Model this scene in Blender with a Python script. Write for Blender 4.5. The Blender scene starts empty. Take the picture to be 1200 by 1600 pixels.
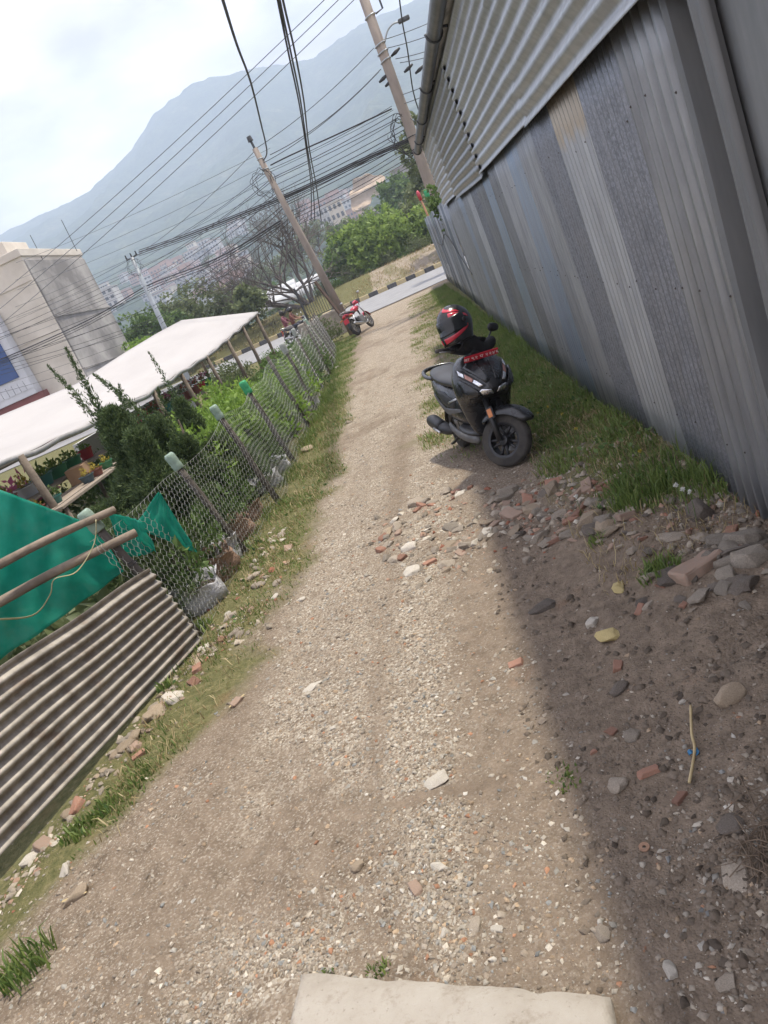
import bpy, bmesh, math, random
import numpy as np
from mathutils import Vector, Matrix
from mathutils.bvhtree import BVHTree

random.seed(7); rng = np.random.default_rng(7)
SC = bpy.context.scene
COL = SC.collection
R_ = math.radians

# ------------------------------------------------------------------ camera
# measured from the photograph: lane vanishing point, verticals, wheel size
CAM_H = 1.9; FPX = 1180.0; ROLL = R_(24.0); PITCH = R_(16.868); YAW = R_(8.857)
_fh = Vector((-math.sin(YAW), math.cos(YAW), 0)); _r0 = Vector((math.cos(YAW), math.sin(YAW), 0)); _z = Vector((0, 0, 1))
_fw = _fh * math.cos(PITCH) - _z * math.sin(PITCH)
_u0 = _z * math.cos(PITCH) + _fh * math.sin(PITCH)
# image right / up vectors in the picture (rolled)
_rt = (math.cos(ROLL), -math.sin(ROLL)); _up = (-math.sin(ROLL), -math.cos(ROLL))
cam_x = _r0 * math.cos(ROLL) + _u0 * -math.sin(ROLL)          # picture +x
cam_y = _r0 * math.sin(ROLL) + _u0 * math.cos(ROLL)           # picture up
cd = bpy.data.cameras.new('camera'); cam = bpy.data.objects.new('camera', cd); COL.objects.link(cam)
m = Matrix((cam_x, cam_y, -_fw)).transposed().to_4x4(); m.translation = (0, 0, CAM_H)
cam.matrix_world = m
cd.sensor_fit = 'VERTICAL'; cd.sensor_height = 24.0; cd.lens = FPX / 1600 * 24.0
cd.clip_start = 0.05; cd.clip_end = 20000
SC.camera = cam

def ray(x, y):
    dx, dy = x - 600.0, y - 800.0
    a = dx * _rt[0] + dy * _rt[1]; b = dx * _up[0] + dy * _up[1]
    return _fw + _r0 * (a / FPX) + _u0 * (b / FPX)
CAMP = Vector((0, 0, CAM_H))
def gz(x, y, z=0.0):                    # photo pixel -> point on the level z
    v = ray(x, y); return CAMP + v * ((z - CAM_H) / v.z)
def ay(x, y, Y):                        # photo pixel -> point at distance Y along the lane
    v = ray(x, y); return CAMP + v * (Y / v.y)
def ax(x, y, X):                        # photo pixel -> point on the plane x = X
    v = ray(x, y); return CAMP + v * (X / v.x)

# ------------------------------------------------------------------ world, sun, exposure
SUN_V = Vector((0.30, 0.20, 1.0)).normalized()       # towards the sun
SUN_EL = math.asin(SUN_V.z); SUN_AZ = math.atan2(SUN_V.x, SUN_V.y)
W = bpy.data.worlds.new('World'); SC.world = W; W.use_nodes = True
nt = W.node_tree; nt.nodes.clear()
def N(tree, kind, **kw):
    n = tree.nodes.new(kind)
    for k, v in kw.items():
        if k in n.inputs.keys(): n.inputs[k].default_value = v
        else: setattr(n, k, v)
    return n
out = N(nt, 'ShaderNodeOutputWorld'); bg = N(nt, 'ShaderNodeBackground'); bg.inputs['Strength'].default_value = 0.15
sky = N(nt, 'ShaderNodeTexSky'); sky.sky_type = 'NISHITA'; sky.sun_disc = False
sky.sun_elevation = SUN_EL; sky.sun_rotation = SUN_AZ; sky.air_density = 1.2; sky.dust_density = 4.0; sky.ozone_density = 1.0; sky.altitude = 1300
# thin, broken high cloud over the whole sky
tc = N(nt, 'ShaderNodeTexCoord'); sep = N(nt, 'ShaderNodeSeparateXYZ'); nt.links.new(tc.outputs['Generated'], sep.inputs[0])
mx = N(nt, 'ShaderNodeMath', operation='ADD'); nt.links.new(sep.outputs['Z'], mx.inputs[0]); mx.inputs[1].default_value = 0.22
dv = N(nt, 'ShaderNodeVectorMath', operation='DIVIDE'); nt.links.new(tc.outputs['Generated'], dv.inputs[0])
cmb = N(nt, 'ShaderNodeCombineXYZ')
for k in ('X', 'Y', 'Z'): nt.links.new(mx.outputs[0], cmb.inputs[k])
nt.links.new(cmb.outputs[0], dv.inputs[1])
nz = N(nt, 'ShaderNodeTexNoise'); nz.inputs['Scale'].default_value = 1.7; nz.inputs['Detail'].default_value = 7; nz.inputs['Roughness'].default_value = 0.55
nt.links.new(dv.outputs[0], nz.inputs['Vector'])
rp = N(nt, 'ShaderNodeValToRGB'); rp.color_ramp.elements[0].position = 0.34; rp.color_ramp.elements[0].color = (.72, .72, .72, 1)
rp.color_ramp.elements[1].position = 0.62; rp.color_ramp.elements[1].color = (.97, .97, .97, 1)
nt.links.new(nz.outputs['Fac'], rp.inputs['Fac'])
mix = N(nt, 'ShaderNodeMix', data_type='RGBA'); 
nz2 = N(nt, 'ShaderNodeTexNoise'); nz2.inputs['Scale'].default_value = 2.6; nz2.inputs['Detail'].default_value = 6; nt.links.new(dv.outputs[0], nz2.inputs['Vector'])
rp2 = N(nt, 'ShaderNodeValToRGB'); rp2.color_ramp.elements[0].position = .36; rp2.color_ramp.elements[0].color = (.425, .375, .455, 1); rp2.color_ramp.elements[1].position = .62; rp2.color_ramp.elements[1].color = (1, .945, .97, 1)
nt.links.new(nz2.outputs['Fac'], rp2.inputs['Fac'])
vs_ = N(nt, 'ShaderNodeVectorMath', operation='SCALE'); vs_.inputs['Scale'].default_value = 8.0; nt.links.new(rp2.outputs['Color'], vs_.inputs[0]); nt.links.new(vs_.outputs[0], mix.inputs[7])
nt.links.new(rp.outputs['Color'], mix.inputs[0]); nt.links.new(sky.outputs[0], mix.inputs[6])
nt.links.new(mix.outputs[2], bg.inputs['Color']); nt.links.new(bg.outputs[0], out.inputs['Surface'])

sl = bpy.data.lights.new('sun', 'SUN'); sl.energy = 3.8; sl.angle = R_(2.4); sl.color = (1.0, 0.93, 0.80)
so = bpy.data.objects.new('sun', sl); COL.objects.link(so)
so.rotation_euler = SUN_V.to_track_quat('Z', 'Y').to_euler(); so.location = (40, 30, 200)

SC.view_settings.view_transform = 'Standard'; SC.view_settings.look = 'None'
SC.view_settings.exposure = 0.80; SC.view_settings.gamma = 1.0; SC.view_settings.use_curve_mapping = False
cy = SC.cycles if hasattr(SC, 'cycles') else None
SC.render.engine = 'CYCLES'
SC.cycles.use_denoising = True
try: SC.cycles.denoiser = 'OPENIMAGEDENOISE'
except Exception: pass
SC.cycles.max_bounces = 6; SC.cycles.diffuse_bounces = 3; SC.cycles.glossy_bounces = 3; SC.cycles.transmission_bounces = 4
SC.cycles.transparent_max_bounces = 8; SC.cycles.volume_bounces = 2
SC.cycles.caustics_reflective = False; SC.cycles.caustics_refractive = False

# ------------------------------------------------------------------ materials
def new_mat(name):
    m = bpy.data.materials.new(name); m.use_nodes = True
    t = m.node_tree; b = t.nodes['Principled BSDF']; return m, t, b
def ramp(t, fac, stops):
    r = N(t, 'ShaderNodeValToRGB'); e = r.color_ramp.elements
    while len(e) < len(stops): e.new(0.5)
    for el, (p, c) in zip(e, stops):
        el.position = p; el.color = (*c, 1) if len(c) == 3 else c
    t.links.new(fac, r.inputs['Fac']); return r.outputs['Color']
def noise(t, scale, detail=5, rough=0.55, coord=None, dist=0.0, dim=None):
    n = N(t, 'ShaderNodeTexNoise'); n.inputs['Scale'].default_value = scale; n.inputs['Detail'].default_value = detail
    n.inputs['Roughness'].default_value = rough; n.inputs['Distortion'].default_value = dist
    if coord is not None: t.links.new(coord, n.inputs['Vector'])
    return n.outputs['Fac']
def mixc(t, fac, a, b, mode='MIX'):
    n = N(t, 'ShaderNodeMix', data_type='RGBA', blend_type=mode)
    for sock, v in ((n.inputs[0], fac), (n.inputs[6], a), (n.inputs[7], b)):
        if hasattr(v, 'is_linked'): t.links.new(v, sock)
        elif isinstance(v, tuple): sock.default_value = (*v, 1) if len(v) == 3 else v
        else: sock.default_value = v
    return n.outputs[2]
def coords(t, kind='Object'):
    return N(t, 'ShaderNodeTexCoord').outputs[kind]
def mapping(t, vec, scale=(1, 1, 1), rot=(0, 0, 0)):
    n = N(t, 'ShaderNodeMapping'); n.inputs['Scale'].default_value = scale; n.inputs['Rotation'].default_value = rot
    t.links.new(vec, n.inputs['Vector']); return n.outputs[0]
def bump(t, b, h, strength=0.3, dist=0.01):
    n = N(t, 'ShaderNodeBump'); n.inputs['Strength'].default_value = strength; n.inputs['Distance'].default_value = dist
    t.links.new(h, n.inputs['Height']); t.links.new(n.outputs[0], b.inputs['Normal'])

def simple(name, c1, c2=None, scale=8, rough=0.7, metal=0.0, bstr=0.2, bdist=0.004, spec=None, vary=0.0, coat=0.0, stops=(0.35, 0.65), rvar=0.0, stretch=None):
    """colour noise between c1 and c2, a little relief, optional per-object variation"""
    m, t, b = new_mat(name)
    co = coords(t)
    if stretch: co = mapping(t, co, stretch)
    c2 = c2 or tuple(v * 0.8 for v in c1)
    f = noise(t, scale, 6, 0.6, co)
    col = ramp(t, f, [(stops[0], c1), (stops[1], c2)])
    if vary:
        oi = N(t, 'ShaderNodeObjectInfo')
        hs = N(t, 'ShaderNodeHueSaturation')
        mr = N(t, 'ShaderNodeMapRange'); mr.inputs['To Min'].default_value = 1 - vary; mr.inputs['To Max'].default_value = 1 + vary
        t.links.new(oi.outputs['Random'], mr.inputs['Value']); t.links.new(mr.outputs[0], hs.inputs['Value'])
        t.links.new(col, hs.inputs['Color']); col = hs.outputs[0]
    t.links.new(col, b.inputs['Base Color'])
    b.inputs['Roughness'].default_value = rough; b.inputs['Metallic'].default_value = metal
    if rvar:
        mr = N(t, 'ShaderNodeMapRange'); mr.inputs['To Min'].default_value = rough - rvar; mr.inputs['To Max'].default_value = rough + rvar
        t.links.new(noise(t, scale * 2.3, 5, .6, co), mr.inputs['Value']); t.links.new(mr.outputs[0], b.inputs['Roughness'])
    if spec is not None: b.inputs['Specular IOR Level'].default_value = spec
    if coat: b.inputs['Coat Weight'].default_value = coat; b.inputs['Coat Roughness'].default_value = 0.08
    if bstr: bump(t, b, noise(t, scale * 4, 6, 0.65, co), bstr, bdist)
    return m

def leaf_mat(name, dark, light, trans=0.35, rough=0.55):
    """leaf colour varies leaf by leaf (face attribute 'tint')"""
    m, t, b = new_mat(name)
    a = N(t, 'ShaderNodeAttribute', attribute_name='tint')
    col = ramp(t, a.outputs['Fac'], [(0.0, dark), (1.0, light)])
    t.links.new(col, b.inputs['Base Color']); b.inputs['Roughness'].default_value = rough
    b.inputs['Specular IOR Level'].default_value = 0.35
    tr = N(t, 'ShaderNodeBsdfTranslucent'); t.links.new(col, tr.inputs['Color'])
    ms = N(t, 'ShaderNodeMixShader'); ms.inputs[0].default_value = trans
    t.links.new(b.outputs[0], ms.inputs[1]); t.links.new(tr.outputs[0], ms.inputs[2])
    t.links.new(ms.outputs[0], t.nodes['Material Output'].inputs['Surface'])
    return m
def attr_mat(name, rough=0.9, spec=0.25, bstr=0.4, bscale=90):
    """colour straight from the per-piece attribute 'col', with grain"""
    m, t, b = new_mat(name)
    a = N(t, 'ShaderNodeAttribute', attribute_name='col')
    co = coords(t)
    g = ramp(t, noise(t, bscale, 5, .6, co), [(0.3, (.72, .72, .72)), (0.7, (1.12, 1.1, 1.08))])
    t.links.new(mixc(t, 1.0, a.outputs['Color'], g, 'MULTIPLY'), b.inputs['Base Color'])
    b.inputs['Roughness'].default_value = rough; b.inputs['Specular IOR Level'].default_value = spec
    if bstr: bump(t, b, noise(t, bscale * 1.5, 4, .6, co), bstr, 0.003)
    return m

# ------------------------------------------------------------------ mesh helpers
def tag(o, label=None, cat=None, group=None, kind=None):
    if label: o['label'] = label
    if cat: o['category'] = cat
    if group: o['group'] = group
    if kind: o['kind'] = kind
    return o
def empty(name, loc=(0, 0, 0), rz=0.0):
    o = bpy.data.objects.new(name, None); COL.objects.link(o); o.location = loc; o.rotation_euler = (0, 0, rz)
    o.empty_display_size = 0.1
    return o
def link(name, me, mat=None, parent=None):
    if mat is not None and not me.materials: me.materials.append(mat)
    o = bpy.data.objects.new(name, me); COL.objects.link(o)
    if parent is not None: o.parent = parent
    return o
def copy_tree(o, parent=None):
    c = o.copy(); COL.objects.link(c); c.parent = parent
    for ch in list(o.children): copy_tree(ch, c)
    return c

class MB:
    def __init__(s): s.v = []; s.f = []
    def add(s, vs, fs):
        b = len(s.v); s.v.extend([tuple(p) for p in vs]); s.f.extend([tuple(i + b for i in f) for f in fs]); return s
    def box(s, c, d, rot=None, taper=1.0):
        x, y, z = d[0] / 2, d[1] / 2, d[2] / 2; k = taper
        vs = [(-x, -y, -z), (x, -y, -z), (x, y, -z), (-x, y, -z), (-x * k, -y * k, z), (x * k, -y * k, z), (x * k, y * k, z), (-x * k, y * k, z)]
        M = rot.to_matrix() if rot is not None and hasattr(rot, 'to_matrix') else rot
        vs = [(M @ Vector(p) if M is not None else Vector(p)) + Vector(c) for p in vs]
        return s.add(vs, [(0, 3, 2, 1), (4, 5, 6, 7), (0, 1, 5, 4), (1, 2, 6, 5), (2, 3, 7, 6), (3, 0, 4, 7)])
    def tube(s, pts, r, n=8, caps=True, flat=1.0):
        pts = [Vector(p) for p in pts]; k = len(pts)
        rs = r if isinstance(r, (list, tuple)) else [r] * k
        base = len(s.v); ref = None; rings = []
        for i, p in enumerate(pts):
            d = (pts[min(i + 1, k - 1)] - pts[max(i - 1, 0)])
            d = d.normalized() if d.length > 1e-9 else Vector((0, 0, 1))
            if ref is None:
                ref = Vector((0, 0, 1)) if abs(d.z) < 0.9 else Vector((1, 0, 0))
            a = d.cross(ref)
            if a.length < 1e-6: a = d.cross(Vector((0, 1, 0)))
            a.normalize(); b = a.cross(d).normalized(); ref = b
            rings.append([p + (a * math.cos(2 * math.pi * j / n) + b * (math.sin(2 * math.pi * j / n) * flat)) * rs[i] for j in range(n)])
        vs = [q for rg in rings for q in rg]; fs = []
        for i in range(k - 1):
            for j in range(n):
                j2 = (j + 1) % n; fs.append((i * n + j, i * n + j2, (i + 1) * n + j2, (i + 1) * n + j))
        if caps: fs.append(tuple(range(n - 1, -1, -1))); fs.append(tuple((k - 1) * n + j for j in range(n)))
        return s.add(vs, fs)
    def lathe(s, prof, n=16, M=None, caps=True):
        vs = []; fs = []; k = len(prof)
        for (r, z) in prof:
            for j in range(n):
                a = 2 * math.pi * j / n; vs.append(Vector((r * math.cos(a), r * math.sin(a), z)))
        if M is not None: vs = [M @ p for p in vs]
        for i in range(k - 1):
            for j in range(n):
                j2 = (j + 1) % n; fs.append((i * n + j, i * n + j2, (i + 1) * n + j2, (i + 1) * n + j))
        if caps: fs.append(tuple(range(n - 1, -1, -1))); fs.append(tuple((k - 1) * n + j for j in range(n)))
        return s.add(vs, fs)
    def loft(s, rings, caps=True):
        n = len(rings[0]); vs = [p for rg in rings for p in rg]; fs = []
        for i in range(len(rings) - 1):
            for j in range(n):
                j2 = (j + 1) % n; fs.append((i * n + j, i * n + j2, (i + 1) * n + j2, (i + 1) * n + j))
        if caps: fs.append(tuple(range(n - 1, -1, -1))); fs.append(tuple((len(rings) - 1) * n + j for j in range(n)))
        return s.add(vs, fs)
    def grid(s, fn, nu, nv):
        vs = [fn(i / (nu - 1), j / (nv - 1)) for i in range(nu) for j in range(nv)]
        fs = [(i * nv + j, (i + 1) * nv + j, (i + 1) * nv + j + 1, i * nv + j + 1) for i in range(nu - 1) for j in range(nv - 1)]
        return s.add(vs, fs)
    def xf(s, M):
        s.v = [tuple(M @ Vector(p)) for p in s.v]; return s
    def mesh(s, name, smooth=False):
        me = bpy.data.meshes.new(name); me.from_pydata(s.v, [], s.f)
        bm = bmesh.new(); bm.from_mesh(me); bmesh.ops.recalc_face_normals(bm, faces=bm.faces); bm.to_mesh(me); bm.free()
        if smooth: me.polygons.foreach_set('use_smooth', [True] * len(me.polygons))
        me.update(); return me
    def build(s, name, mat, parent=None, smooth=False, subsurf=0, solid=0.0, bevel=0.0, auto=None, M=None):
        if M is not None: s.xf(M)
        o = link(name, s.mesh(name, smooth or subsurf > 0 or auto is not None), mat, parent)
        if auto is not None:
            try: o.data.set_sharp_from_angle(angle=R_(auto))
            except Exception: pass
        if bevel:
            md = o.modifiers.new('bevel', 'BEVEL'); md.width = bevel; md.segments = 2; md.limit_method = 'ANGLE'; md.angle_limit = R_(35)
        if solid:
            md = o.modifiers.new('solid', 'SOLIDIFY'); md.thickness = solid; md.offset = 0
        if subsurf:
            md = o.modifiers.new('sub', 'SUBSURF'); md.levels = subsurf; md.render_levels = subsurf
        return o

def np_mesh(name, V, F, mat, attr=None, parent=None, smooth=False, obj=True):
    """big meshes from arrays; F (n,k) faces of one size; attr = {name: (domain, type, array)}"""
    V = np.asarray(V, dtype=np.float32).reshape(-1, 3); F = np.asarray(F, dtype=np.int32)
    me = bpy.data.meshes.new(name)
    n, k = F.shape
    me.vertices.add(len(V)); me.vertices.foreach_set('co', V.ravel())
    me.loops.add(n * k); me.loops.foreach_set('vertex_index', F.ravel())
    me.polygons.add(n); me.polygons.foreach_set('loop_start', np.arange(0, n * k, k, dtype=np.int32))
    try: me.polygons.foreach_set('loop_total', np.full(n, k, dtype=np.int32))
    except Exception: pass
    if smooth: me.polygons.foreach_set('use_smooth', np.ones(n, dtype=bool))
    me.update(calc_edges=True)
    for an, (dom, typ, arr) in (attr or {}).items():
        a = me.attributes.new(an, typ, dom)
        a.data.foreach_set('color' if 'COLOR' in typ else 'value', np.asarray(arr, dtype=np.float32).ravel())
    if mat is not None: me.materials.append(mat)
    if not obj: return me
    o = bpy.data.objects.new(name, me); COL.objects.link(o)
    if parent is not None: o.parent = parent
    return o

def unit(a): return a / (np.linalg.norm(a, axis=1, keepdims=True) + 1e-9)
def leaves(P, D, L, wr=0.45, tint=None, fold=0.12):
    """diamond leaves: base points P, directions D, lengths L -> V, F, tint per face"""
    n = len(P); D = unit(D); rv = rng.normal(size=(n, 3)); S = unit(np.cross(D, rv)); U = np.cross(S, D)
    L = np.asarray(L).reshape(-1, 1) * np.ones((n, 1)); wr = np.asarray(wr).reshape(-1, 1) * np.ones((n, 1))
    b = P; t = P + D * L; mI = P + D * L * 0.45 + U * L * fold
    V = np.stack([b, mI + S * L * wr * .5, t, mI - S * L * wr * .5], 1).reshape(-1, 3)
    i = np.arange(n)[:, None] * 4
    F = np.concatenate([i + [0, 1, 2], i + [0, 2, 3]], 1).reshape(-1, 3)
    tint = rng.random(n) if tint is None else tint
    return V, F, np.repeat(tint, 2)
def leaf_obj(name, P, D, L, mat, parent=None, wr=0.45, tint=None, obj=True, fold=.12):
    V, F, T = leaves(P, D, L, wr, tint, fold)
    return np_mesh(name, V, F, mat, {'tint': ('FACE', 'FLOAT', T)}, parent, obj=obj)

# value noise (numpy)
_perm = rng.random((256, 256))
def vnoise(x, y, s):
    x = np.asarray(x) * s + 91.3; y = np.asarray(y) * s + 37.7
    xi = np.floor(x).astype(int); yi = np.floor(y).astype(int); fx = x - xi; fy = y - yi
    fx = fx * fx * (3 - 2 * fx); fy = fy * fy * (3 - 2 * fy)
    a = _perm[xi % 256, yi % 256]; b = _perm[(xi + 1) % 256, yi % 256]; c = _perm[xi % 256, (yi + 1) % 256]; d = _perm[(xi + 1) % 256, (yi + 1) % 256]
    return (a * (1 - fx) + b * fx) * (1 - fy) + (c * (1 - fx) + d * fx) * fy
def fbm(x, y, s, o=4):
    v = 0; a = 0.5
    for _ in range(o): v = v + a * (vnoise(x, y, s) - .5); s *= 2.03; a *= .5
    return v
def sstep(a, b, x):
    t = np.clip((np.asarray(x, dtype=float) - a) / (b - a), 0, 1); return t * t * (3 - 2 * t)
# ------------------------------------------------------------------ ground
def fence_x(y):
    y = np.asarray(y, dtype=float); return -2.36 - 0.0032 * np.maximum(0, y - 9) ** 2 * (y < 27) - (y >= 27) * 0.0032 * 324
def lane_left(y):
    y = np.asarray(y, dtype=float)
    return np.interp(y, [1, 2.4, 3.1, 4.05, 5.65, 9.4, 15, 25, 36], [-2.75, -2.6, -2.28, -1.78, -1.66, -1.62, -1.9, -2.35, -3.1])
def gh(x, y):
    x = np.asarray(x, dtype=float); y = np.asarray(y, dtype=float)
    near = 1 - sstep(25, 34, y)
    z = near * (0.05 * fbm(x, y, .55, 4) * (1 - .8 * sstep(8, 12, y)) + (0.024 * fbm(x, y, 3.2, 3) + .016 * fbm(x, y, 9.0, 2)) * (1 - sstep(7, 10, y)))
    # wheel ruts
    rut = np.exp(-((x + 1.42 + .06 * np.sin(y * .7)) / .17) ** 2) + .7 * np.exp(-((x + .38 + .05 * np.sin(y * .6 + 1)) / .2) ** 2)
    z = z - 0.022 * rut * near
    # soil heaped against the tin wall
    bank = sstep(.05, .95, x) * (1 - sstep(4.9, 7.0, y)) * (x < 3)
    z = z + bank * (0.13 + .10 * fbm(x, y, 2.1, 4) + .05 * fbm(x, y, 8.0, 3)) + .03 * sstep(-.1, .3, x) * (x < 3) * fbm(x, y, 6.0, 3) * (1 - sstep(5, 6, y))
    lump = np.exp(-(((x - .55) / .28) ** 2 + ((y - 3.9) / .6) ** 2))
    z = z + .05 * lump
    z = z + .05 * sstep(.6, 1.1, x) * sstep(5.5, 8, y) * near * (x < 3)
    # rubble patch in the lane
    z = z + .035 * np.exp(-(((x + .55) / .45) ** 2 + ((y - 5.6) / .55) ** 2))
    # nursery plot a little lower
    z = z - .10 * sstep(0.15, .8, fence_x(y) - x) * near
    # bank and land beyond the road
    fz = sstep(58, 66.5, y) * (1.55 + .25 * fbm(x, y, .12, 3)) - 16.5 * sstep(78, 190, y)
    fz = fz + .12 * fbm(x, y, .9, 3) * sstep(57.5, 60, y)
    z = z + fz - .03 * ((y > 36) & (y < 56.2))
    return z
xs = np.concatenate([-np.geomspace(2600, 3.3, 60), np.arange(-3.2, 1.7, .035), np.geomspace(1.75, 2600, 50)])
ys = np.concatenate([-np.geomspace(400, 1.0, 18), np.arange(-.6, 1.0, .2), np.arange(1.0, 9, .035), np.geomspace(9.05, 36, 150), np.geomspace(36.2, 57, 40), np.geomspace(57.2, 80, 50), np.geomspace(81, 2600, 50)])
GX, GY = np.meshgrid(xs, ys, indexing='ij'); GZ = gh(GX, GY)
nx, ny = GX.shape
I = (np.arange(nx - 1)[:, None] * ny + np.arange(ny - 1)[None, :]).ravel()
F4 = np.stack([I, I + ny, I + ny + 1, I + 1], 1)
def masks(x, y):
    n1 = fbm(x, y, .9, 4); n2 = fbm(x, y, 2.7, 4)
    fx = fence_x(y); ll = lane_left(y)
    grass = sstep(-.12, .30, (ll - x) + .5 * n2 + .25 * n1) * (x > fx - 40) * sstep(1.2, 2.6, y + .8 * n1)
    grass = np.maximum(grass, sstep(.30, .75, x + .5 * n2 - .35 * (y < 4.4)) * sstep(4.0, 5.6, y + 2.2 * n1) * (1 - sstep(33, 36, y)))
    grass = np.maximum(grass, .8 * sstep(-.35, .25, x + .9 * n1 + .8 * n2 + .25) * sstep(6.6, 8.2, y) * np.clip(.45 + 2.0 * n2, 0.1, 1) * (1 - sstep(32, 36, y)))
    grass = np.maximum(grass, sstep(57.5, 60, y) * sstep(-.05, .2, n1 + n2 * .5) * .6)
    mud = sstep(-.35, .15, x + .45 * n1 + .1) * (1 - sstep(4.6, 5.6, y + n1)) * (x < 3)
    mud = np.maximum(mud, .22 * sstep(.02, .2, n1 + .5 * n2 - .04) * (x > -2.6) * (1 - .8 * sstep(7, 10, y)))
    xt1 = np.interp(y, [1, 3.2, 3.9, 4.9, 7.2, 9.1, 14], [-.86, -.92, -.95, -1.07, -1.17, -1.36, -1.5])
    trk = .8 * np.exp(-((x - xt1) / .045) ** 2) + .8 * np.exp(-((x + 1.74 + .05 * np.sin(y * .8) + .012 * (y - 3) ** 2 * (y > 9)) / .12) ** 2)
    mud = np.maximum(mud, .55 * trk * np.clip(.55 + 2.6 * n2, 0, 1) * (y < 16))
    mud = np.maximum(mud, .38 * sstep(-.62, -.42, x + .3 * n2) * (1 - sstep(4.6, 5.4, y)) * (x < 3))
    mud = np.maximum(mud, 1.0 * np.exp(-((y - 2.44 + .03 * x + .12 * n2) / .055) ** 2) * sstep(-1.85, -1.5, x) * np.clip(.7 + 3 * n2 + 1.5 * n1, 0, 1))  # dark band across the lane: an overhead shadow painted into the mud mask
    bands = np.exp(-((x + 1.30) / .34) ** 4) + .85 * np.exp(-((x + .70 - .04 * (y - 3)) / .20) ** 4) + .15 * np.exp(-((x + .32) / .22) ** 4)
    pale = np.clip(bands * (1 - sstep(8, 12, y)) + np.exp(-((x + 1.0) / 1.0) ** 4) * sstep(8, 12, y), 0, 1) * sstep(-.22, .14, n1 + .6 * n2 + .06) * (y < 33)
    pale = np.maximum(pale, .9 * sstep(29, 33, y) * (1 - sstep(36, 37, y)) + .9 * (y > 56.5) * (y < 59.5) + .55 * (y >= 59.5) * (y < 70))
    return grass, mud, pale  # mud holds real mud plus the painted shadow band
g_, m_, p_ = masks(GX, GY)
maskc = np.stack([g_, m_, p_, np.ones_like(g_)], -1).reshape(-1, 4)

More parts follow.
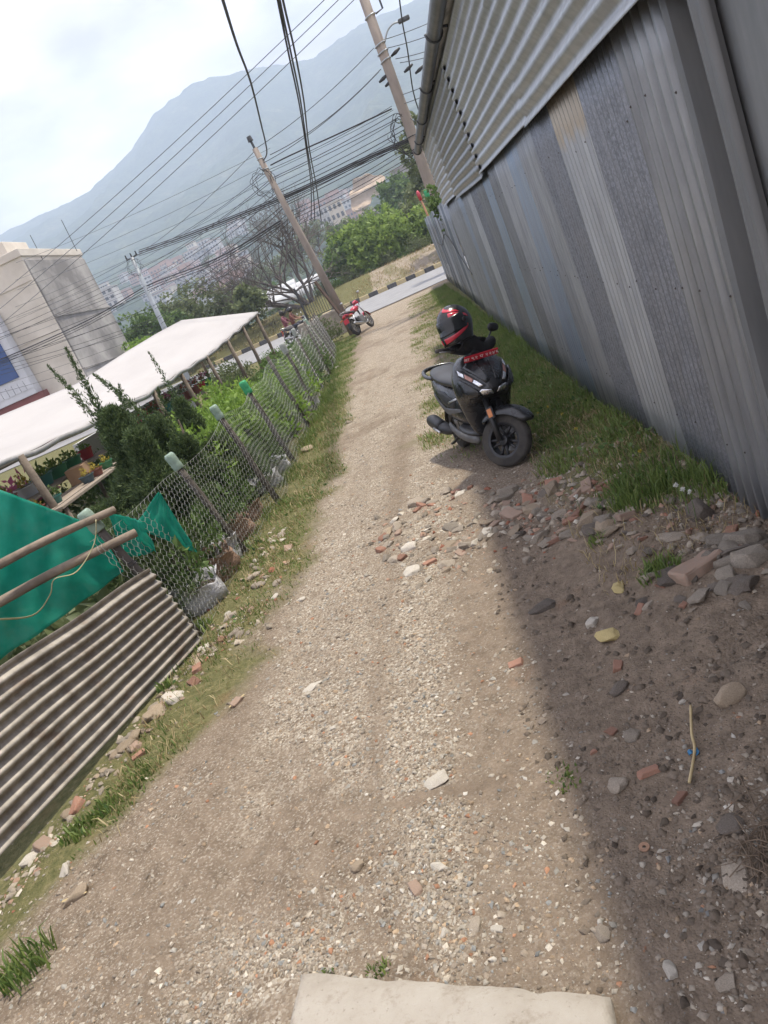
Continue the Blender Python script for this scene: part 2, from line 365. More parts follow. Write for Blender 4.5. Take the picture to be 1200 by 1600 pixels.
def ground_material():
    m, t, b = new_mat('lane soil and gravel')
    co = coords(t); at = N(t, 'ShaderNodeAttribute', attribute_name='mask')
    sp = N(t, 'ShaderNodeSeparateColor'); t.links.new(at.outputs['Color'], sp.inputs[0])
    # ragged edges: each mask is broken up by fine noise
    class _S: pass
    rag = noise(t, 26, 7, .7, co); rag2 = noise(t, 7, 6, .65, co)
    def ragged(sock, amp=.75, gain=1.5):
        k = N(t, 'ShaderNodeMath', operation='MULTIPLY_ADD'); t.links.new(rag, k.inputs[0]); k.inputs[1].default_value = amp; k.inputs[2].default_value = -.5 * amp
        k2 = N(t, 'ShaderNodeMath', operation='MULTIPLY_ADD'); t.links.new(rag2, k2.inputs[0]); k2.inputs[1].default_value = amp * .8; t.links.new(k.outputs[0], k2.inputs[2])
        k3 = N(t, 'ShaderNodeMath', operation='SUBTRACT'); t.links.new(k2.outputs[0], k3.inputs[0]); k3.inputs[1].default_value = .4 * amp
        pr_ = N(t, 'ShaderNodeMath', operation='MULTIPLY_ADD'); t.links.new(sock, pr_.inputs[0]); pr_.inputs[1].default_value = gain; t.links.new(k3.outputs[0], pr_.inputs[2])
        gate = N(t, 'ShaderNodeMath', operation='MULTIPLY'); g2 = N(t, 'ShaderNodeMapRange'); g2.inputs['From Max'].default_value = .12; t.links.new(sock, g2.inputs['Value']); t.links.new(pr_.outputs[0], gate.inputs[0]); t.links.new(g2.outputs[0], gate.inputs[1])
        c_ = N(t, 'ShaderNodeClamp'); t.links.new(gate.outputs[0], c_.inputs[0]); return c_.outputs[0]
    sp_out = [ragged(sp.outputs[0], .7, 1.3), ragged(sp.outputs[1], .9, 1.25), ragged(sp.outputs[2], .7, 1.2)]
    soil = ramp(t, noise(t, 9, 8, .62, co), [(.28, (0.105, 0.082, 0.060)), (.5, (0.181, 0.144, 0.109)), (.75, (0.252, 0.208, 0.161))])
    v1 = N(t, 'ShaderNodeTexVoronoi'); v1.inputs['Scale'].default_value = 46; t.links.new(co, v1.inputs['Vector'])
    v2 = N(t, 'ShaderNodeTexVoronoi'); v2.inputs['Scale'].default_value = 120; t.links.new(co, v2.inputs['Vector'])
    s1 = N(t, 'ShaderNodeSeparateColor'); t.links.new(v1.outputs['Color'], s1.inputs[0])
    s2 = N(t, 'ShaderNodeSeparateColor'); t.links.new(v2.outputs['Color'], s2.inputs[0])
    st = [(0.0, (0.143, 0.113, 0.084)), (.3, (0.227, 0.189, 0.147)), (.62, (0.323, 0.281, 0.223)), (.86, (0.386, 0.357, 0.302)), (1.0, (0.504, 0.479, 0.420))]
    gr1 = ramp(t, s1.outputs[0], st); gr2 = ramp(t, s2.outputs[0], st)
    grav = mixc(t, ramp(t, v1.outputs['Distance'], [(.38, (1, 1, 1)), (.5, (0, 0, 0))]), gr2, gr1)
    sel = ramp(t, noise(t, 5, 6, .6, co), [(.38, (0, 0, 0)), (.6, (1, 1, 1))])
    pm = N(t, 'ShaderNodeMath', operation='MULTIPLY'); t.links.new(sp_out[2], pm.inputs[0]); t.links.new(sel, pm.inputs[1])
    ad = N(t, 'ShaderNodeMath', operation='MULTIPLY_ADD'); t.links.new(sp_out[2], ad.inputs[0]); ad.inputs[1].default_value = .55; t.links.new(pm.outputs[0], ad.inputs[2])
    cl = N(t, 'ShaderNodeClamp'); t.links.new(ad.outputs[0], cl.inputs[0])
    soil = mixc(t, ramp(t, noise(t, 70, 4, .6, co), [(.46, (0, 0, 0)), (.60, (.65, .65, .65))]), soil, gr2)
    c = mixc(t, cl.outputs[0], soil, grav)
    mud_shade_c = ramp(t, noise(t, 14, 8, .65, co), [(.3, (.125, .100, .076)), (.7, (.255, .206, .158))])
    c = mixc(t, sp_out[1], c, mud_shade_c)
    gc = ramp(t, noise(t, 22, 6, .6, co), [(.3, (.075, .083, .034)), (.55, (.135, .132, .06)), (.75, (.22, .195, .11))])
    c = mixc(t, sp_out[0], c, gc)
    # red brick dust and ochre stains
    bd = ramp(t, noise(t, 2.2, 5, .6, co), [(.62, (0, 0, 0)), (.74, (.35, .35, .35))])
    c = mixc(t, bd, c, (0.252, 0.143, 0.084))
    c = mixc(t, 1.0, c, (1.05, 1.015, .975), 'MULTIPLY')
    t.links.new(c, b.inputs['Base Color']); b.inputs['Roughness'].default_value = .95; b.inputs['Specular IOR Level'].default_value = .2
    h1 = N(t, 'ShaderNodeMath', operation='MULTIPLY_ADD'); t.links.new(v1.outputs['Distance'], h1.inputs[0]); h1.inputs[1].default_value = -1.0
    t.links.new(noise(t, 60, 8, .7, co), h1.inputs[2])
    h2 = N(t, 'ShaderNodeMath', operation='MULTIPLY_ADD'); t.links.new(v2.outputs['Distance'], h2.inputs[0]); h2.inputs[1].default_value = -.6; t.links.new(h1.outputs[0], h2.inputs[2])
    bump(t, b, h2.outputs[0], .75, .012)
    return m
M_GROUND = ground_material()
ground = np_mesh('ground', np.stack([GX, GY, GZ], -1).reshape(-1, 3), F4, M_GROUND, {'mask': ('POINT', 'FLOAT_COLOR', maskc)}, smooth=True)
tag(ground, 'gravel and earth lane with worn wheel tracks', None, kind='structure')

# asphalt road across the end of the lane
def road_material():
    m, t, b = new_mat('sun-bleached asphalt'); co = coords(t)
    c = ramp(t, noise(t, 1.2, 8, .65, co), [(.3, (.20, .20, .205)), (.7, (.30, .30, .305))])
    c = mixc(t, ramp(t, noise(t, 60, 3, .6, co), [(.35, (0, 0, 0)), (.7, (.5, .5, .5))]), c, (.16, .16, .16))
    t.links.new(c, b.inputs['Base Color']); b.inputs['Roughness'].default_value = .85
    bump(t, b, noise(t, 120, 4, .6, co), .4, .005); return m
def near_edge(x): return 37.6 - .02 * x + .35 * math.sin(x * .35) + .2 * math.sin(x * 1.3)
def far_edge(x): return 56.4 + .06 * x
mb = MB(); xsr = [-140 + i * 2.0 for i in range(141)]
for x in xsr: pass
mb.grid(lambda u, v: (-140 + 280 * u, near_edge(-140 + 280 * u) * (1 - v) + far_edge(-140 + 280 * u) * v, .004), 281, 6)
road = mb.build('road', road_material(), smooth=True); tag(road, 'pale grey asphalt road crossing the end of the lane', None, kind='structure')
# far gutter pan (dusty concrete strip at the kerb foot is left to the kerb blocks)
KY = simple('kerb yellow paint', (.52, .42, .22), (.40, .33, .20), 9, .8, vary=.12)
KB = simple('kerb black paint', (.045, .045, .05), (.09, .085, .08), 9, .8, vary=.15)
kerb = empty('kerb', (0, 56.6, 0)); tag(kerb, 'yellow and black striped kerb along the far side of the road', None, kind='structure')
kb = MB().box((0, 0, .14), (.70, .34, .34)); kme = kb.mesh('kerb_block')
bm = bmesh.new(); bm.from_mesh(kme); bmesh.ops.bevel(bm, geom=list(bm.edges), offset=.02, segments=1, affect='EDGES'); bm.to_mesh(kme); bm.free()
kme.materials.append(KY); kme2 = kme.copy(); kme2.materials.clear(); kme2.materials.append(KB)
for i in range(44):
    x = -16 + i * .72
    o = link('kerb_block', kme if i % 2 else kme2, None, kerb); o.location = (x, far_edge(x) + .19 - 56.6, random.uniform(-.008, .008)); o.rotation_euler = (0, 0, .06 + random.uniform(-.012, .012))

# concrete slab at the camera's feet
def slab():
    """cast slab: uneven top, crumbled front edge, running back under the viewer"""
    a, b_, c, d = gz(440, 1600), gz(475, 1525), gz(955, 1560), gz(962, 1600)
    mb = MB(); nu, nv = 70, 34
    def top(u, v):
        fr = b_.lerp(c, u); back = Vector((-1.30, .2, 0)).lerp(Vector((-.30, .2, 0)), u)
        e = .010 * float(fbm(u * 9, 3.0, 1.0, 4)) * 2.2 - (.014 * math.exp(-((u - .80) / .03) ** 2) + .008 * math.exp(-((u - .33) / .05) ** 2) + .012 * max(0, u - .95) * 10)
        fr = Vector((fr.x, fr.y + e, 0)); p = fr.lerp(back, v)
        p.x += (.010 * float(fbm(v * 9, 7.0, 1.0, 4))) * (abs(u - .5) > .49)
        edge = min(min(u, 1 - u) * 1.0, v * 1.45)
        p.z = .034 + .010 * float(fbm(p.x, p.y, 6, 4)) + .006 * float(fbm(p.x, p.y, 26, 3)) - .022 * math.exp(-edge / .010)
        return p
    rim = []
    mb.grid(top, nu, nv)
    ring = [i * nv for i in range(nu)] + [(nu - 1) * nv + j for j in range(1, nv)] + [i * nv + nv - 1 for i in range(nu - 2, -1, -1)] + [j for j in range(nv - 2, 0, -1)]
    base = len(mb.v)
    for i in ring: x, y, z = mb.v[i]; mb.v.append((x, y, -.06))
    k = len(ring)
    for j in range(k): mb.f.append((ring[j], base + j, base + (j + 1) % k, ring[(j + 1) % k]))
    m, t, bb = new_mat('worn cast concrete'); co = coords(t)
    cc = ramp(t, noise(t, 4, 9, .66, co), [(.28, (.265, .232, .19)), (.5, (.37, .335, .285)), (.78, (.43, .40, .35))])
    cc = mixc(t, ramp(t, noise(t, 11, 8, .72, co), [(.54, (0, 0, 0)), (.70, (.65, .65, .65))]), cc, (.20, .155, .11))
    cc = mixc(t, ramp(t, noise(t, 60, 5, .7, co), [(.60, (0, 0, 0)), (.72, (.7, .7, .7))]), cc, (.16, .13, .10))
    t.links.new(cc, bb.inputs['Base Color']); bb.inputs['Roughness'].default_value = .95; bb.inputs['Specular IOR Level'].default_value = .2
    bump(t, bb, noise(t, 55, 9, .75, co), .8, .008)
    o = mb.build('concrete_slab', m, None, auto=50)
    return tag(o, 'pale worn concrete slab with a chipped front edge lying in the gravel', 'concrete slab')
slab()

# ------------------------------------------------------------------ hills
RA = [-2.5, -1.2, -.75, -.5, -.458, -.329, -.26, -.2152, -.157, -.08, -.022, .047, .117, .3, .6, 1.2, 2.5]
RR = [.10, .15, .17, .20, .2185, .2161, .236, .2597, .2716, .2567, .239, .248, .245, .25, .23, .18, .12]
DY = [230, 300, 430, 520, 650, 850, 1150, 1500, 1800, 2000, 2150, 2450]
def hill_z(a, y):
    a = np.asarray(a, dtype=float); y = np.asarray(y, dtype=float)
    top = np.interp(a, RA, RR)
    base = np.interp(y, DY, [-.06, -.02, .040, .070, .100, .125, .155, .195, .235, .24, .24, .2])
    lo = base
    fr = np.interp(y, [230, 850, 1150, 1500, 1800, 2000, 2150, 2450], [0, 0, .15, .45, .75, 1, 1, 1])
    mult = np.interp(y, [1999, 2000, 2150, 2450], [1, 1, .95, .6])
    r = np.where(y >= 2000, top * mult, lo * (1 - fr) + fr * top * np.interp(y, [1150, 1500, 1800, 2000], [.62, .75, .90, 1.0]))
    x = a * y
    n = 90 * fbm(x, y, 1 / 420., 4) * np.interp(y, [230, 600, 1500, 2000, 2100], [.1, .4, 1, .0, .6]) + 14 * fbm(x, y, 1 / 22., 3) * np.interp(y, [230, 600], [.1, 1])
    spur = np.abs(fbm(x * 1.0, y * .35, 1 / 260., 4)) * np.interp(y, [700, 1200, 1700, 1960], [0, 1, 1, 0])
    return 1.9 + y * r + n * .8 - 190 * spur + 18 * np.interp(y, [700, 1200, 1900, 1960], [0, 1, 1, 0])
aa = np.concatenate([np.linspace(-2.5, -.62, 60), np.linspace(-.61, .22, 330), np.linspace(.24, 2.5, 60)])
yy = np.concatenate([np.linspace(230, 1000, 70), np.linspace(1015, 1990, 50), np.array([2000, 2020, 2060, 2150, 2300, 2450])])
A2, Y2 = np.meshgrid(aa, yy, indexing='ij'); Z2 = hill_z(A2, Y2)
nx, ny = A2.shape
I = (np.arange(nx - 1)[:, None] * ny + np.arange(ny - 1)[None, :]).ravel()
def hill_material():
    m, t, b = new_mat('forested hillside'); co = coords(t)
    c = ramp(t, noise(t, .02, 8, .68, co), [(.3, (.025, .045, .028)), (.5, (.045, .070, .040)), (.66, (.10, .115, .070)), (.8, (.24, .20, .14))])
    c2 = ramp(t, noise(t, .11, 5, .65, co), [(.35, (.30, .35, .32)), (.65, (1.5, 1.42, 1.3))])
    t.links.new(mixc(t, 1.0, c, c2, 'MULTIPLY'), b.inputs['Base Color']); b.inputs['Roughness'].default_value = 1.0
    b.inputs['Specular IOR Level'].default_value = .1
    bump(t, b, noise(t, .16, 6, .7, co), .9, 5.0); return m
hills = np_mesh('hills', np.stack([A2 * Y2, Y2, Z2], -1).reshape(-1, 3), np.stack([I, I + ny, I + ny + 1, I + 1], 1), hill_material(), smooth=True)
tag(hills, 'steep forested mountain ridge rising behind the town', None, kind='structure')
# bare earth cutting on the far slope
def cutting():
    c = ay(570, 296, 330); mb = MB(); K = 44
    def f(u, v):
        a = u * 2 * math.pi; e = 1 + .22 * math.sin(2 * a + .6) + .16 * math.sin(3 * a + 2) + .08 * math.sin(7 * a)
        x = math.cos(a) * v * 7.0 * e; zz = math.sin(a) * v * 6.4 * e
        dep = (zz + 7) * .55 + 2.2 * float(fbm(x + 50, zz, .16, 4)) + 2.5 * abs(math.sin(zz * .55))
        return (c.x + x, c.y + dep, c.z + zz)
    mb.grid(f, K, 14)
    o = mb.build('earth_cutting', simple('bare sandy earth', (.50, .38, .26), (.36, .27, .19), .35, .95, bstr=.8, bdist=.8), smooth=False, solid=.6)
    tag(o, 'bare sandy hillside cutting above the trees', None, kind='structure')
cutting()
# ------------------------------------------------------------------ tin shed
def wb(mb, name, mat, parent, **kw):        # world coordinates -> child of an unrotated parent
    return mb.build(name, mat, parent, M=Matrix.Translation(-Vector(parent.location)), **kw)
def galv(name, c1, c2, kind='plain', metal=.62, rough=.34, tint=None):
    m, t, b = new_mat(name); co = coords(t)
    oi = N(t, 'ShaderNodeObjectInfo'); vm = N(t, 'ShaderNodeVectorMath', operation='MULTIPLY_ADD')
    t.links.new(oi.outputs['Random'], vm.inputs[0]); vm.inputs[1].default_value = (37, 53, 29); t.links.new(co, vm.inputs[2]); co = vm.outputs[0]
    st = mapping(t, co, (3, 3, .35))
    c = ramp(t, noise(t, 5, 7, .6, st), [(.3, c1), (.7, c2)])
    if kind == 'spangle':
        f = noise(t, 120, 5, .75, mapping(t, co, (1, 1, .45)), .5)
        c = mixc(t, ramp(t, f, [(.42, (0, 0, 0)), (.60, (.7, .7, .7))]), c, tuple(v * 1.55 for v in c2))
        c = mixc(t, ramp(t, noise(t, 4, 4, .6, co), [(.5, (0, 0, 0)), (.75, (.6, .6, .6))]), c, c1)
    if kind == 'blue':
        c = mixc(t, ramp(t, noise(t, 2.5, 6, .6, st), [(.35, (0, 0, 0)), (.65, (.65, .65, .65))]), c, (.19, .25, .32))
    # dust, streaks and rust freckles
    c = mixc(t, ramp(t, noise(t, 1.3, 6, .62, st), [(.55, (0, 0, 0)), (.8, (.45, .45, .45))]), c, (.225, .222, .215))
    c = mixc(t, ramp(t, noise(t, 42, 5, .7, mapping(t, co, (1, 1, .4))), [(.70, (0, 0, 0)), (.78, (.55, .55, .55))]), c, (.15, .115, .085))
    if kind == 'tan':
        sx_ = N(t, 'ShaderNodeSeparateXYZ'); t.links.new(coords(t), sx_.inputs[0])
        ad = N(t, 'ShaderNodeMath', operation='MULTIPLY_ADD'); t.links.new(noise(t, 9, 4, .6, mapping(t, coords(t), (1, 1, .3))), ad.inputs[0]); ad.inputs[1].default_value = .35; t.links.new(sx_.outputs['Z'], ad.inputs[2])
        c = mixc(t, ramp(t, ad.outputs[0], [(.0, (0, 0, 0)), (1.0, (1, 1, 1))]), c, c)
        mm = N(t, 'ShaderNodeMapRange'); t.links.new(ad.outputs[0], mm.inputs['Value']); mm.inputs['From Min'].default_value = 2.25; mm.inputs['From Max'].default_value = 2.33
        c = mixc(t, mm.outputs[0], c, mixc(t, noise(t, 14, 5, .6, co), (.27, .235, .185), (.36, .325, .27)))
    hv = N(t, 'ShaderNodeHueSaturation'); mv = N(t, 'ShaderNodeMapRange'); mv.inputs['To Min'].default_value = .62; mv.inputs['To Max'].default_value = 1.22
    t.links.new(oi.outputs['Random'], mv.inputs['Value']); t.links.new(mv.outputs[0], hv.inputs['Value']); hv.inputs['Saturation'].default_value = 1.0; t.links.new(c, hv.inputs['Color']); c = hv.outputs[0]
    if tint:
        c = mixc(t, ramp(t, noise(t, 5.5, 7, .65, co), [(.56, (0, 0, 0)), (.72, (.75, .75, .75))]), c, (.17, .115, .08)); c = mixc(t, 1.0, c, tint, 'MULTIPLY')
    t.links.new(c, b.inputs['Base Color']); b.inputs['Metallic'].default_value = metal
    mr = N(t, 'ShaderNodeMapRange'); mr.inputs['To Min'].default_value = rough - .1; mr.inputs['To Max'].default_value = rough + .22
    t.links.new(noise(t, 7, 6, .6, co), mr.inputs['Value']); t.links.new(mr.outputs[0], b.inputs['Roughness'])
    bump(t, b, noise(t, 9, 5, .6, mapping(t, co, (1, 1, .5))), .25, .006)
    return m
G_FINE = galv('weathered galvanised sheet', (.23, .245, .26), (.37, .39, .40))
G_TAN = galv('mud-stained galvanised sheet', (.23, .245, .26), (.37, .39, .40), 'tan')
G_SPAN = galv('spangled galvanised sheet', (.16, .175, .195), (.23, .245, .27), 'spangle')
G_BLUE = galv('bluish galvanised sheet', (.21, .235, .265), (.29, .32, .345), 'blue')
G_FLAT = galv('flat dull steel sheet', (.20, .21, .212), (.27, .275, .27), metal=.3, rough=.5)
G_ROOF = galv('corrugated zinc sheet', (.27, .285, .30), (.40, .415, .425), metal=.6, rough=.34)
G_OLD = galv('rusty dusty corrugated sheet', (.20, .185, .165), (.37, .35, .32), metal=.25, rough=.55, tint=(1, .96, .90))
M_DARKSTEEL = simple('dark painted steel', (.045, .05, .055), (.085, .085, .085), 6, .5, .3, vary=.1)
M_TAN = simple('dried tan mud splash', (.40, .33, .235), (.48, .42, .33), 9, .9)

shed = empty('tin_shed', (1.15, 9, 0))
tag(shed, 'tall galvanised tin shed wall with wavy upper sheets along the lane', 'shed')
def vsheet(name, y0, y1, z0, z1, x0, prof, pitch, depth, mat, parent, xf=None, wob=0.006, jag=0.0):
    """sheet with narrow pressed ribs; the profile is sampled at its own folds so the creases stay crisp"""
    mb = MB(); ph = random.random() * 6; rows = 7
    fold = {'fine': [(0, 0), (.34, 0), (.50, 1), (.66, 1), (.82, 0)], 'trap': [(0, 0), (.50, 0), (.60, 1), (.78, 1), (.88, 0)]}.get(prof, [(0, 0)])
    Ys = [] ; n = max(1, int(round((y1 - y0) / pitch))); pt = (y1 - y0) / n
    for k in range(n): Ys += [(y0 + (k + f) * pt, d * depth) for f, d in fold]
    Ys.append((y1, 0))
    if prof == 'flat': Ys = [(y0 + (y1 - y0) * k / 8, 0) for k in range(9)]
    def f(u, v):
        y, d = Ys[int(round(u * (len(Ys) - 1)))]; z = z0 + (z1 - z0) * v
        w = wob * math.sin(ph + y * 5 + z * 1.3) + wob * .6 * math.sin(ph * 2 + z * 3.1)
        return ((xf(y) if xf else x0) - d + w, y, z + (jag * (v > .9) * math.sin(y * 23 + ph)))
    mb.grid(f, len(Ys), rows)
    return wb(mb, name, mat, parent, solid=.0015, auto=20)
# lower course, near to far; the last figure steps the laps in and out
low = [(-.6, .35, 'flat', 1, 0, G_FLAT), (.33, 1.25, 'flat', 1, .004, G_FLAT), (1.23, 2.0, 'flat', 1, 0, G_FLAT), (1.98, 2.71, 'flat', 1, .012, G_FLAT),
       (3.05, 3.69, 'trap', .105, .026, G_FINE), (3.67, 4.45, 'fine', .078, .016, G_SPAN), (4.43, 5.20, 'fine', .085, .018, G_TAN),
       (5.17, 5.98, 'fine', .078, .016, G_SPAN), (5.95, 6.66, 'fine', .085, .018, G_FINE), (6.62, 7.40, 'fine', .09, .016, G_BLUE), (7.37, 8.15, 'fine', .085, .018, G_FINE),
       (8.12, 8.9, 'fine', .085, .018, G_FINE), (8.87, 9.65, 'fine', .09, .008, G_BLUE), (9.62, 10.4, 'fine', .085, .018, G_FINE), (10.37, 11.15, 'fine', .085, .018, G_SPAN),
       (11.12, 11.9, 'fine', .085, .018, G_FINE), (11.87, 12.7, 'fine', .085, .018, G_FINE), (12.67, 13.5, 'fine', .085, .018, G_BLUE), (13.45, 14.3, 'fine', .085, .018, G_FINE),
       (14.27, 15.1, 'fine', .085, .018, G_FINE), (15.07, 16.0, 'fine', .085, .018, G_FINE)]
for i, (y0, y1, pr, pit, dep, mt) in enumerate(low):
    vsheet('wall_sheet', y0, y1, -.08 if y0 > 3 else -.05, 2.60, 1.15 + (.0, .005)[i % 2] , pr, pit, dep if pr != 'flat' else 0, mt, shed)
# roofing screws with washers on the ribs
sc_m = MB().lathe([(.0055, 0), (.0055, .002), (.003, .003), (.003, .005), (.001, .006)], 10, Matrix.Rotation(R_(-90), 4, 'Y')).mesh('screw', True); sc_m.materials.append(simple('dark screw head', (.05, .05, .052), (.09, .07, .06), 60, .6, .4, bstr=0))
for i, (y0, y1, pr, pit, dep, mt) in enumerate(low):
    if y0 < 2.9: continue
    for z in (.45, 1.25, 2.05):
        for q in (.12, .52, .90):
            o = link('screw', sc_m, None, shed); n = max(1, int(round((y1 - y0) / pit))); pt_ = (y1 - y0) / n
            yy_ = y0 + (math.floor((y1 - y0) * q / pt_) + .58) * pt_
            o.location = (-dep + (.0, .005)[i % 2] - .001, yy_ - 9, z + random.uniform(-.03, .03))
# the dark folded channel beside the near flat sheet
mb = MB(); CH = [(1.150, 3.13), (1.128, 3.08), (1.118, 3.05), (1.130, 3.025), (1.255, 3.00), (1.270, 2.93), (1.262, 2.86), (1.135, 2.815), (1.112, 2.80), (1.108, 2.775), (1.122, 2.755), (1.110, 2.735), (1.112, 2.715), (1.130, 2.69)]
mb.grid(lambda u, v: (CH[int(round(u * 13))][0] + .004 * math.sin(v * 9 + u * 3), CH[int(round(u * 13))][1] + .006 * math.sin(v * 5), -.06 + 2.5 * v), 14, 11)
wb(mb, 'channel_post', G_FLAT, shed, auto=28, solid=.002)
# upper course: corrugated sheets laid on their side, overhanging the lower course
def hsheet(y0, y1, z0, z1, x0, mat, parent, slope=0.0, seed=0):
    mb = MB(); pit = .112; n = int((z1 - z0) / pit * 8)
    def f(u, v):
        y = y0 + (y1 - y0) * u; z = z0 + (z1 - z0) * v
        d = .017 * math.cos(2 * math.pi * (z - z0) / pit)
        return (x0 - d + .012 * math.sin(seed + y * 1.1) * (1 - v) - slope * (y - y0), y, z + .012 * math.sin(seed * 3 + y * .9))
    mb.grid(f, 14, n + 1)
    return wb(mb, 'upper_sheet', mat, parent, smooth=True, solid=.0015)
for i, (y0, y1, zb) in enumerate([(-.6, 2.5, 2.335), (2.4, 5.66, 2.325), (5.52, 8.95, 2.33), (8.8, 12.75, 2.28), (12.5, 16.05, 2.36)]):
    hsheet(y0, y1, zb, 3.50, 1.085 - (.014 if i % 2 else 0), G_ROOF, shed, .004, i * 1.7)
# inner framing behind the laps, gutter, brackets, roof, far end
mb = MB().box((1.22, 7.7, 2.45), (.05, 16.6, .08)); wb(mb, 'wall_rail', M_DARKSTEEL, shed)
mb = MB()
def gut(u, v):
    a = math.pi * v; return (.965 - .068 * math.cos(a), -.6 + 16.75 * u, 3.53 - .085 * math.sin(a))
mb.grid(gut, 30, 9); wb(mb, 'gutter', simple('grey gutter metal', (.085, .09, .095), (.14, .145, .145), 5, .45, .4), shed, smooth=True, solid=.004)
for y in (1.2, 3.4, 5.6, 7.8, 10.1, 12.4, 14.6, 16.0):
    mb = MB()
    pts = [(.965 - .078 * math.cos(math.pi * k / 8), y, 3.535 - .095 * math.sin(math.pi * k / 8)) for k in range(9)] + [(1.10, y, 3.52)]
    mb.tube(pts, .014, 6); wb(mb, 'gutter_bracket', M_DARKSTEEL, shed, smooth=True)
mb = MB()
def roof(u, v):
    x = .99 + 5.4 * u; y = -.6 + 16.75 * v
    return (x, y, 3.565 + .22 * (x - .99) + .012 * math.cos(2 * math.pi * y / .12))
mb.grid(roof, 3, 141 * 4); wb(mb, 'roof', G_ROOF, shed, smooth=True, solid=.003)
mb = MB().add([(1.2, 16.02, -.1), (6.4, 16.02, -.1), (6.4, 16.02, 4.7), (1.2, 16.02, 3.55)], [(0, 1, 2, 3)])
mb.add([(6.4, -.6, -.1), (6.4, 16.02, -.1), (6.4, 16.02, 4.7), (6.4, -.6, 4.7)], [(0, 1, 2, 3)])
wb(mb, 'end_wall', G_FINE, shed, solid=.01)

# lower tin fence that carries on from the shed to the road
tf = empty('tin_fence', (1.25, 16.05, 0)); tag(tf, 'low grey tin sheet fence running from the shed to the road', 'fence')
tx = lambda y: 1.20 + .012 * (y - 16)
y = 16.06; i = 0
while y < 37.0:
    w = .82; zt = 2.52 + .016 * (y - 16) + random.uniform(-.03, .03)
    vsheet('fence_sheet', y, y + w + .03, -.05, zt, 0, 'fine', .1, .010, [G_FINE, G_FINE, G_SPAN, G_FINE, G_BLUE][i % 5], tf, xf=lambda yy, k=i % 2: tx(yy) + k * .012, jag=.012)
    y += w; i += 1
# loose black cable drooping along the tin fence
def cable(name, pts, r, mat, n=6, parent=None):
    return MB().tube(pts, r, n).build(name, mat, parent, smooth=True)
M_CABLE = simple('black cable sheath', (.018, .018, .02), (.035, .035, .038), 4, .6)
M_WIRE = simple('grey aluminium wire', (.09, .10, .11), (.13, .14, .15), 4, .5, .4)
def spline(pts, k=6):
    P = [Vector(p) for p in pts]; out_ = []
    for i in range(len(P) - 1):
        p0 = P[max(i - 1, 0)]; p1 = P[i]; p2 = P[i + 1]; p3 = P[min(i + 2, len(P) - 1)]
        for j in range(k):
            t = j / k
            out_.append(.5 * ((2 * p1) + (-p0 + p2) * t + (2 * p0 - 5 * p1 + 4 * p2 - p3) * t * t + (-p0 + 3 * p1 - 3 * p2 + p3) * t ** 3))
    out_.append(P[-1]); return out_
o = cable('drooping_cable', spline([(tx(31) - .03, 31, 1.75), (tx(27) - .03, 27, 1.62), (tx(22) - .03, 22, 1.9), (tx(18) - .04, 18, 1.2), (tx(16.5) - .05, 16.5, .95)]), .009, M_CABLE)
tag(o, 'thin black cable drooping along the low tin fence', 'cable')

# ------------------------------------------------------------------ wire fence with bottle-capped posts
M_POST = simple('weathered grey wooden post', (.125, .108, .09), (.07, .06, .05), 14, .9, bstr=.6, bdist=.01, vary=.15, stretch=(1, 1, .12))
M_POLE = simple('bare wooden pole', (.235, .19, .145), (.14, .11, .082), 9, .88, bstr=.7, bdist=.01, vary=.1, stretch=(1, .5, 1))
M_NET = simple('galvanised netting wire', (.42, .42, .40), (.32, .32, .30), 20, .5, .3, bstr=0)
fence = empty('wire_fence', (-2.4, 6.5, 0))
tag(fence, 'hexagonal wire netting fence on leaning wooden posts beside the nursery', 'fence')
# (base pixel, top pixel) of each post in the photograph
POSTS = []
def post_from(bp, tp):
    b0 = gz(*bp); t0 = ay(tp[0], tp[1], b0.y); return b0, t0
for bp, tp in [((385, 865), (272, 722)), ((437, 785), (339, 645)), ((460, 722), (384, 606)), ((483, 667), (417, 557)), ((496, 642), (444, 545)), ((504, 606), (460, 520)), ((516, 585), (475, 502))]:
    POSTS.append(post_from(bp, tp))
b0 = Vector((-2.43, 4.98, 0)); POSTS.insert(0, (b0, ay(143, 815, 4.98)))
for yb in (20.2, 22.0, 23.8, 25.4, 26.6):
    xb = float(fence_x(yb)); POSTS.append((Vector((xb, yb, 0)), Vector((xb - .22, yb, 1.28))))
fh_top = []
for i, (a, b_) in enumerate(POSTS):
    d = b_ - a; kk = random.uniform(-.015, .015)
    pts = [a - d * .15, a + d * .33 + Vector((kk, 0, 0)), a + d * .66 - Vector((kk, 0, 0)), b_]
    r = .034 if i < 5 else .031
    mb = MB().tube(pts, [r * 1.08, r, r * .96, r * .9], 10); o = wb(mb, 'post', M_POST, fence, smooth=True)
    # wire tie
    q = a + d * (.80 if i else .62)
    wb(MB().tube([q + Vector((math.cos(t) * r * 1.08, math.sin(t) * r * 1.08, t * .004)) for t in np.linspace(0, 12, 30)], .003, 4), 'tie_wire', M_CABLE, fence)
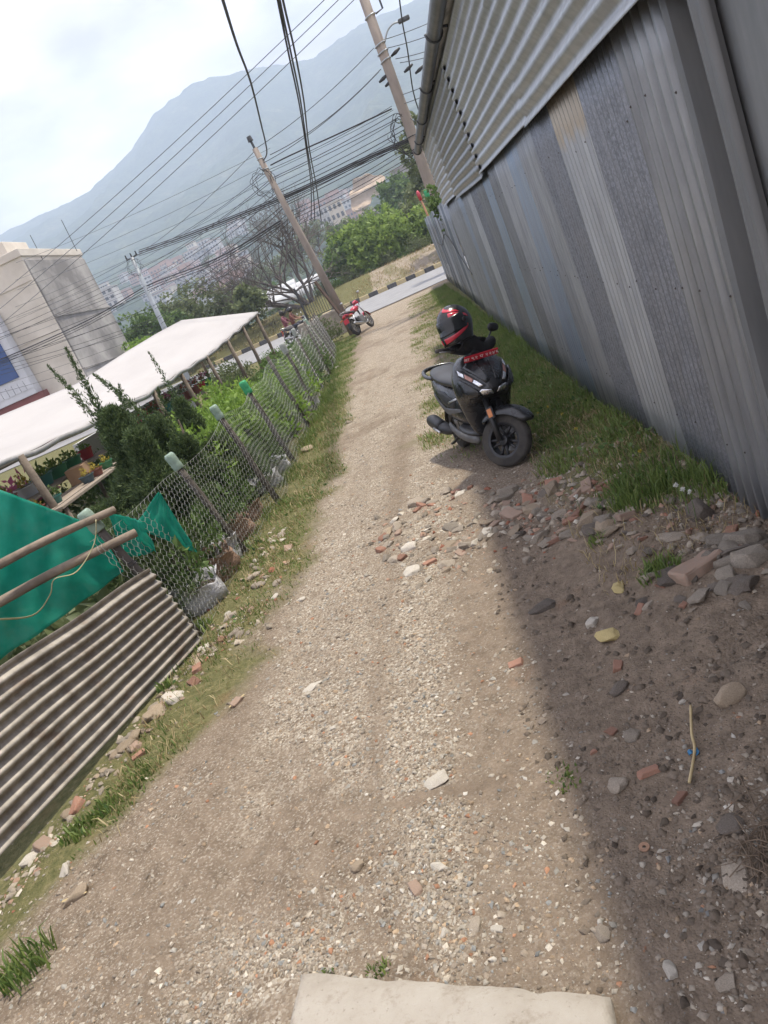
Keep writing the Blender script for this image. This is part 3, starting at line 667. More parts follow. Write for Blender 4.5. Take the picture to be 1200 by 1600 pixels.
# netting: real hexagons, wire by wire
def hex_net():
    E = []; ys0, ys1 = 4.75, 26.6
    By = [p[0].y for p in POSTS]
    def at(s, h):      # along-lane s, height fraction h -> world
        xb = float(np.interp(s, By, [p[0].x for p in POSTS])); xt = float(np.interp(s, By, [p[1].x for p in POSTS]))
        zt = float(np.interp(s, By, [p[1].z for p in POSTS])) - .10
        sag = .05 * math.sin(s * 2.1) + .03 * math.sin(s * 5.3)
        zt += .03 * math.sin(s * 3.3)
        bx = .035 + .02 * math.sin(s * 4 + h * 3)
        return (xb + (xt - xb) * h + bx, s + .01 * math.sin(h * 9 + s), (zt) * h + sag * h * (1 - h) + .01)
    s = ys0
    Vn = []; Fn = []
    def wire(p, q, r):
        p = np.array(p); q = np.array(q); d = q - p; L = np.linalg.norm(d)
        if L < 1e-6: return
        d /= L; u = np.cross(d, (1., 0., .1)); u /= np.linalg.norm(u) + 1e-9; w = np.cross(d, u)
        b = len(Vn)
        for c in (p, q):
            for k in range(3):
                a = k * 2.0944; Vn.append(c + (u * math.cos(a) + w * math.sin(a)) * r)
        for k in range(3):
            k2 = (k + 1) % 3; Fn.append((b + k, b + k2, b + 3 + k2, b + 3 + k))
    col = 0
    while s < ys1:
        wdt = .036 if s < 14 else .05          # half pitch along the fence
        nrow = 10 if s < 14 else 7
        r = .0013 if s < 9 else (.0014 if s < 14 else .0017)
        for k in range(nrow):
            h0 = k / nrow; hh = 1 / nrow
            o_ = (col % 2) * hh * .5
            z = lambda f: min(1.0, max(0, h0 + o_ + f * hh))
            # vertical twisted side then the two slanting sides of the cell
            a = at(s, z(0)); b = at(s, z(.28)); c = at(s + wdt, z(.62) if True else 0); d2 = at(s + wdt, z(-.20))
            wire(a, b, r * 1.35)
            wire(b, at(s + wdt, min(1, h0 + o_ + .5 * hh)), r)
            wire(a, at(s + wdt, max(0, min(1, h0 + o_ - .22 * hh))), r)
        wire(at(s, 1), at(s + wdt, 1), r * 1.2); wire(at(s, 0), at(s + wdt, 0), r * 1.2)
        s += wdt; col += 1
    o = np_mesh('wire_netting', np.array(Vn) - np.array(fence.location), np.array(Fn), M_NET, parent=fence)
    o['kind'] = 'stuff'
hex_net()
# bottles on the posts
def bottle_mat(name, c, rough=.12, tr=.75):
    m, t, b = new_mat(name); co = coords(t)
    b.inputs['Base Color'].default_value = (*c, 1); b.inputs['Roughness'].default_value = rough
    b.inputs['Transmission Weight'].default_value = tr; b.inputs['IOR'].default_value = 1.15
    bump(t, b, noise(t, 18, 4, .6, co), .3, .01); return m
B_PALE = bottle_mat('pale green plastic', (.62, .80, .66), tr=.6, rough=.25); B_GREEN = bottle_mat('bright green plastic', (.10, .48, .22), tr=.35, rough=.25); B_CLEAR = bottle_mat('cloudy clear plastic', (.76, .80, .76), tr=.6, rough=.25)
def bottle(p, d, s, mat, label):
    d = d.normalized(); M = Matrix.Translation(p - d * .09 * s) @ Vector((0, 0, 1)).rotation_difference(d).to_matrix().to_4x4()
    prof = [(.047, 0), (.053, .01), (.054, .06), (.050, .075), (.053, .09), (.054, .15), (.050, .172), (.038, .188), (.022, .182), (.010, .178)]
    mb = MB(); n = 20; base = []
    rings = []
    for r, z in prof:
        rings.append([M @ Vector((r * s * math.cos(a) * (1 + .06 * math.cos(5 * a) * (z > .165)), r * s * math.sin(a) * (1 + .06 * math.cos(5 * a) * (z > .165)), z * s)) for a in [2 * math.pi * k / n for k in range(n)]])
    mb.loft(rings, caps=False); mb.f.append(tuple(len(mb.v) - n + k for k in range(n)))
    o = mb.build('plastic_bottle', mat, smooth=True, solid=.0012)
    tag(o, label, 'bottle', 'bottles capping the fence posts')
for i, mat, s, lab in [(0, B_PALE, .98, 'pale green upturned bottle capping the fence post at the green net'), (1, B_PALE, .92, 'pale green upturned bottle on the post nearest the dark conifers'),
                       (2, B_PALE, .90, 'whitish green upturned bottle on a post before the bright leafy shrubs'), (3, B_GREEN, 1.0, 'bright green upturned bottle capping a wooden fence post'),
                       (5, B_CLEAR, 1.05, 'cloudy clear bottle capping a fence post past the bare-topped post'), (6, B_CLEAR, .95, 'small whitish bottle on a far fence post near the riders'),
                       (8, B_PALE, 1.05, 'pale green bottle on a far fence post below the riders')]:
    a, b_ = POSTS[i]; bottle(b_, b_ - a, s, mat, lab)

# ------------------------------------------------------------------ old corrugated sheet standing at the fence foot
sheet = empty('corrugated_sheet', (-2.6, 4, 0))
def tinsheet():
    A = Vector((-2.36, 4.86, .02)); A2 = ax(233, 888, -2.42)            # far end: bottom, top
    B = Vector((-3.55, 1.55, .0)); 
    Btop = Vector((-3.62, 1.55, .94))
    mb = MB(); nr = 10
    L = (B - A).length
    nrm = Vector((B - A)).cross(Vector((0, 0, 1))).normalized()
    if nrm.x < 0: nrm = -nrm
    def f(u, v):
        b = A.lerp(B, u); t_ = A2.lerp(Btop, u); p = b.lerp(t_, v)
        d = .019 * math.cos(2 * math.pi * v * nr)
        dent = .02 * math.exp(-((u - .48) / .06) ** 2 - ((v - .93) / .08) ** 2)
        curl = -.018 * (v > .98) 
        dent += .012 * float(fbm(u * 6, v * 2.2, 1.0, 3)) + .010 * math.exp(-((u - .2) / .03) ** 2 - ((v - .3) / .2) ** 2)
        d *= 1 + .5 * float(fbm(u * 9, v * 7, 1.0, 2))
        return p + nrm * (d - dent + curl + .008 * math.sin(u * 9)) + Vector((0, 0, .004 * math.sin(u * 5 + 1) * v + .006 * math.sin(u * 23) * v - .03 * math.exp(-((u - .5) / .05) ** 2) * (v > .97)))
    mb.grid(f, 40, nr * 8 + 1)
    o = wb(mb, 'tin_panel', G_OLD, sheet, smooth=True, solid=.0015)
    # a pale torn patch near the top edge
    mb = MB()
    def g2(u, v):
        uu = .47 + .13 * u + .03 * v; vv = .80 + .17 * v - .02 * math.sin(u * 5)
        return f(uu, vv) + nrm * .003
    mb.grid(g2, 12, 22); o = wb(mb, 'dust_patch', simple('caked pale cement', (.62, .56, .48), (.42, .37, .31), 16, .9), sheet, smooth=True); o['label'] = 'pale caked cement on the dented top edge'
tinsheet()
tag(sheet, 'old rusty corrugated sheet standing on edge below the green net', 'metal sheet')
# two wooden poles lashed to the end post
for (p0, p1, lab, r) in [(( -60, 912), (157, 806), 'upper bare wooden pole lashed to the end fence post', .030), ((-60, 972), (190, 842), 'lower bare wooden pole lashed to the end fence post', .033)]:
    e = ay(p1[0], p1[1], 5.02); s_ = ay(p0[0], p0[1], 4.3)
    e = e + (e - s_).normalized() * .04
    e.x += .075; s_.x += .05
    mid = e.lerp(s_, .5) + Vector((.0, 0, .015))
    mb = MB().tube(spline([s_ + (s_ - e) * .5, s_, mid, e], 4), [r * (1.08 - .012 * i + .07 * math.sin(i * 2.3) * (i % 3 == 1)) for i in range(13)], 10)
    o = mb.build('wooden_pole', M_POLE, smooth=True); tag(o, lab, 'pole')
# green shade net
def net_mat():
    m, t, b = new_mat('green shade netting'); co = coords(t)
    c = ramp(t, noise(t, 6, 6, .6, co), [(.3, (.0, .30, .205)), (.7, (.02, .42, .30))])
    c = mixc(t, ramp(t, noise(t, 2.5, 5, .6, co), [(.55, (0, 0, 0)), (.8, (.45, .45, .45))]), c, (.22, .38, .31))
    t.links.new(c, b.inputs['Base Color']); b.inputs['Roughness'].default_value = .6
    tr = N(t, 'ShaderNodeBsdfTranslucent'); t.links.new(c, tr.inputs['Color'])
    ms = N(t, 'ShaderNodeMixShader'); ms.inputs[0].default_value = .5
    tp = N(t, 'ShaderNodeBsdfTransparent'); ms2 = N(t, 'ShaderNodeMixShader'); ms2.inputs[0].default_value = .24
    t.links.new(b.outputs[0], ms.inputs[1]); t.links.new(tr.outputs[0], ms.inputs[2])
    t.links.new(ms.outputs[0], ms2.inputs[1]); t.links.new(tp.outputs[0], ms2.inputs[2])
    t.links.new(ms2.outputs[0], t.nodes['Material Output'].inputs['Surface'])
    bump(t, b, noise(t, 300, 2, .5, co), .3, .002)
    return m
M_GNET = net_mat()
def net_poly(name, corners, label, nu=34, nv=30, amp=.035, seed=0.0, sag=.0):
    """corners: top-left, top-right, bottom-right, bottom-left (world)"""
    a, b_, c, d = [Vector(p) for p in corners]; mb = MB()
    n = (b_ - a).cross(d - a).normalized()
    def f(u, v):
        p = a.lerp(b_, u).lerp(d.lerp(c, u), v)
        w = 1.6 * float(fbm(u * 4 + seed, v * 2 - u * 3, 1.3, 4)) + math.sin(seed + u * 9 + v * 5) * .35 + .5 * math.sin(seed * 2 + u * 17 - v * 11) * v + .35 * math.sin(u * 31 + v * 4 + seed)
        p = p + n * amp * w + Vector((0, 0, -sag * 4 * u * (1 - u) * (1 - v)))
        return p
    mb.grid(f, nu, nv); o = mb.build(name, M_GNET, smooth=True, solid=.001); tag(o, label, 'net', 'green shade nets on the fence'); return o
YN = 5.15
net_poly('shade_net', [ay(-60, 742, 4.8), ay(150, 822, YN), ay(195, 893, YN - .02), ay(-60, 1075, 4.35)], 'large green shade net sagging behind the two wooden poles', amp=.04, seed=.6, nv=36)
net_poly('shade_net', [ay(165, 797, 5.3), ay(222, 815, 5.3), ay(245, 862, 5.3), ay(200, 872, 5.3)], 'small green net flap bunched just past the end post', 16, 16, .03, 2.0)
net_poly('shade_net', [ay(248, 770, 5.75), ay(251, 771, 5.75), ay(312, 868, 5.75), ay(208, 822, 5.5)], 'pointed green net corner pulled up inside the wire netting', 18, 20, .02, 4.0)
# pale cloth tape along the net hem
o = MB().tube(spline([ay(150, 812, 4.84), ay(147, 850, 4.80), ay(120, 893, 4.70), ay(85, 905, 4.62), ay(78, 930, 4.58), ay(50, 962, 4.45), ay(-20, 968, 4.2)], 6), .011, 6, flat=.35).build('cloth_tape', simple('faded yellow tape', (.50, .47, .27), (.40, .37, .2), 20, .85), smooth=True)
tag(o, 'faded yellowish tape hanging from the pole over the green net', 'tape')
# ------------------------------------------------------------------ plants
L_CON = leaf_mat('dark conifer sprays', (.034, .070, .034), (.165, .225, .085), .25)
L_JUN = leaf_mat('dark juniper foliage', (.034, .066, .026), (.145, .200, .070), .25)
L_BRIGHT = leaf_mat('fresh green leaves', (.085, .170, .025), (.30, .44, .085), .4)
L_MID = leaf_mat('mid green leaves', (.050, .105, .030), (.170, .250, .075), .35)
L_TREE = leaf_mat('broad tree leaves', (.045, .100, .022), (.310, .420, .095), .4)
L_DULL = leaf_mat('dull olive leaves', (.070, .095, .042), (.20, .235, .105), .35)
L_DRY = leaf_mat('dry grass straw', (.25, .19, .09), (.45, .37, .20), .25)
L_GRASS = leaf_mat('grass blades', (.065, .125, .028), (.235, .300, .085), .35)
L_YEL = leaf_mat('yellow leaves', (.35, .28, .04), (.60, .48, .10), .3)
L_PINK = leaf_mat('pink petals', (.50, .06, .22), (.75, .25, .42), .3)
L_RED = leaf_mat('red petals', (.45, .04, .04), (.70, .18, .12), .3)
L_PALEDRY = leaf_mat('faded hydrangea heads', (.42, .30, .20), (.62, .48, .36), .3)
M_BARK = simple('brown bark', (.13, .10, .075), (.075, .06, .045), 16, .95, bstr=.7, bdist=.01)
M_BARKG = simple('grey bare bark', (.15, .125, .11), (.09, .075, .07), 10, .95, bstr=.5, bdist=.02)

def rnd_sphere(n): return unit(rng.normal(size=(n, 3)))
def conifer_mesh(h, r, n_sp, per, leafL, mat, open_=.12):
    """narrow conifer: upward-sweeping sprays, each a little fan of scale leaves"""
    t = rng.random(n_sp) ** .8; z = h * (.04 + .93 * t)
    rad = r * (1 - t) ** .75 * (.55 + .45 * rng.random(n_sp)) + open_ * r * .3
    rad *= (1 + .35 * np.sin(t * 17 + rng.random() * 6))
    a = rng.random(n_sp) * 6.283
    C = np.stack([rad * np.cos(a), rad * np.sin(a), z], 1)
    O = np.stack([np.cos(a), np.sin(a), 1.1 + .9 * t], 1); O = unit(O + .35 * rng.normal(size=O.shape))
    k = rng.random((n_sp, per, 1))
    P = C[:, None, :] + O[:, None, :] * k * leafL * 2.6 + rng.normal(size=(n_sp, per, 3)) * leafL * .22
    D = O[:, None, :] + .55 * rng.normal(size=(n_sp, per, 3))
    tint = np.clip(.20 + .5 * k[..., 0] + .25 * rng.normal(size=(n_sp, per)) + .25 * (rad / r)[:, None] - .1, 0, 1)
    return leaf_obj('foliage', P.reshape(-1, 3), D.reshape(-1, 3), leafL * (.6 + .7 * rng.random(n_sp * per)), mat, wr=.22, tint=tint.ravel(), obj=False)
def leader(mesh_list, base, tip, n, leafL):
    """a long whip of growth: leaves up a thin curved shoot"""
    t = rng.random(n); B = np.array(base)[None] * (1 - t[:, None]) + np.array(tip)[None] * t[:, None]
    B[:, 2] += .05 * np.sin(t * 3.1)
    d = unit((np.array(tip) - np.array(base))[None]); D = d + .55 * rng.normal(size=(n, 3))
    B = B + rng.normal(size=(n, 3)) * .03 * (1 - t[:, None]) ** .7
    return B, D, leafL * (1.15 - .6 * t)
def shrub_mesh(rx, ry, h, n_cl, per, leafL, mat, wr=.5, low=.05, up=.35, name='foliage'):
    c = rnd_sphere(n_cl) * (rng.random((n_cl, 1)) ** .4); c[:, 2] = np.abs(c[:, 2]) * .5 + .5 * (c[:, 2] * .5 + .5)
    C = c * np.array([rx, ry, h * (1 - low)]) + np.array([0, 0, h * low])
    rc = .22 * (rx + h) / 2
    off = rnd_sphere(n_cl * per).reshape(n_cl, per, 3) * (rng.random((n_cl, per, 1)) ** .5) * rc
    P = C[:, None] + off; D = off / rc + np.array([0, 0, up]) + .5 * rng.normal(size=off.shape)
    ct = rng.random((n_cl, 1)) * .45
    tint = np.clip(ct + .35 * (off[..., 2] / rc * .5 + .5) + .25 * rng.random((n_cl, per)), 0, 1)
    P = P.reshape(-1, 3); P[:, 2] = np.maximum(P[:, 2], .02)
    return leaf_obj(name, P, D.reshape(-1, 3), leafL * (.6 + .8 * rng.random(len(P))), mat, wr=wr, tint=tint.ravel(), obj=False)
def stems_mesh(h, n, spread, r=.012):
    mb = MB()
    for k in range(n):
        a = random.random() * 6.28; e = spread * random.random() ** .5
        mb.tube([(0, 0, -.05), (math.cos(a) * e * .4, math.sin(a) * e * .4, h * .4), (math.cos(a) * e, math.sin(a) * e, h * random.uniform(.65, .9))], [r, r * .8, r * .35], 5)
    me = mb.mesh('stem', True); me.materials.append(M_BARK); return me
def plant(name, foliage, stem, loc, label, cat, group=None, rz=None, s=1.0, sz=1.0, tilt=None):
    o = empty(name, loc, random.random() * 6.28 if rz is None else rz); o.scale = (s, s, s * sz)
    if tilt: o.rotation_euler = (tilt[0], tilt[1], o.rotation_euler[2])
    link('foliage', foliage, None, o)
    if stem: link('stem', stem, None, o)
    tag(o, label, cat, group); return o

st_small = stems_mesh(.8, 6, .25); st_con = stems_mesh(1.7, 2, .08, .025)
# tall conifers by the fence
def tall_conifer(px_top, Y, r, label, whips):
    tip = ay(px_top[0], px_top[1], Y); zb = -.1
    h = tip.z - zb - .1
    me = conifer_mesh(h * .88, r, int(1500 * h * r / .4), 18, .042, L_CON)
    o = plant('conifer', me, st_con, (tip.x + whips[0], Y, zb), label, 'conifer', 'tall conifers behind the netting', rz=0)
    for wv in whips[1]:
        base, tp, n = wv; n = int(n * 1.8)
        B, D, LL = leader(None, base, tp, n, .055)
        leaf_obj('shoot', B, D, LL, L_CON, o, wr=.26, tint=np.clip(.55 + .3 * rng.normal(size=n), 0, 1))
    return o
t1 = ay(103, 545, 7.3)
tall_conifer((130, 600), 7.3, .42, 'tallest dark conifer with two long leaning tips before the white canopy', (.10, [((-.08, 0, 1.55), (t1.x - (ay(130, 600, 7.3).x + .10), 0, t1.z + .1), 330), ((-.1, 0, 1.5), (ay(75, 572, 7.3).x - (ay(130, 600, 7.3).x + .10), 0, ay(75, 572, 7.3).z + .1), 260), ((.05, 0, 1.3), (.22, 0, 1.95), 170)]))
t2 = ay(148, 588, 8.2)
tall_conifer((205, 625), 8.2, .34, 'dark conifer with a bent tip beside the tallest conifer', (.12, [((-.05, 0, 1.45), (t2.x - (ay(205, 625, 8.2).x + .12), 0, t2.z + .12), 300), ((.1, .1, 1.2), (.18, .1, 1.75), 150)]))
tall_conifer((172, 640), 7.0, .36, 'short broad conifer between the two tall conifers', (.10, [((0, 0, 1.1), (.05, 0, 1.7), 160)]))
tall_conifer((255, 660), 7.9, .36, 'short bushy conifer beside the bent-tipped conifer', (.08, [((0, 0, 1.0), (-.10, 0, 1.55), 160)]))
tall_conifer((255, 600), 9.6, .24, 'slim conifer with a thin upright spike before the canopy posts', (.08, [((0, 0, 1.3), (-.06, 0, 2.15), 180)]))
# juniper row behind the netting
jun = [conifer_mesh(1.0, .46, 760, 16, .045, L_JUN, .5) for _ in range(3)]
lab = ['low dark juniper in the row pressed against the netting']
for i, yj in enumerate([5.45, 6.05, 6.75, 7.4, 8.1, 8.8, 9.5, 10.3, 11.1, 12.0]):
    for k, dx in enumerate((-.66, -1.15)):
        if k == 1 and (yj < 6 or yj > 9): continue
        plant('juniper', jun[(i + k) % 3], st_small, (float(fence_x(yj)) + dx + random.uniform(-.08, .08), yj + .2 * k, -.08), lab[0] if k == 0 else 'low dark juniper in the second row from the netting', 'juniper', 'juniper row behind the netting' if k == 0 else 'second juniper row', s=random.uniform(.9, 1.12), sz=random.uniform(.9, 1.1) * (.92 if k == 0 else 1.0) * (1 if yj < 9 else .8))
# bright leafy shrubs
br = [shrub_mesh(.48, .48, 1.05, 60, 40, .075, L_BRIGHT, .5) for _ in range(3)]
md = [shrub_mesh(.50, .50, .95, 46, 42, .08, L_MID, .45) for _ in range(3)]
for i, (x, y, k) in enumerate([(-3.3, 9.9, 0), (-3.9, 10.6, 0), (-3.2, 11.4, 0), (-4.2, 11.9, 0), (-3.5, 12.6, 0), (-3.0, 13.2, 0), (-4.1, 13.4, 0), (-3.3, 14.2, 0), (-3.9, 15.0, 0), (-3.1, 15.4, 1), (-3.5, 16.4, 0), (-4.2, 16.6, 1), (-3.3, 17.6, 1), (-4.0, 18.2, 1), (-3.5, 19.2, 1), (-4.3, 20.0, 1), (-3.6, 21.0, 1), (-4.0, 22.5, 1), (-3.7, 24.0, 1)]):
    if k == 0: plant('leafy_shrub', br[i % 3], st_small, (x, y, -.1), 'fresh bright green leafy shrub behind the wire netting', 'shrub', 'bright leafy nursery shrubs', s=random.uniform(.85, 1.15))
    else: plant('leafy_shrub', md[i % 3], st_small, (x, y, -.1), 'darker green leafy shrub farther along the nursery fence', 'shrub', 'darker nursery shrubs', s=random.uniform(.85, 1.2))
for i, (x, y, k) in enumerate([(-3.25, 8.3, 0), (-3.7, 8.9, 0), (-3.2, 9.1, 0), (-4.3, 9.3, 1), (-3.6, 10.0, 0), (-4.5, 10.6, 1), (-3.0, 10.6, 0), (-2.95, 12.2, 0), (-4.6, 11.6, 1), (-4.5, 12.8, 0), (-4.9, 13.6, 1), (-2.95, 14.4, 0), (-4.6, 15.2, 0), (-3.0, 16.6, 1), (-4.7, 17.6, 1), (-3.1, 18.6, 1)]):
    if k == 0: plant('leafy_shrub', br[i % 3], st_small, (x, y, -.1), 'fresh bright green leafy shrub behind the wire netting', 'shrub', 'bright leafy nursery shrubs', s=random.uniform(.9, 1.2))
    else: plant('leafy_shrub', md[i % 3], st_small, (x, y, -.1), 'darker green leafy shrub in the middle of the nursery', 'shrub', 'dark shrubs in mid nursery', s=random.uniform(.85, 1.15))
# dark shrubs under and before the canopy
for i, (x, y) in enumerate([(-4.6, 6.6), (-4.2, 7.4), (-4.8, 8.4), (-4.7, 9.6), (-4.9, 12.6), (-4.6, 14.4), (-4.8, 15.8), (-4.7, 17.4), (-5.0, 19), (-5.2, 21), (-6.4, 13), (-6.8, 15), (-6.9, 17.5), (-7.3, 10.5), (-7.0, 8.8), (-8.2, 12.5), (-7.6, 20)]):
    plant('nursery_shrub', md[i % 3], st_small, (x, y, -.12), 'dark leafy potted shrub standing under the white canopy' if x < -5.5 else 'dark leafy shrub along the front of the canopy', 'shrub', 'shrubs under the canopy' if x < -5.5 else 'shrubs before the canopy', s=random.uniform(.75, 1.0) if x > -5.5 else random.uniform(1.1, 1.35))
# broad-leaved plants close behind the green net
bl = [shrub_mesh(.34, .34, .75, 24, 16, .15, L_DULL, .55) for _ in range(2)]
for i, (x, y) in enumerate([(-3.35, 6.0), (-3.9, 5.9), (-4.5, 5.6), (-3.2, 5.3), (-3.75, 5.0), (-4.4, 4.6)]):
    plant('broadleaf_plant', bl[i % 2], None, (x, y, -.1), 'broad-leaved olive green plant behind the green net', 'plant', 'broadleaf plants behind the green net', s=random.uniform(.8, 1.1))

# ------------------------------------------------------------------ canopy
def cloth_mat():
    m, t, b = new_mat('white shade cloth'); co = coords(t)
    c = ramp(t, noise(t, .8, 6, .6, mapping(t, co, (1, .25, 1))), [(.3, (.54, .52, .505)), (.7, (.46, .44, .43))])
    t.links.new(c, b.inputs['Base Color']); b.inputs['Roughness'].default_value = .8
    tr = N(t, 'ShaderNodeBsdfTranslucent'); t.links.new(c, tr.inputs['Color'])
    ms = N(t, 'ShaderNodeMixShader'); ms.inputs[0].default_value = .25
    t.links.new(b.outputs[0], ms.inputs[1]); t.links.new(tr.outputs[0], ms.inputs[2]); t.links.new(ms.outputs[0], t.nodes['Material Output'].inputs['Surface'])
    bump(t, b, noise(t, 2.2, 6, .6, mapping(t, co, (1, .4, 1))), .35, .05); return m
can = empty('shade_canopy', (-6, 16, -.1)); tag(can, 'long white shade cloth canopy on wooden posts over the nursery pots', 'canopy')
fe_y = [5.0, 8.05, 9.9, 13.03, 17.9, 21.5, 25.0]; fe_z = [1.66, 1.60, 1.53, 1.50, 1.62, 1.84, 2.06]
be_y = [5.0, 13.7, 17.2, 20.8, 24, 27.0]; be_z = [2.05, 2.17, 2.19, 2.48, 2.70, 2.86]
def canf(u, v):
    yf = 5 + 20 * u; yb = 5 + 22 * u
    f = Vector((-5.0, yf, float(np.interp(yf, fe_y, fe_z)))); b_ = Vector((-8.0, yb, float(np.interp(yb, be_y, be_z))))
    p = f.lerp(b_, v)
    p.z += -.10 * math.sin(math.pi * v) * (.5 + .5 * math.sin(u * 24)) - .02 * math.sin(u * 60) * math.sin(math.pi * v) + .012 * math.sin(u * 90) * (1 - v)
    return p
mb = MB().grid(canf, 90, 16); wb(mb, 'cloth', cloth_mat(), can, smooth=True, solid=.003)
mb = MB().grid(lambda u, v: canf(u, 0) + Vector((.012 - .02 * v, 0, -.07 * v - .01 * math.sin(u * 70))), 90, 3)
wb(mb, 'hem', simple('grey hem cloth', (.50, .49, .48), (.40, .39, .385), 9, .85), can, smooth=True, solid=.003)
def canpost(x, y, zt, lean=0.0, r=.05):
    wb(MB().tube([(x - .02, y, -.2), (x, y + lean * .5, zt * .5), (x - .03, y + lean, zt)], [r * 1.05, r, r * .9], 9), 'post', M_POLE, can, smooth=True)
for y in (5.4, 8.55, 10.9, 13.35, 15.4, 17.5, 19.9, 22.2, 24.6): canpost(-4.98 + random.uniform(-.04, .02), y, float(np.interp(y, fe_y, fe_z)) - .01, random.uniform(-.1, .1), random.uniform(.04, .055))
for y in (9, 13.5, 17.5, 21.5, 26.8): canpost(-7.95, y, float(np.interp(y, be_y, be_z)) - .04)
wb(MB().tube([canf(u, .01) + Vector((.0, 0, -.045)) for u in np.linspace(0, 1, 24)], .028, 7), 'beam', M_POLE, can, smooth=True)
wb(MB().tube([canf(u, .985) + Vector((0, 0, -.045)) for u in np.linspace(0, 1, 24)], .028, 7), 'beam', M_POLE, can, smooth=True)

# plank benches and pots
M_PLANK = simple('grey bench plank', (.30, .25, .20), (.20, .165, .13), 7, .9, vary=.2, stretch=(1, .12, 1))
def bench(name, x0, x1, y0, y1, z, label, n):
    o = empty(name, ((x0 + x1) / 2, (y0 + y1) / 2, -.1)); tag(o, label, 'bench', 'plank benches under the canopy')
    w = (x1 - x0) / n
    for k in range(n):
        mb = MB().box((x0 + w * (k + .5), (y0 + y1) / 2, z + random.uniform(-.006, .006)), (w * .88, y1 - y0 + random.uniform(-.1, .1), .03)); wb(mb, 'plank', M_PLANK, o)
    for x in (x0 + .06, x1 - .06):
        for y in np.linspace(y0 + .15, y1 - .15, max(2, int((y1 - y0) / 1.3))):
            wb(MB().tube([(x, y, -.12), (x, y, z - .016)], .028, 6), 'leg', M_POLE, o, smooth=True)
    return o
bench('plank_bench', -5.35, -4.75, 8.3, 10.6, .84, 'lower grey plank bench holding a few small pots', 4)
bench('plank_bench', -6.05, -5.45, 8.2, 12.0, .98, 'upper plank bench with a row of coloured pots', 4)
bench('plank_bench', -6.1, -5.5, 14.2, 19.5, .86, 'far plank bench with green and red flower pots', 4)
P_MATS = {'red': simple('red plastic pot', (.45, .035, .045), (.36, .03, .04), 5, .45, bstr=0), 'green': simple('green plastic pot', (.05, .23, .10), (.04, .17, .08), 5, .45, bstr=0),
          'teal': simple('teal plastic pot', (.05, .20, .17), (.04, .15, .13), 5, .45, bstr=0), 'white': simple('grey white pot', (.52, .53, .54), (.42, .43, .44), 5, .5, bstr=0),
          'brown': simple('brown plastic pot', (.24, .085, .06), (.18, .065, .05), 5, .55, bstr=0), 'slate': simple('slate blue pot', (.07, .11, .13), (.05, .08, .1), 5, .5, bstr=0)}
M_SOIL = simple('potting soil', (.06, .045, .035), (.1, .075, .055), 40, .95)
pot_pl = [shrub_mesh(.10, .10, .12, 10, 12, .04, L_BRIGHT), shrub_mesh(.12, .12, .2, 10, 14, .045, L_MID), shrub_mesh(.1, .1, .14, 9, 12, .035, L_YEL)]
pot_fl = {'pink': shrub_mesh(.13, .13, .22, 10, 10, .04, L_PINK), 'red': shrub_mesh(.13, .13, .2, 9, 9, .04, L_RED)}
def pot(p, c, r, h, label, plant_k=0, fl=None, oval=1.0, group=None):
    o = empty('flower_pot', p, random.random() * .3); tag(o, label, 'pot', group)
    mb = MB().lathe([(r * .72, 0), (r * .95, h * .86), (r * 1.06, h * .87), (r * 1.06, h), (r * .94, h), (r * .92, h * .86)], 18)
    mb.v = [(x, y * oval, z) for x, y, z in mb.v]; mb.build('pot', P_MATS[c], o, auto=40)
    mb = MB().lathe([(r * .90, h * .85), (r * .5, h * .93)], 12); mb.v = [(x, y * oval, z) for x, y, z in mb.v]; mb.build('soil', M_SOIL, o)
    f = link('foliage', pot_pl[plant_k], None, o); f.location = (0, 0, h * .85); f.scale = (r / .13, r * oval / .13, r / .13)
    if fl: g = link('blossom', pot_fl[fl], None, o); g.location = (0, 0, h + .02); g.scale = (r / .13, r * oval / .13, r / .13)
    return o
z2 = .998
rowp = [(8.62, 'red', .12, .17, 'red pot of seedlings at the end of the upper bench'), (8.95, 'brown', .15, .15, 'brown trough of yellow seedlings beside the red end pot'), (9.50, 'white', .16, .15, 'grey white trough of seedlings on the upper bench'), (9.95, 'teal', .15, .16, 'teal green trough between the white and green troughs'),
        (10.42, 'green', .16, .16, 'green trough of pale seedlings on the upper bench'), (10.92, 'green', .155, .15, 'second green trough next to the small red pot'), (11.45, 'red', .12, .16, 'small red pot at the far end of the upper bench')]
for i, (y, c, r, h, l) in enumerate(rowp): pot((-5.75, y, z2), c, r, h, l, 2 if i in (1, 2) else 0, None, 1.25 if c != 'red' else 1.0)
for (y, x, c, l) in [(9.55, -4.95, 'slate', 'slate blue pot on the lower bench beside a brown pot'), (9.85, -4.95, 'brown', 'brown pot on the lower bench between blue and green pots'), (10.3, -4.98, 'green', 'shallow green pot at the far end of the lower bench'), (8.75, -5.05, 'teal', 'small teal pot beside the canopy post'), (8.4, -5.1, 'brown', 'terracotta brown pot at the near end of the lower bench')]:
    pot((x, y, .857), c, .10, .10, l, 1 if c == 'teal' else 2)
for i, (y, c, fl) in enumerate([(14.5, 'green', None), (15.0, 'brown', 'red'), (15.5, 'teal', 'pink'), (16.0, 'green', 'pink'), (16.5, 'teal', None), (17.2, 'brown', 'red'), (17.8, 'brown', 'red'), (18.4, 'red', 'red'), (19.0, 'green', 'pink')]):
    pot((-5.75, y, .878), c, .14, .18, f'{c} pot with {"red blooms" if fl == "red" else ("pink blooms" if fl else "plain leaves")} on the far bench', 1, fl, group='pots on the far bench')
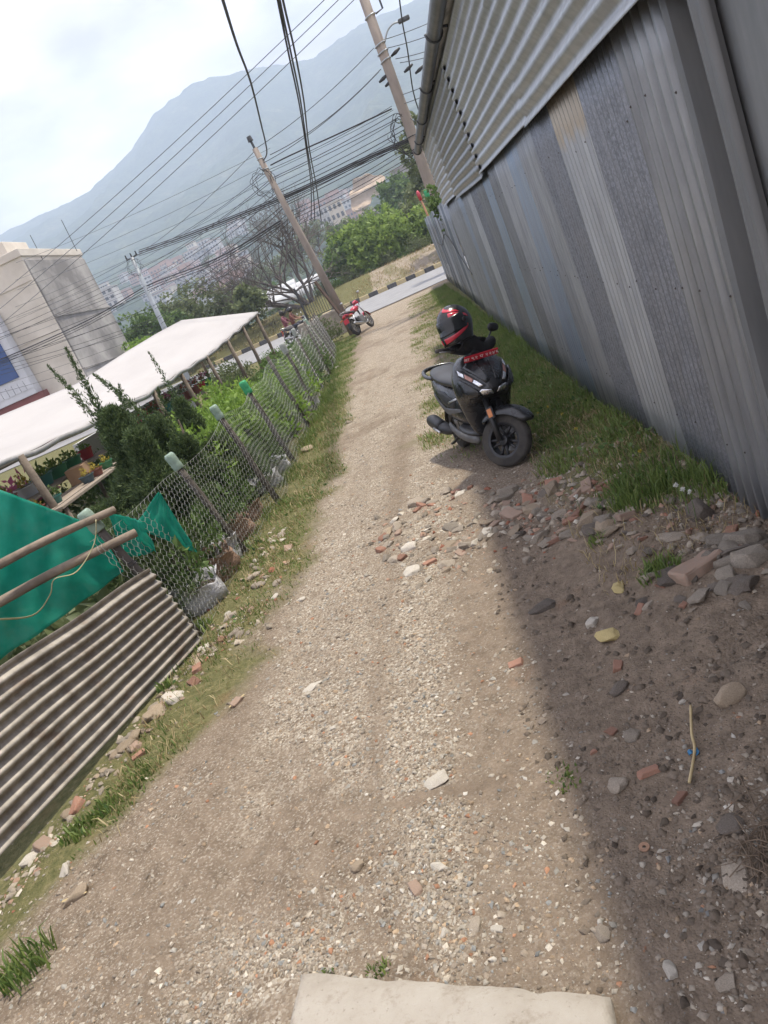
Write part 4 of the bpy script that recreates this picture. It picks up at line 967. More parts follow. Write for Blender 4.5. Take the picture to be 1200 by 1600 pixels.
# cardboard box on the bench
M_CARD = simple('brown cardboard', (.36, .235, .135), (.30, .19, .11), 6, .9)
o = MB().box((-5.25, 10.0, .97), (.26, .34, .22), Matrix.Rotation(.2, 3, 'Z')).build('cardboard_box', M_CARD, bevel=.006); tag(o, 'brown cardboard box between the two plank benches', 'box')
# taller flowering plants at the back
for (x, y, lf, l) in [(-6.6, 9.6, 'pink', 'rambling rose bush with pink flowers behind the pot row'), (-6.7, 11, 'pink', 'pink flowering bush beside the rose under the canopy'), (-6.4, 16, 'red', 'bush with red flowers behind the far bench')]:
    o = plant('flowering_bush', md[0], st_small, (x, y, -.1), l, 'bush', s=1.45)
    g = link('blossom', pot_fl[lf], None, o); g.location = (0, 0, .5); g.scale = (2.8, 2.8, 2.2)
o = plant('hydrangea', shrub_mesh(.30, .30, .5, 14, 30, .06, L_PALEDRY), st_small, (-5.4, 7.85, .75), 'faded hydrangea heads at the canopy corner', 'plant')
for (x, y, l) in [(-4.35, 12.4, 'low yellow flowering plant beside the slim conifer'), (-4.5, 15.6, 'yellow orange flowers before the far bench')]:
    plant('yellow_flower', shrub_mesh(.16, .16, .75, 10, 20, .06, L_YEL), st_small, (x, y, -.1), l, 'plant')
# low white wall inside the nursery
o = MB().box((-8.4, 21, .45), (.16, 9, 1.1)).build('white_wall', simple('whitewashed plaster', (.62, .62, .60), (.5, .5, .48), 3, .9)); tag(o, 'low whitewashed wall behind the nursery benches', 'wall')

# ------------------------------------------------------------------ grow bags at the foot of the netting
M_BAGW = simple('white woven plastic bag', (.60, .60, .61), (.40, .40, .42), 9, .5, bstr=.8, bdist=.03)
M_BAGB = simple('brown sack cloth', (.36, .235, .165), (.26, .17, .12), 9, .9, bstr=.8, bdist=.03)
def grow_bag(p, r, h, mat, label, rz):
    o = empty('grow_bag', p, rz); tag(o, label, 'bag', 'grow bags along the netting')
    n = 22; rings = []
    for k, (rr, z) in enumerate([(.82, 0), (1.0, .12), (1.05, .45), (.98, .75), (1.03, .92), (1.10, 1.0), (1.0, .95), (.88, .82), (.86, .70)]):
        rings.append([Vector((r * rr * math.cos(a) * (1 + .09 * math.sin(3 * a + k) + .05 * math.sin(7 * a + k * 2)), r * rr * math.sin(a) * (1 + .08 * math.cos(4 * a + k)), h * z + (.035 * math.sin(2 * a + r * 30) + .02 * math.sin(5 * a)) * (k > 3))) for a in [2 * math.pi * j / n for j in range(n)]])
    MB().loft(rings).build('bag', mat, o, smooth=True)
    MB().lathe([(r * .92, h * .70), (r * .4, h * .76)], 14).build('soil', M_SOIL, o, smooth=True)
    f = link('foliage', pot_pl[1], None, o); f.location = (0, 0, h * .7); f.scale = (1.3, 1.3, 2.2)
for (px, py, r, h, mt, l, w) in [(318, 950, .20, .24, M_BAGW, 'crumpled white grow bag next to the corrugated sheet', .1), (348, 905, .20, .26, M_BAGB, 'brown cloth grow bag between two white bags', .6), (368, 880, .17, .26, M_BAGW, 'white grow bag slumped against a fence post', 1.2), (398, 838, .17, .24, M_BAGB, 'brown grow bag with a pale rim past the second post', .3),
                               (420, 805, .15, .20, M_BAGB, 'small brown grow bag beside a pale plastic bag', .9), (438, 760, .19, .22, M_BAGW, 'greyish white grow bag before the third post', 2.0), (452, 735, .18, .2, M_BAGW, 'crushed white grow bag against the third post', .2), (490, 640, .18, .24, M_BAGW, 'far white grow bag half hidden in grass', .7)]:
    p = gz(px, py); grow_bag((float(fence_x(p.y)) - .20, p.y + .1, -.03), r, h, mt, l, w)
# ------------------------------------------------------------------ stones, bricks and gravel
def hull_mesh(name, pts, worn=True):
    bm = bmesh.new()
    for p in pts: bm.verts.new(p)
    r = bmesh.ops.convex_hull(bm, input=list(bm.verts))
    junk = [v for v in bm.verts if not v.link_faces]
    bmesh.ops.delete(bm, geom=junk, context='VERTS')
    bmesh.ops.recalc_face_normals(bm, faces=bm.faces)
    if worn:        # round the corners and roughen the faces
        bmesh.ops.bevel(bm, geom=list(bm.edges), offset=.03, segments=1, affect='EDGES', clamp_overlap=True)
        bmesh.ops.triangulate(bm, faces=bm.faces)
        bmesh.ops.subdivide_edges(bm, edges=[e for e in bm.edges if e.calc_length() > .16], cuts=2)
        bmesh.ops.triangulate(bm, faces=bm.faces)
        k = random.random() * 50
        for v in bm.verts:
            n = Vector((float(fbm(v.co.x + k, v.co.y + v.co.z * 1.3, 3.5, 3)), float(fbm(v.co.y + k, v.co.z + v.co.x, 3.5, 3)), float(fbm(v.co.z - k, v.co.x - v.co.y, 3.5, 3))))
            v.co += n * .12
    me = bpy.data.meshes.new(name); bm.to_mesh(me); bm.free()
    me.polygons.foreach_set('use_smooth', [True] * len(me.polygons))
    try: me.set_sharp_from_angle(angle=R_(28))
    except Exception: pass
    return me
def stone_pts(n=18, flat=.55, blk=.35):
    p = rnd_sphere(n); p = np.sign(p) * np.abs(p) ** (1 - blk * .6)
    p = p / np.abs(p).max(0); p[:, 0] *= .5; p[:, 1] *= .5 * random.uniform(.6, .95); p[:, 2] *= .5 * flat * random.uniform(.7, 1.2); return p
def brick_pts(full=False):
    L = 1.0 if full else random.uniform(.45, .9); P = []
    for sx in (-1, 1):
        for sy in (-1, 1):
            for sz in (-1, 1):
                x = sx * .5 * L
                if sx > 0 and not full: x += random.uniform(-.22, .15)
                P.append((x + random.uniform(-.02, .02), sy * .24 + random.uniform(-.03, .03), sz * .15 + random.uniform(-.02, .02)))
    P.append((.5 * L + random.uniform(-.1, .12), random.uniform(-.1, .1), random.uniform(-.05, .1)))
    return P
def stone_mat(name, c1, c2, vary=.22):
    m = simple(name, c1, c2, 26, .92, bstr=.6, bdist=.008, vary=vary, stops=(.30, .62)); return m
S_MATS = {'stone': stone_mat('pale grey stone', (.38, .325, .255), (.25, .21, .165)), 'tan': stone_mat('tan stone', (.37, .295, .21), (.26, .205, .145)), 'dark': stone_mat('dark muddy stone', (.17, .143, .115), (.10, .083, .068)),
          'brick': stone_mat('broken red brick', (.30, .125, .080), (.27, .17, .12), .3), 'pinkbrick': stone_mat('dusty brick', (.36, .235, .17), (.31, .235, .18), .2), 'white': stone_mat('whitish limestone', (.58, .535, .46), (.44, .40, .335), .1),
          'mortar': stone_mat('broken mortar', (.30, .262, .21), (.20, .17, .135), .18), 'foam': stone_mat('yellow foam scrap', (.58, .47, .22), (.46, .37, .17), .1)}
PROTO = {}
for k in S_MATS:
    PROTO[k] = []
    for i in range(7):
        me = hull_mesh('stone', brick_pts(i == 0) if 'brick' in k else stone_pts(22 if k != 'foam' else 26, .5, .5 if k == 'mortar' else .3))
        me.materials.append(S_MATS[k]); PROTO[k].append(me)
n_st = {'n': 0}
KNAME = {'brick': 'brick_fragment', 'pinkbrick': 'brick_fragment', 'foam': 'foam_scrap', 'mortar': 'mortar_lump'}
KCAT = {'brick': 'brick', 'pinkbrick': 'brick', 'foam': 'foam', 'mortar': 'rubble'}
def stone(x, y, size, kind, label, group=None, flat=1.0, rz=None, tilt=.25, sink=.55):
    me = random.choice(PROTO[kind]); o = link(KNAME.get(kind, 'stone'), me)
    h = size * .5 * .5 * flat
    o.scale = (size, size * random.uniform(.75, 1.1), size * flat)
    o.rotation_euler = (random.uniform(-tilt, tilt), random.uniform(-tilt, tilt), random.random() * 6.28 if rz is None else rz)
    o.location = (x, y, float(gh(x, y)) + h * (1 - sink * 1.6))
    tag(o, label, KCAT.get(kind, 'stone'), group); n_st['n'] += 1
    return o
def stone_px(px, py, wpx, kind, label, **kw):
    p = gz(px, py, .05 if px > 900 else 0.0); depth = (p - CAMP).length
    return stone(p.x, p.y, wpx * depth / FPX, kind, label, **kw)
# pieces that can be picked out one by one in the photograph (pixel, width in pixels)
for a in [(680, 1218, 50, 'white', 'flat triangular whitish stone lying alone in the lane'), (487, 1070, 34, 'white', 'flat oval pale stone on the left half of the lane'), (649, 1386, 30, 'pinkbrick', 'pinkish brick chip in the gravel before the slab'), (686, 1352, 28, 'white', 'white square chip beside the pinkish brick chip'),
          (556, 1350, 26, 'tan', 'pale tan stone sunk in the gravel'), (692, 1455, 16, 'white', 'small round white pebble near the slab'), (740, 1441, 34, 'stone', 'long flat grey pebble near the slab'), (773, 1446, 20, 'white', 'whitish pebble beside the long flat pebble'),
          (520, 1137, 14, 'white', 'small white stone on the left of the wheel track'), (933, 1436, 30, 'stone', 'smooth grey oval pebble in the shaded gravel'), (1145, 1357, 60, 'stone', 'flat grey stone slab beside the dry twigs'), (1130, 1517, 34, 'stone', 'pale grey rock lying on shaded pebbles'),
          (1037, 1493, 28, 'white', 'rough white stone on the shaded pebbles'), (1165, 1292, 20, 'white', 'white stone among the dry twigs'), (1138, 1285, 40, 'dark', 'dark stone beneath the dry twigs'), (1101, 1306, 14, 'stone', 'pale pebble near the dry twigs'),
          (1008, 1190, 36, 'brick', 'red brick fragment pressed into the mud'), (1056, 1234, 26, 'brick', 'small red brick chip below the bamboo stick'), (958, 1205, 40, 'stone', 'long grey stone beside the red brick fragment'), (1144, 1098, 46, 'tan', 'upright tan block standing on the dark soil'),
          (982, 1132, 34, 'stone', 'pale stone on the mud left of the bamboo stick'), (948, 1126, 28, 'brick', 'flat red chip in the mud'), (920, 1157, 16, 'brick', 'tiny red chip near the grey stone'), (964, 1066, 36, 'dark', 'dark angular rock in the mud'), (1064, 1092, 14, 'white', 'small whitish pebble on the dark soil'),
          (924, 963, 30, 'white', 'white stone beside the yellow foam'), (948, 985, 42, 'foam', 'long yellow foam scrap lying on the mud'), (968, 922, 28, 'foam', 'round yellow foam scrap on the mud'), (1000, 956, 24, 'brick', 'red brick chip by the yellow foam'), (962, 1032, 28, 'brick', 'orange brick chip below the yellow foam'),
          (806, 1034, 26, 'brick', 'orange red brick chip at the edge of the shade'), (846, 948, 46, 'dark', 'flat dark grey rock at the edge of the shade'), (824, 875, 24, 'stone', 'grey stone at the top of the muddy patch'), (1098, 912, 76, 'pinkbrick', 'large moulded brick half buried at the wall foot'),
          (925, 828, 46, 'tan', 'tilted tan stone at the edge of the grass'), (951, 838, 40, 'tan', 'speckled tan stone next to the tilted stone'), (1102, 822, 44, 'dark', 'leaning dark stone set on edge by the grass'), (1148, 850, 40, 'brick', 'reddish brick on top of the wall-foot rocks'),
          (1130, 870, 46, 'mortar', 'pale mortar lump beside the reddish brick'), (1170, 872, 56, 'mortar', 'big mortar lump against the tin wall'), (1185, 905, 60, 'mortar', 'rough mortar block at the wall foot'), (1178, 940, 48, 'dark', 'round dark rock below the mortar blocks'),
          (1150, 890, 44, 'mortar', 'cracked mortar lump in the wall-foot heap'), (1120, 900, 36, 'mortar', 'small mortar lump behind the moulded brick'), (650, 790, 34, 'stone', 'pale stone at the head of the lane rubble'), (653, 800, 18, 'brick', 'red brick corner in the lane rubble'),
          (676, 792, 18, 'brick', 'small red brick bit beside the pale rubble stone'), (702, 852, 34, 'tan', 'flat tan stone right of the lane rubble'), (764, 832, 26, 'white', 'whitish stone right of the lane rubble'), (640, 858, 30, 'white', 'white stone at the foot of the lane rubble'),
          (672, 880, 22, 'brick', 'dark brick bit at the foot of the lane rubble'), (618, 876, 28, 'stone', 'grey stone at the left edge of the lane rubble'), (712, 768, 20, 'brick', 'red brick bit below the scooter wheel'), (735, 762, 18, 'brick', 'second red brick bit below the scooter wheel'),
          (433, 912, 20, 'stone', 'grey stone where the grass meets the lane'), (470, 935, 16, 'white', 'pale stone at the grass edge'), (368, 1095, 30, 'pinkbrick', 'long pale brick chip beside the left grass'), (120, 1400, 40, 'tan', 'pale wooden splinter-like stone by the left edge'),
          (192, 1166, 32, 'tan', 'tan rock below the corrugated sheet'), (214, 1178, 24, 'brick', 'red brick bit beside the tan rock'), (118, 1255, 44, 'brick', 'broad red brick piece below the corrugated sheet'), (60, 1310, 42, 'pinkbrick', 'dusty brick piece at the left corner of the sheet'),
          (100, 1360, 30, 'white', 'white stone near the left corner of the sheet'), (308, 1045, 28, 'brick', 'orange brick piece at the far end of the sheet'), (480, 705, 24, 'tan', 'pale stone in the grass beside a fence post'), (545, 660, 16, 'stone', 'small pale stone on the far lane edge'), (527, 575, 9, 'white', 'white scrap in the grass beside the far fence')]:
    kw = {}
    if a[3] in ('foam',): kw = dict(flat=.6, sink=.2)
    if 'upright' in a[4] or 'edge by' in a[4]: kw = dict(flat=1.7, tilt=.5)
    if 'flat' in a[4]: kw = dict(flat=.55, tilt=.1)
    stone_px(*a[:5], **kw)
# loose rubble: patches of broken brick, mortar and stone
def patch(n, fn, smin, smax, kinds, where, gname):
    for _ in range(n):
        x, y = fn(); k = random.choices([q[0] for q in kinds], [q[1] for q in kinds])[0]
        s = smin * (smax / smin) ** (random.random() ** 1.6)
        nm = {'stone': 'pale grey stone', 'tan': 'tan stone', 'dark': 'dark muddy stone', 'brick': 'broken red brick bit', 'pinkbrick': 'dusty pink brick bit', 'white': 'whitish stone', 'mortar': 'broken mortar lump'}[k]
        stone(x, y, s, k, f'{nm} {where}', f'{nm}s {gname}', flat=random.uniform(.6, 1.0), tilt=.4)
def pxrand(x0, x1, y0, y1, keep=None):
    def f():
        for _ in range(40):
            px = random.uniform(x0, x1); py = random.uniform(y0, y1)
            if keep is None or keep(px, py): break
        p = gz(px, py); return p.x, p.y
    return f
patch(78, pxrand(595, 790, 765, 905, lambda x, y: ((x - 690) / 95) ** 2 + ((y - 830 + (x - 690) * .35) / 62) ** 2 < 1), .05, .17, [('stone', 5), ('white', 3), ('brick', 1.3), ('pinkbrick', 1.5), ('mortar', 3), ('tan', 2)], 'in the rubble patch in mid lane', 'in the lane rubble')
patch(105, pxrand(770, 1010, 755, 890, lambda x, y: abs(y - 778 - (x - 770) * .28) < 50), .06, .19, [('stone', 4), ('tan', 2.5), ('brick', 3.2), ('pinkbrick', 3), ('mortar', 3), ('dark', 1.5)], 'in the rubble band below the grassy wall foot', 'below the wall-foot grass')
patch(52, pxrand(1000, 1200, 800, 990, lambda x, y: y > 790 + (x - 1000) * .1), .05, .16, [('mortar', 3), ('dark', 4), ('brick', .8), ('stone', 2)], 'in the dark soil heap at the wall foot', 'in the wall-foot soil heap')
def along_sheet():
    t = random.random(); b = Vector((-2.3, 4.9, 0)).lerp(Vector((-3.05, 2.6, 0)), t); return b.x + abs(random.gauss(.10, .09)), b.y + random.uniform(-.1, .1)
patch(52, along_sheet, .05, .17, [('pinkbrick', 3), ('brick', 2), ('stone', 2.5), ('tan', 3), ('white', 1.5), ('mortar', 2)], 'in the rubble strip below the corrugated sheet', 'below the corrugated sheet')
def along_fence():
    y = random.uniform(4.7, 6.9); return float(fence_x(y)) + .12 + abs(random.gauss(0, .22)), y
patch(30, along_fence, .05, .17, [('pinkbrick', 2.5), ('stone', 3), ('tan', 3), ('white', 2)], 'in the dry verge below the wire netting', 'below the wire netting')

# gravel: tens of thousands of pebbles as one mesh
def scatter_pebbles(name, n, label, region, smin, smax, seed, pal=None, w=None):
    r2 = np.random.default_rng(seed)
    px = r2.uniform(-40, 1240, n * 3); py = r2.uniform(560, 1640, n * 3)
    v = np.array([list(ray(0, 0)), list(ray(1, 0)), list(ray(0, 1))]); d = v[0] + px[:, None] * (v[1] - v[0]) + py[:, None] * (v[2] - v[0])
    t = -CAM_H / d[:, 2]; X = d[:, 0] * t; Y = d[:, 1] * t
    ok = (t > 0) & (Y < 16) & region(X, Y, r2)
    X = X[ok][:n]; Y = Y[ok][:n]; n = len(X)
    s = smin * (smax / smin) ** (r2.random(n) ** 2.5) * np.clip(Y / 3.0, .8, 2.0) ** .35
    base = np.array([[1, 0, 0], [-1, 0, 0], [0, 1, 0], [0, -1, 0], [0, 0, 1], [.6, .6, .5], [-.6, .5, .55], [.1, -.7, .6]]) 
    tri = np.array([[4, 0, 5], [4, 5, 2], [4, 2, 6], [4, 6, 1], [4, 1, 3], [4, 3, 7], [4, 7, 0], [5, 0, 2], [6, 2, 1], [7, 3, 0]])
    Vv = base[None] * (1 + .30 * r2.normal(size=(n, 8, 3)))
    Vv[:, :, 1] *= r2.uniform(.55, 1.0, (n, 1)); Vv[:, :, 2] *= r2.uniform(.35, .8, (n, 1))
    a = r2.random(n) * 6.283; ca, sa = np.cos(a)[:, None], np.sin(a)[:, None]
    x = Vv[:, :, 0] * ca - Vv[:, :, 1] * sa; y = Vv[:, :, 0] * sa + Vv[:, :, 1] * ca
    tl = r2.normal(size=(n, 1)) * .25
    z = Vv[:, :, 2] + x * tl
    P = np.stack([x, y, z], -1) * s[:, None, None] * .5 + np.stack([X, Y, gh(X, Y) + s * .02], -1)[:, None, :]
    F = (np.arange(n)[:, None, None] * 8 + tri[None]).reshape(-1, 3)
    pal = pal if pal is not None else np.array([(.36, .315, .25), (.29, .25, .20), (.42, .38, .315), (.245, .205, .16), (.35, .265, .18), (.30, .285, .25), (.48, .44, .37), (.23, .235, .225), (.33, .18, .11), (.56, .53, .47)])
    w = w if w is not None else np.array([5, 6, 3.5, 5, 2.5, 2.5, 1.4, 1.2, .6, .35]); ci = r2.choice(len(pal), n, p=w / w.sum())
    c = pal[ci] * r2.uniform(.68, 1.22, (n, 1))
    C = np.concatenate([np.repeat(c, 10, 0), np.ones((n * 10, 1))], 1)
    o = np_mesh(name, P.reshape(-1, 3), F, M_PEB, {'col': ('FACE', 'FLOAT_COLOR', C)})
    tag(o, label, 'gravel', kind='stuff')
M_PEB = attr_mat('gravel pebbles')
def reg_lane(X, Y, r2):
    g, m_, p_ = masks(X, Y); n = fbm(X, Y, 1.7, 4)
    dens = np.clip(.17 + .95 * p_ + 1.5 * n, .09, 1) * (1 - .9 * np.clip(m_ * 1.1, 0, 1)) * (1 - .93 * np.clip(g, 0, 1)) * (X > lane_left(Y) - .35) * (X < 1.1)
    on_slab = (X > -1.33) & (X < -.17) & (Y < 1.8 - .36 * (X + 1.13))
    return (r2.random(len(X)) < dens) & ~on_slab
def reg_side(X, Y, r2):
    g, m_, p_ = masks(X, Y); n = fbm(X, Y, 2.3, 4)
    dens = np.clip(.30 + 1.5 * n, .05, .9) * np.where(X > -.35, 1 - .82 * sstep(2.0, 2.7, Y + .5 * n) * (1 - sstep(4.3, 4.9, Y)), 1) * (1 - .9 * np.clip(g, 0, 1)) * ((X > -.35) & (X < 1.12) & (Y < 5.6) | (X < lane_left(Y) + .15) & (X > -3.2) & (Y < 7))
    on_slab = (X > -1.33) & (X < -.17) & (Y < 1.8 - .36 * (X + 1.13))
    return (r2.random(len(X)) < dens) & ~on_slab
scatter_pebbles('gravel', 60000, 'loose pale gravel strewn over the lane', reg_lane, .004, .031, 5)
scatter_pebbles('gravel', 11000, 'pebbles and soil crumbs in the shaded earth and verges', reg_side, .0045, .032, 6)

def blob(X, Y, cx, cy, rx, ry): return np.exp(-(((X - cx) / rx) ** 2 + ((Y - cy) / ry) ** 2) ** 1.5)
def reg_rubble(X, Y, r2):
    t = np.clip((Y - 2.6) / 2.3, 0, 1); sx = -3.05 + .75 * t
    d = blob(X, Y, -.52, 5.35, .42, .75) + 1.3 * blob(X, Y, .42, 4.95, .5, .6) + blob(X, Y, .95, 3.9, .25, .7) + .8 * np.exp(-((X - sx - .14) / .13) ** 2) * (Y > 2.2) * (Y < 5.2) + .6 * np.exp(-((X + 2.05) / .22) ** 2) * (Y > 4.6) * (Y < 7)
    return r2.random(len(X)) < np.clip(d, 0, 1)
scatter_pebbles('rubble_crumbs', 14000, 'small crumbs of brick, mortar and stone around the rubble patches', reg_rubble, .012, .07, 8, np.array([(.38, .33, .26), (.30, .26, .205), (.36, .24, .175), (.29, .125, .08), (.45, .41, .34), (.24, .21, .17)]), np.array([4, 4, 2.5, .9, 2, 2]))
def reg_clod(X, Y, r2):
    g, m_, p_ = masks(X, Y); return (X > -.25) & (X < 1.12) & (Y > 1.3) & (Y < 5.4) & (r2.random(len(X)) < np.clip(.25 + 2.5 * fbm(X, Y, 1.9, 4) + .35 * sstep(.4, .9, X), .03, 1) * (1 - .9 * g))
scatter_pebbles('soil_crumbs', 9000, 'dark crumbs and clods of turned soil at the wall foot', reg_clod, .008, .05, 18, np.array([(.14, .113, .086), (.18, .146, .112), (.105, .084, .064), (.23, .19, .147)]), np.array([3, 3, 2, 1.2]))

# ------------------------------------------------------------------ grass
def blades(name, X, Y, Z, H, mat, label, lean=.5, w=.006, r2=rng, tint=None, kind='stuff'):
    n = len(X); a = r2.random(n) * 6.283; b = r2.random(n) * 6.283
    l = lean * r2.random(n)
    dx, dy = np.cos(a) * l * H, np.sin(a) * l * H; sx, sy = np.cos(b) * w * (.6 + r2.random(n)), np.sin(b) * w * (.6 + r2.random(n))
    B = np.stack([X, Y, Z], -1); S = np.stack([sx, sy, sx * 0], -1)
    Mi = B + np.stack([dx * .35, dy * .35, H * .58], -1); T = B + np.stack([dx, dy, H * (1 - .45 * l)], -1)
    V = np.stack([B - S, B + S, Mi + S * .75, Mi - S * .75, T], 1).reshape(-1, 3)
    i = np.arange(n)[:, None] * 5
    F = np.concatenate([i + [0, 1, 2], i + [0, 2, 3], i + [3, 2, 4]], 1).reshape(-1, 3)
    tint = r2.random(n) if tint is None else tint
    o = np_mesh(name, V, F, mat, {'tint': ('FACE', 'FLOAT', np.repeat(tint, 3))})
    tag(o, label, 'grass', kind=kind); return o
def grass_pts(n, x0, x1, y0, y1, dens, seed, ybias=1.6):
    r2 = np.random.default_rng(seed); X = r2.uniform(x0, x1, n); Y = y0 + (y1 - y0) * r2.random(n) ** ybias
    ok = r2.random(n) < dens(X, Y); return X[ok], Y[ok], r2
# left verge between lane and netting
def d_left(X, Y): g, _, _ = masks(X, Y); return np.clip(g * 1.15 - .12, 0, 1) * (X > fence_x(Y) - .12) * np.clip(.30 + 3.6 * fbm(X, Y, 1.6, 4) + .45 * sstep(5, 8, Y), .02, 1)
X, Y, r2 = grass_pts(120000, -3.4, -1.2, 2.2, 28, d_left, 11, 1.7)
H = (.022 + .05 * r2.random(len(X)) ** 2 + .10 * np.exp(-((X - fence_x(Y) - .08) / .16) ** 2) * r2.random(len(X)) ** 1.5) * np.clip(.7 + 1.6 * fbm(X, Y, 2.2, 3) + .3, .5, 1.6) * np.clip(Y / 8, .8, 1.25)
blades('grass', X, Y, gh(X, Y) - .005, H, L_GRASS, 'green grass verge along the netting fence', .9, .0035, r2, np.clip(r2.random(len(X)) * .7 + .6 * fbm(X, Y, 1.2, 3) + .2, 0, 1))
X, Y, r2 = grass_pts(60000, -3.3, -1.1, 2.0, 14, lambda X, Y: d_left(X, Y) * .28 + .07 * masks(X, Y)[0] * (X > fence_x(Y) - .1), 12, 1.6)
blades('dry_grass', X, Y, gh(X, Y) - .004, .03 + .07 * r2.random(len(X)), L_DRY, 'dry straw grass in the left verge', 1.6, .003, r2)
# right verge against the tin wall
def d_right(X, Y): return sstep(.34, .62, X + .5 * fbm(X, Y, 1.5, 4) - .16 * (Y < 5.2)) * sstep(3.7, 4.6, Y + 1.2 * fbm(X, Y, 1.1, 3) + .55 * (X - .9)) * (X < 1.13) * np.clip(.55 + 2.6 * fbm(X, Y, 2.6, 4), .05, 1)
X, Y, r2 = grass_pts(120000, .0, 1.14, 3.3, 33, d_right, 13, 1.9)
H = (.028 + .065 * r2.random(len(X)) ** 1.7 + .10 * sstep(.85, 1.12, X) * r2.random(len(X)) ** 1.5) * np.clip(.8 + 2.2 * fbm(X, Y, 2.4, 3) + .25, .45, 1.7) * np.clip(.75 + .04 * Y, .9, 1.3)
blades('grass', X, Y, gh(X, Y) - .005, H, L_GRASS, 'shaded green grass along the foot of the tin shed', 1.0, .0034, r2, np.clip(r2.random(len(X)) * .7 + .9 * fbm(X, Y, 1.7, 3) + .2, 0, 1))
X, Y, r2 = grass_pts(26000, .1, 1.14, 3.4, 14, lambda X, Y: d_right(X, Y) * .5 + .08 * (X > .3), 19, 1.6)
blades('dry_grass', X, Y, gh(X, Y) - .004, .03 + .09 * r2.random(len(X)) ** 2, L_DRY, 'dead straw stems in the wall-foot grass', 1.5, .0025, r2)
X, Y, r2 = grass_pts(5200, .15, 1.12, 3.6, 12, lambda X, Y: d_right(X, Y) * np.clip(.1 + 3 * fbm(X + 9, Y, 2.2, 3), 0, 1), 20, 1.5)
P_ = np.stack([X, Y, gh(X, Y) + .015 + .05 * r2.random(len(X))], -1); D_ = r2.normal(size=P_.shape) * [1, 1, .35] + [0, 0, .5]
o = leaf_obj('ground_weed', P_, D_, .022 + .035 * r2.random(len(X)), L_MID, None, wr=.7); tag(o, 'low broad-leaved weeds mixed into the wall-foot grass', 'weeds', kind='stuff')
X, Y, r2 = grass_pts(4200, -3.2, -1.5, 2.6, 12, lambda X, Y: d_left(X, Y) * np.clip(.1 + 3 * fbm(X + 5, Y, 2.2, 3), 0, 1), 21, 1.5)
P_ = np.stack([X, Y, gh(X, Y) + .012 + .03 * r2.random(len(X))], -1); D_ = r2.normal(size=P_.shape) * [1, 1, .35] + [0, 0, .5]
o = leaf_obj('ground_weed', P_, D_, .02 + .03 * r2.random(len(X)), L_MID, None, wr=.7); tag(o, 'low broad-leaved weeds in the left verge', 'weeds', kind='stuff')
# thin trodden grass on the right of the far lane
def d_far(X, Y): g, _, _ = masks(X, Y); return g * .8 * (X > -.6) * (X < 1.15)
X, Y, r2 = grass_pts(70000, -.6, 1.1, 6.6, 33, d_far, 14, 1.5)
blades('trodden_grass', X, Y, gh(X, Y) - .004, .025 + .05 * r2.random(len(X)), L_DULL if False else L_GRASS, 'thin trodden grass beside the far wheel track', 1.1, .004, r2, np.clip(.45 + .55 * r2.random(len(X)), 0, 1))
X, Y, r2 = grass_pts(40000, -.7, 1.1, 6.4, 33, lambda X, Y: d_far(X, Y) * .8, 15, 1.5)
blades('dry_grass', X, Y, gh(X, Y) - .004, .02 + .05 * r2.random(len(X)), L_DRY, 'dry straw grass behind the scooter', 1.4, .004, r2)
# bank beyond the road
r2 = np.random.default_rng(16); X = r2.uniform(-30, 14, 26000); Y = r2.uniform(58.6, 68, 26000); ok = r2.random(26000) < np.clip(.25 + 2 * fbm(X, Y, .5, 3), .02, 1); X, Y = X[ok], Y[ok]
blades('dry_grass', X, Y, gh(X, Y) - .01, .10 + .16 * r2.random(len(X)), L_DRY, 'dry grass on the bank beyond the road', 1.0, .02, r2)
# tufts and weeds one can point to
def tuft(px, py, n, r, h, label, mat=None, w=.0045, lean=.8):
    p = gz(px, py); r2 = np.random.default_rng(int(px + py)); a = r2.random(n) * 6.283; q = r * r2.random(n) ** .6
    X = p.x + q * np.cos(a); Y = p.y + q * np.sin(a)
    o = blades('grass_tuft', X - p.x, Y - p.y, gh(X, Y) - .006, h * (.4 + .8 * r2.random(n)), mat or L_GRASS, label, lean, w, r2, kind=None); o.location = (p.x, p.y, 0); o['category'] = 'grass tuft'
tuft(45, 1515, 130, .12, .13, 'long-bladed green tuft at the left edge of the lane'); tuft(590, 1512, 40, .045, .03, 'tiny green tuft against the concrete slab'); tuft(505, 1517, 26, .04, .025, 'sparse little weed left along the slab edge')
tuft(120, 1300, 150, .10, .07, 'green tuft below the near end of the sheet'); tuft(165, 1262, 110, .08, .08, 'leafy tuft in the rubble below the sheet'); tuft(880, 1215, 60, .07, .03, 'small tuft in the shaded gravel'); tuft(1040, 925, 130, .10, .10, 'green tuft in the dark soil by the moulded brick')
tuft(940, 870, 60, .06, .07, 'tuft beside the speckled tan stone'); tuft(1010, 815, 220, .16, .14, 'thick green tuft above the wall-foot rocks'); tuft(1060, 790, 180, .14, .15, 'tall green tuft against the tin wall')
tuft(690, 650, 90, .14, .05, 'dry yellowish tuft behind the scooter exhaust', L_DRY); tuft(260, 1078, 40, .05, .09, 'small broad weed at the sheet bottom edge', w=.012); tuft(312, 985, 120, .12, .10, 'low weed beside the crumpled white bag', w=.010)
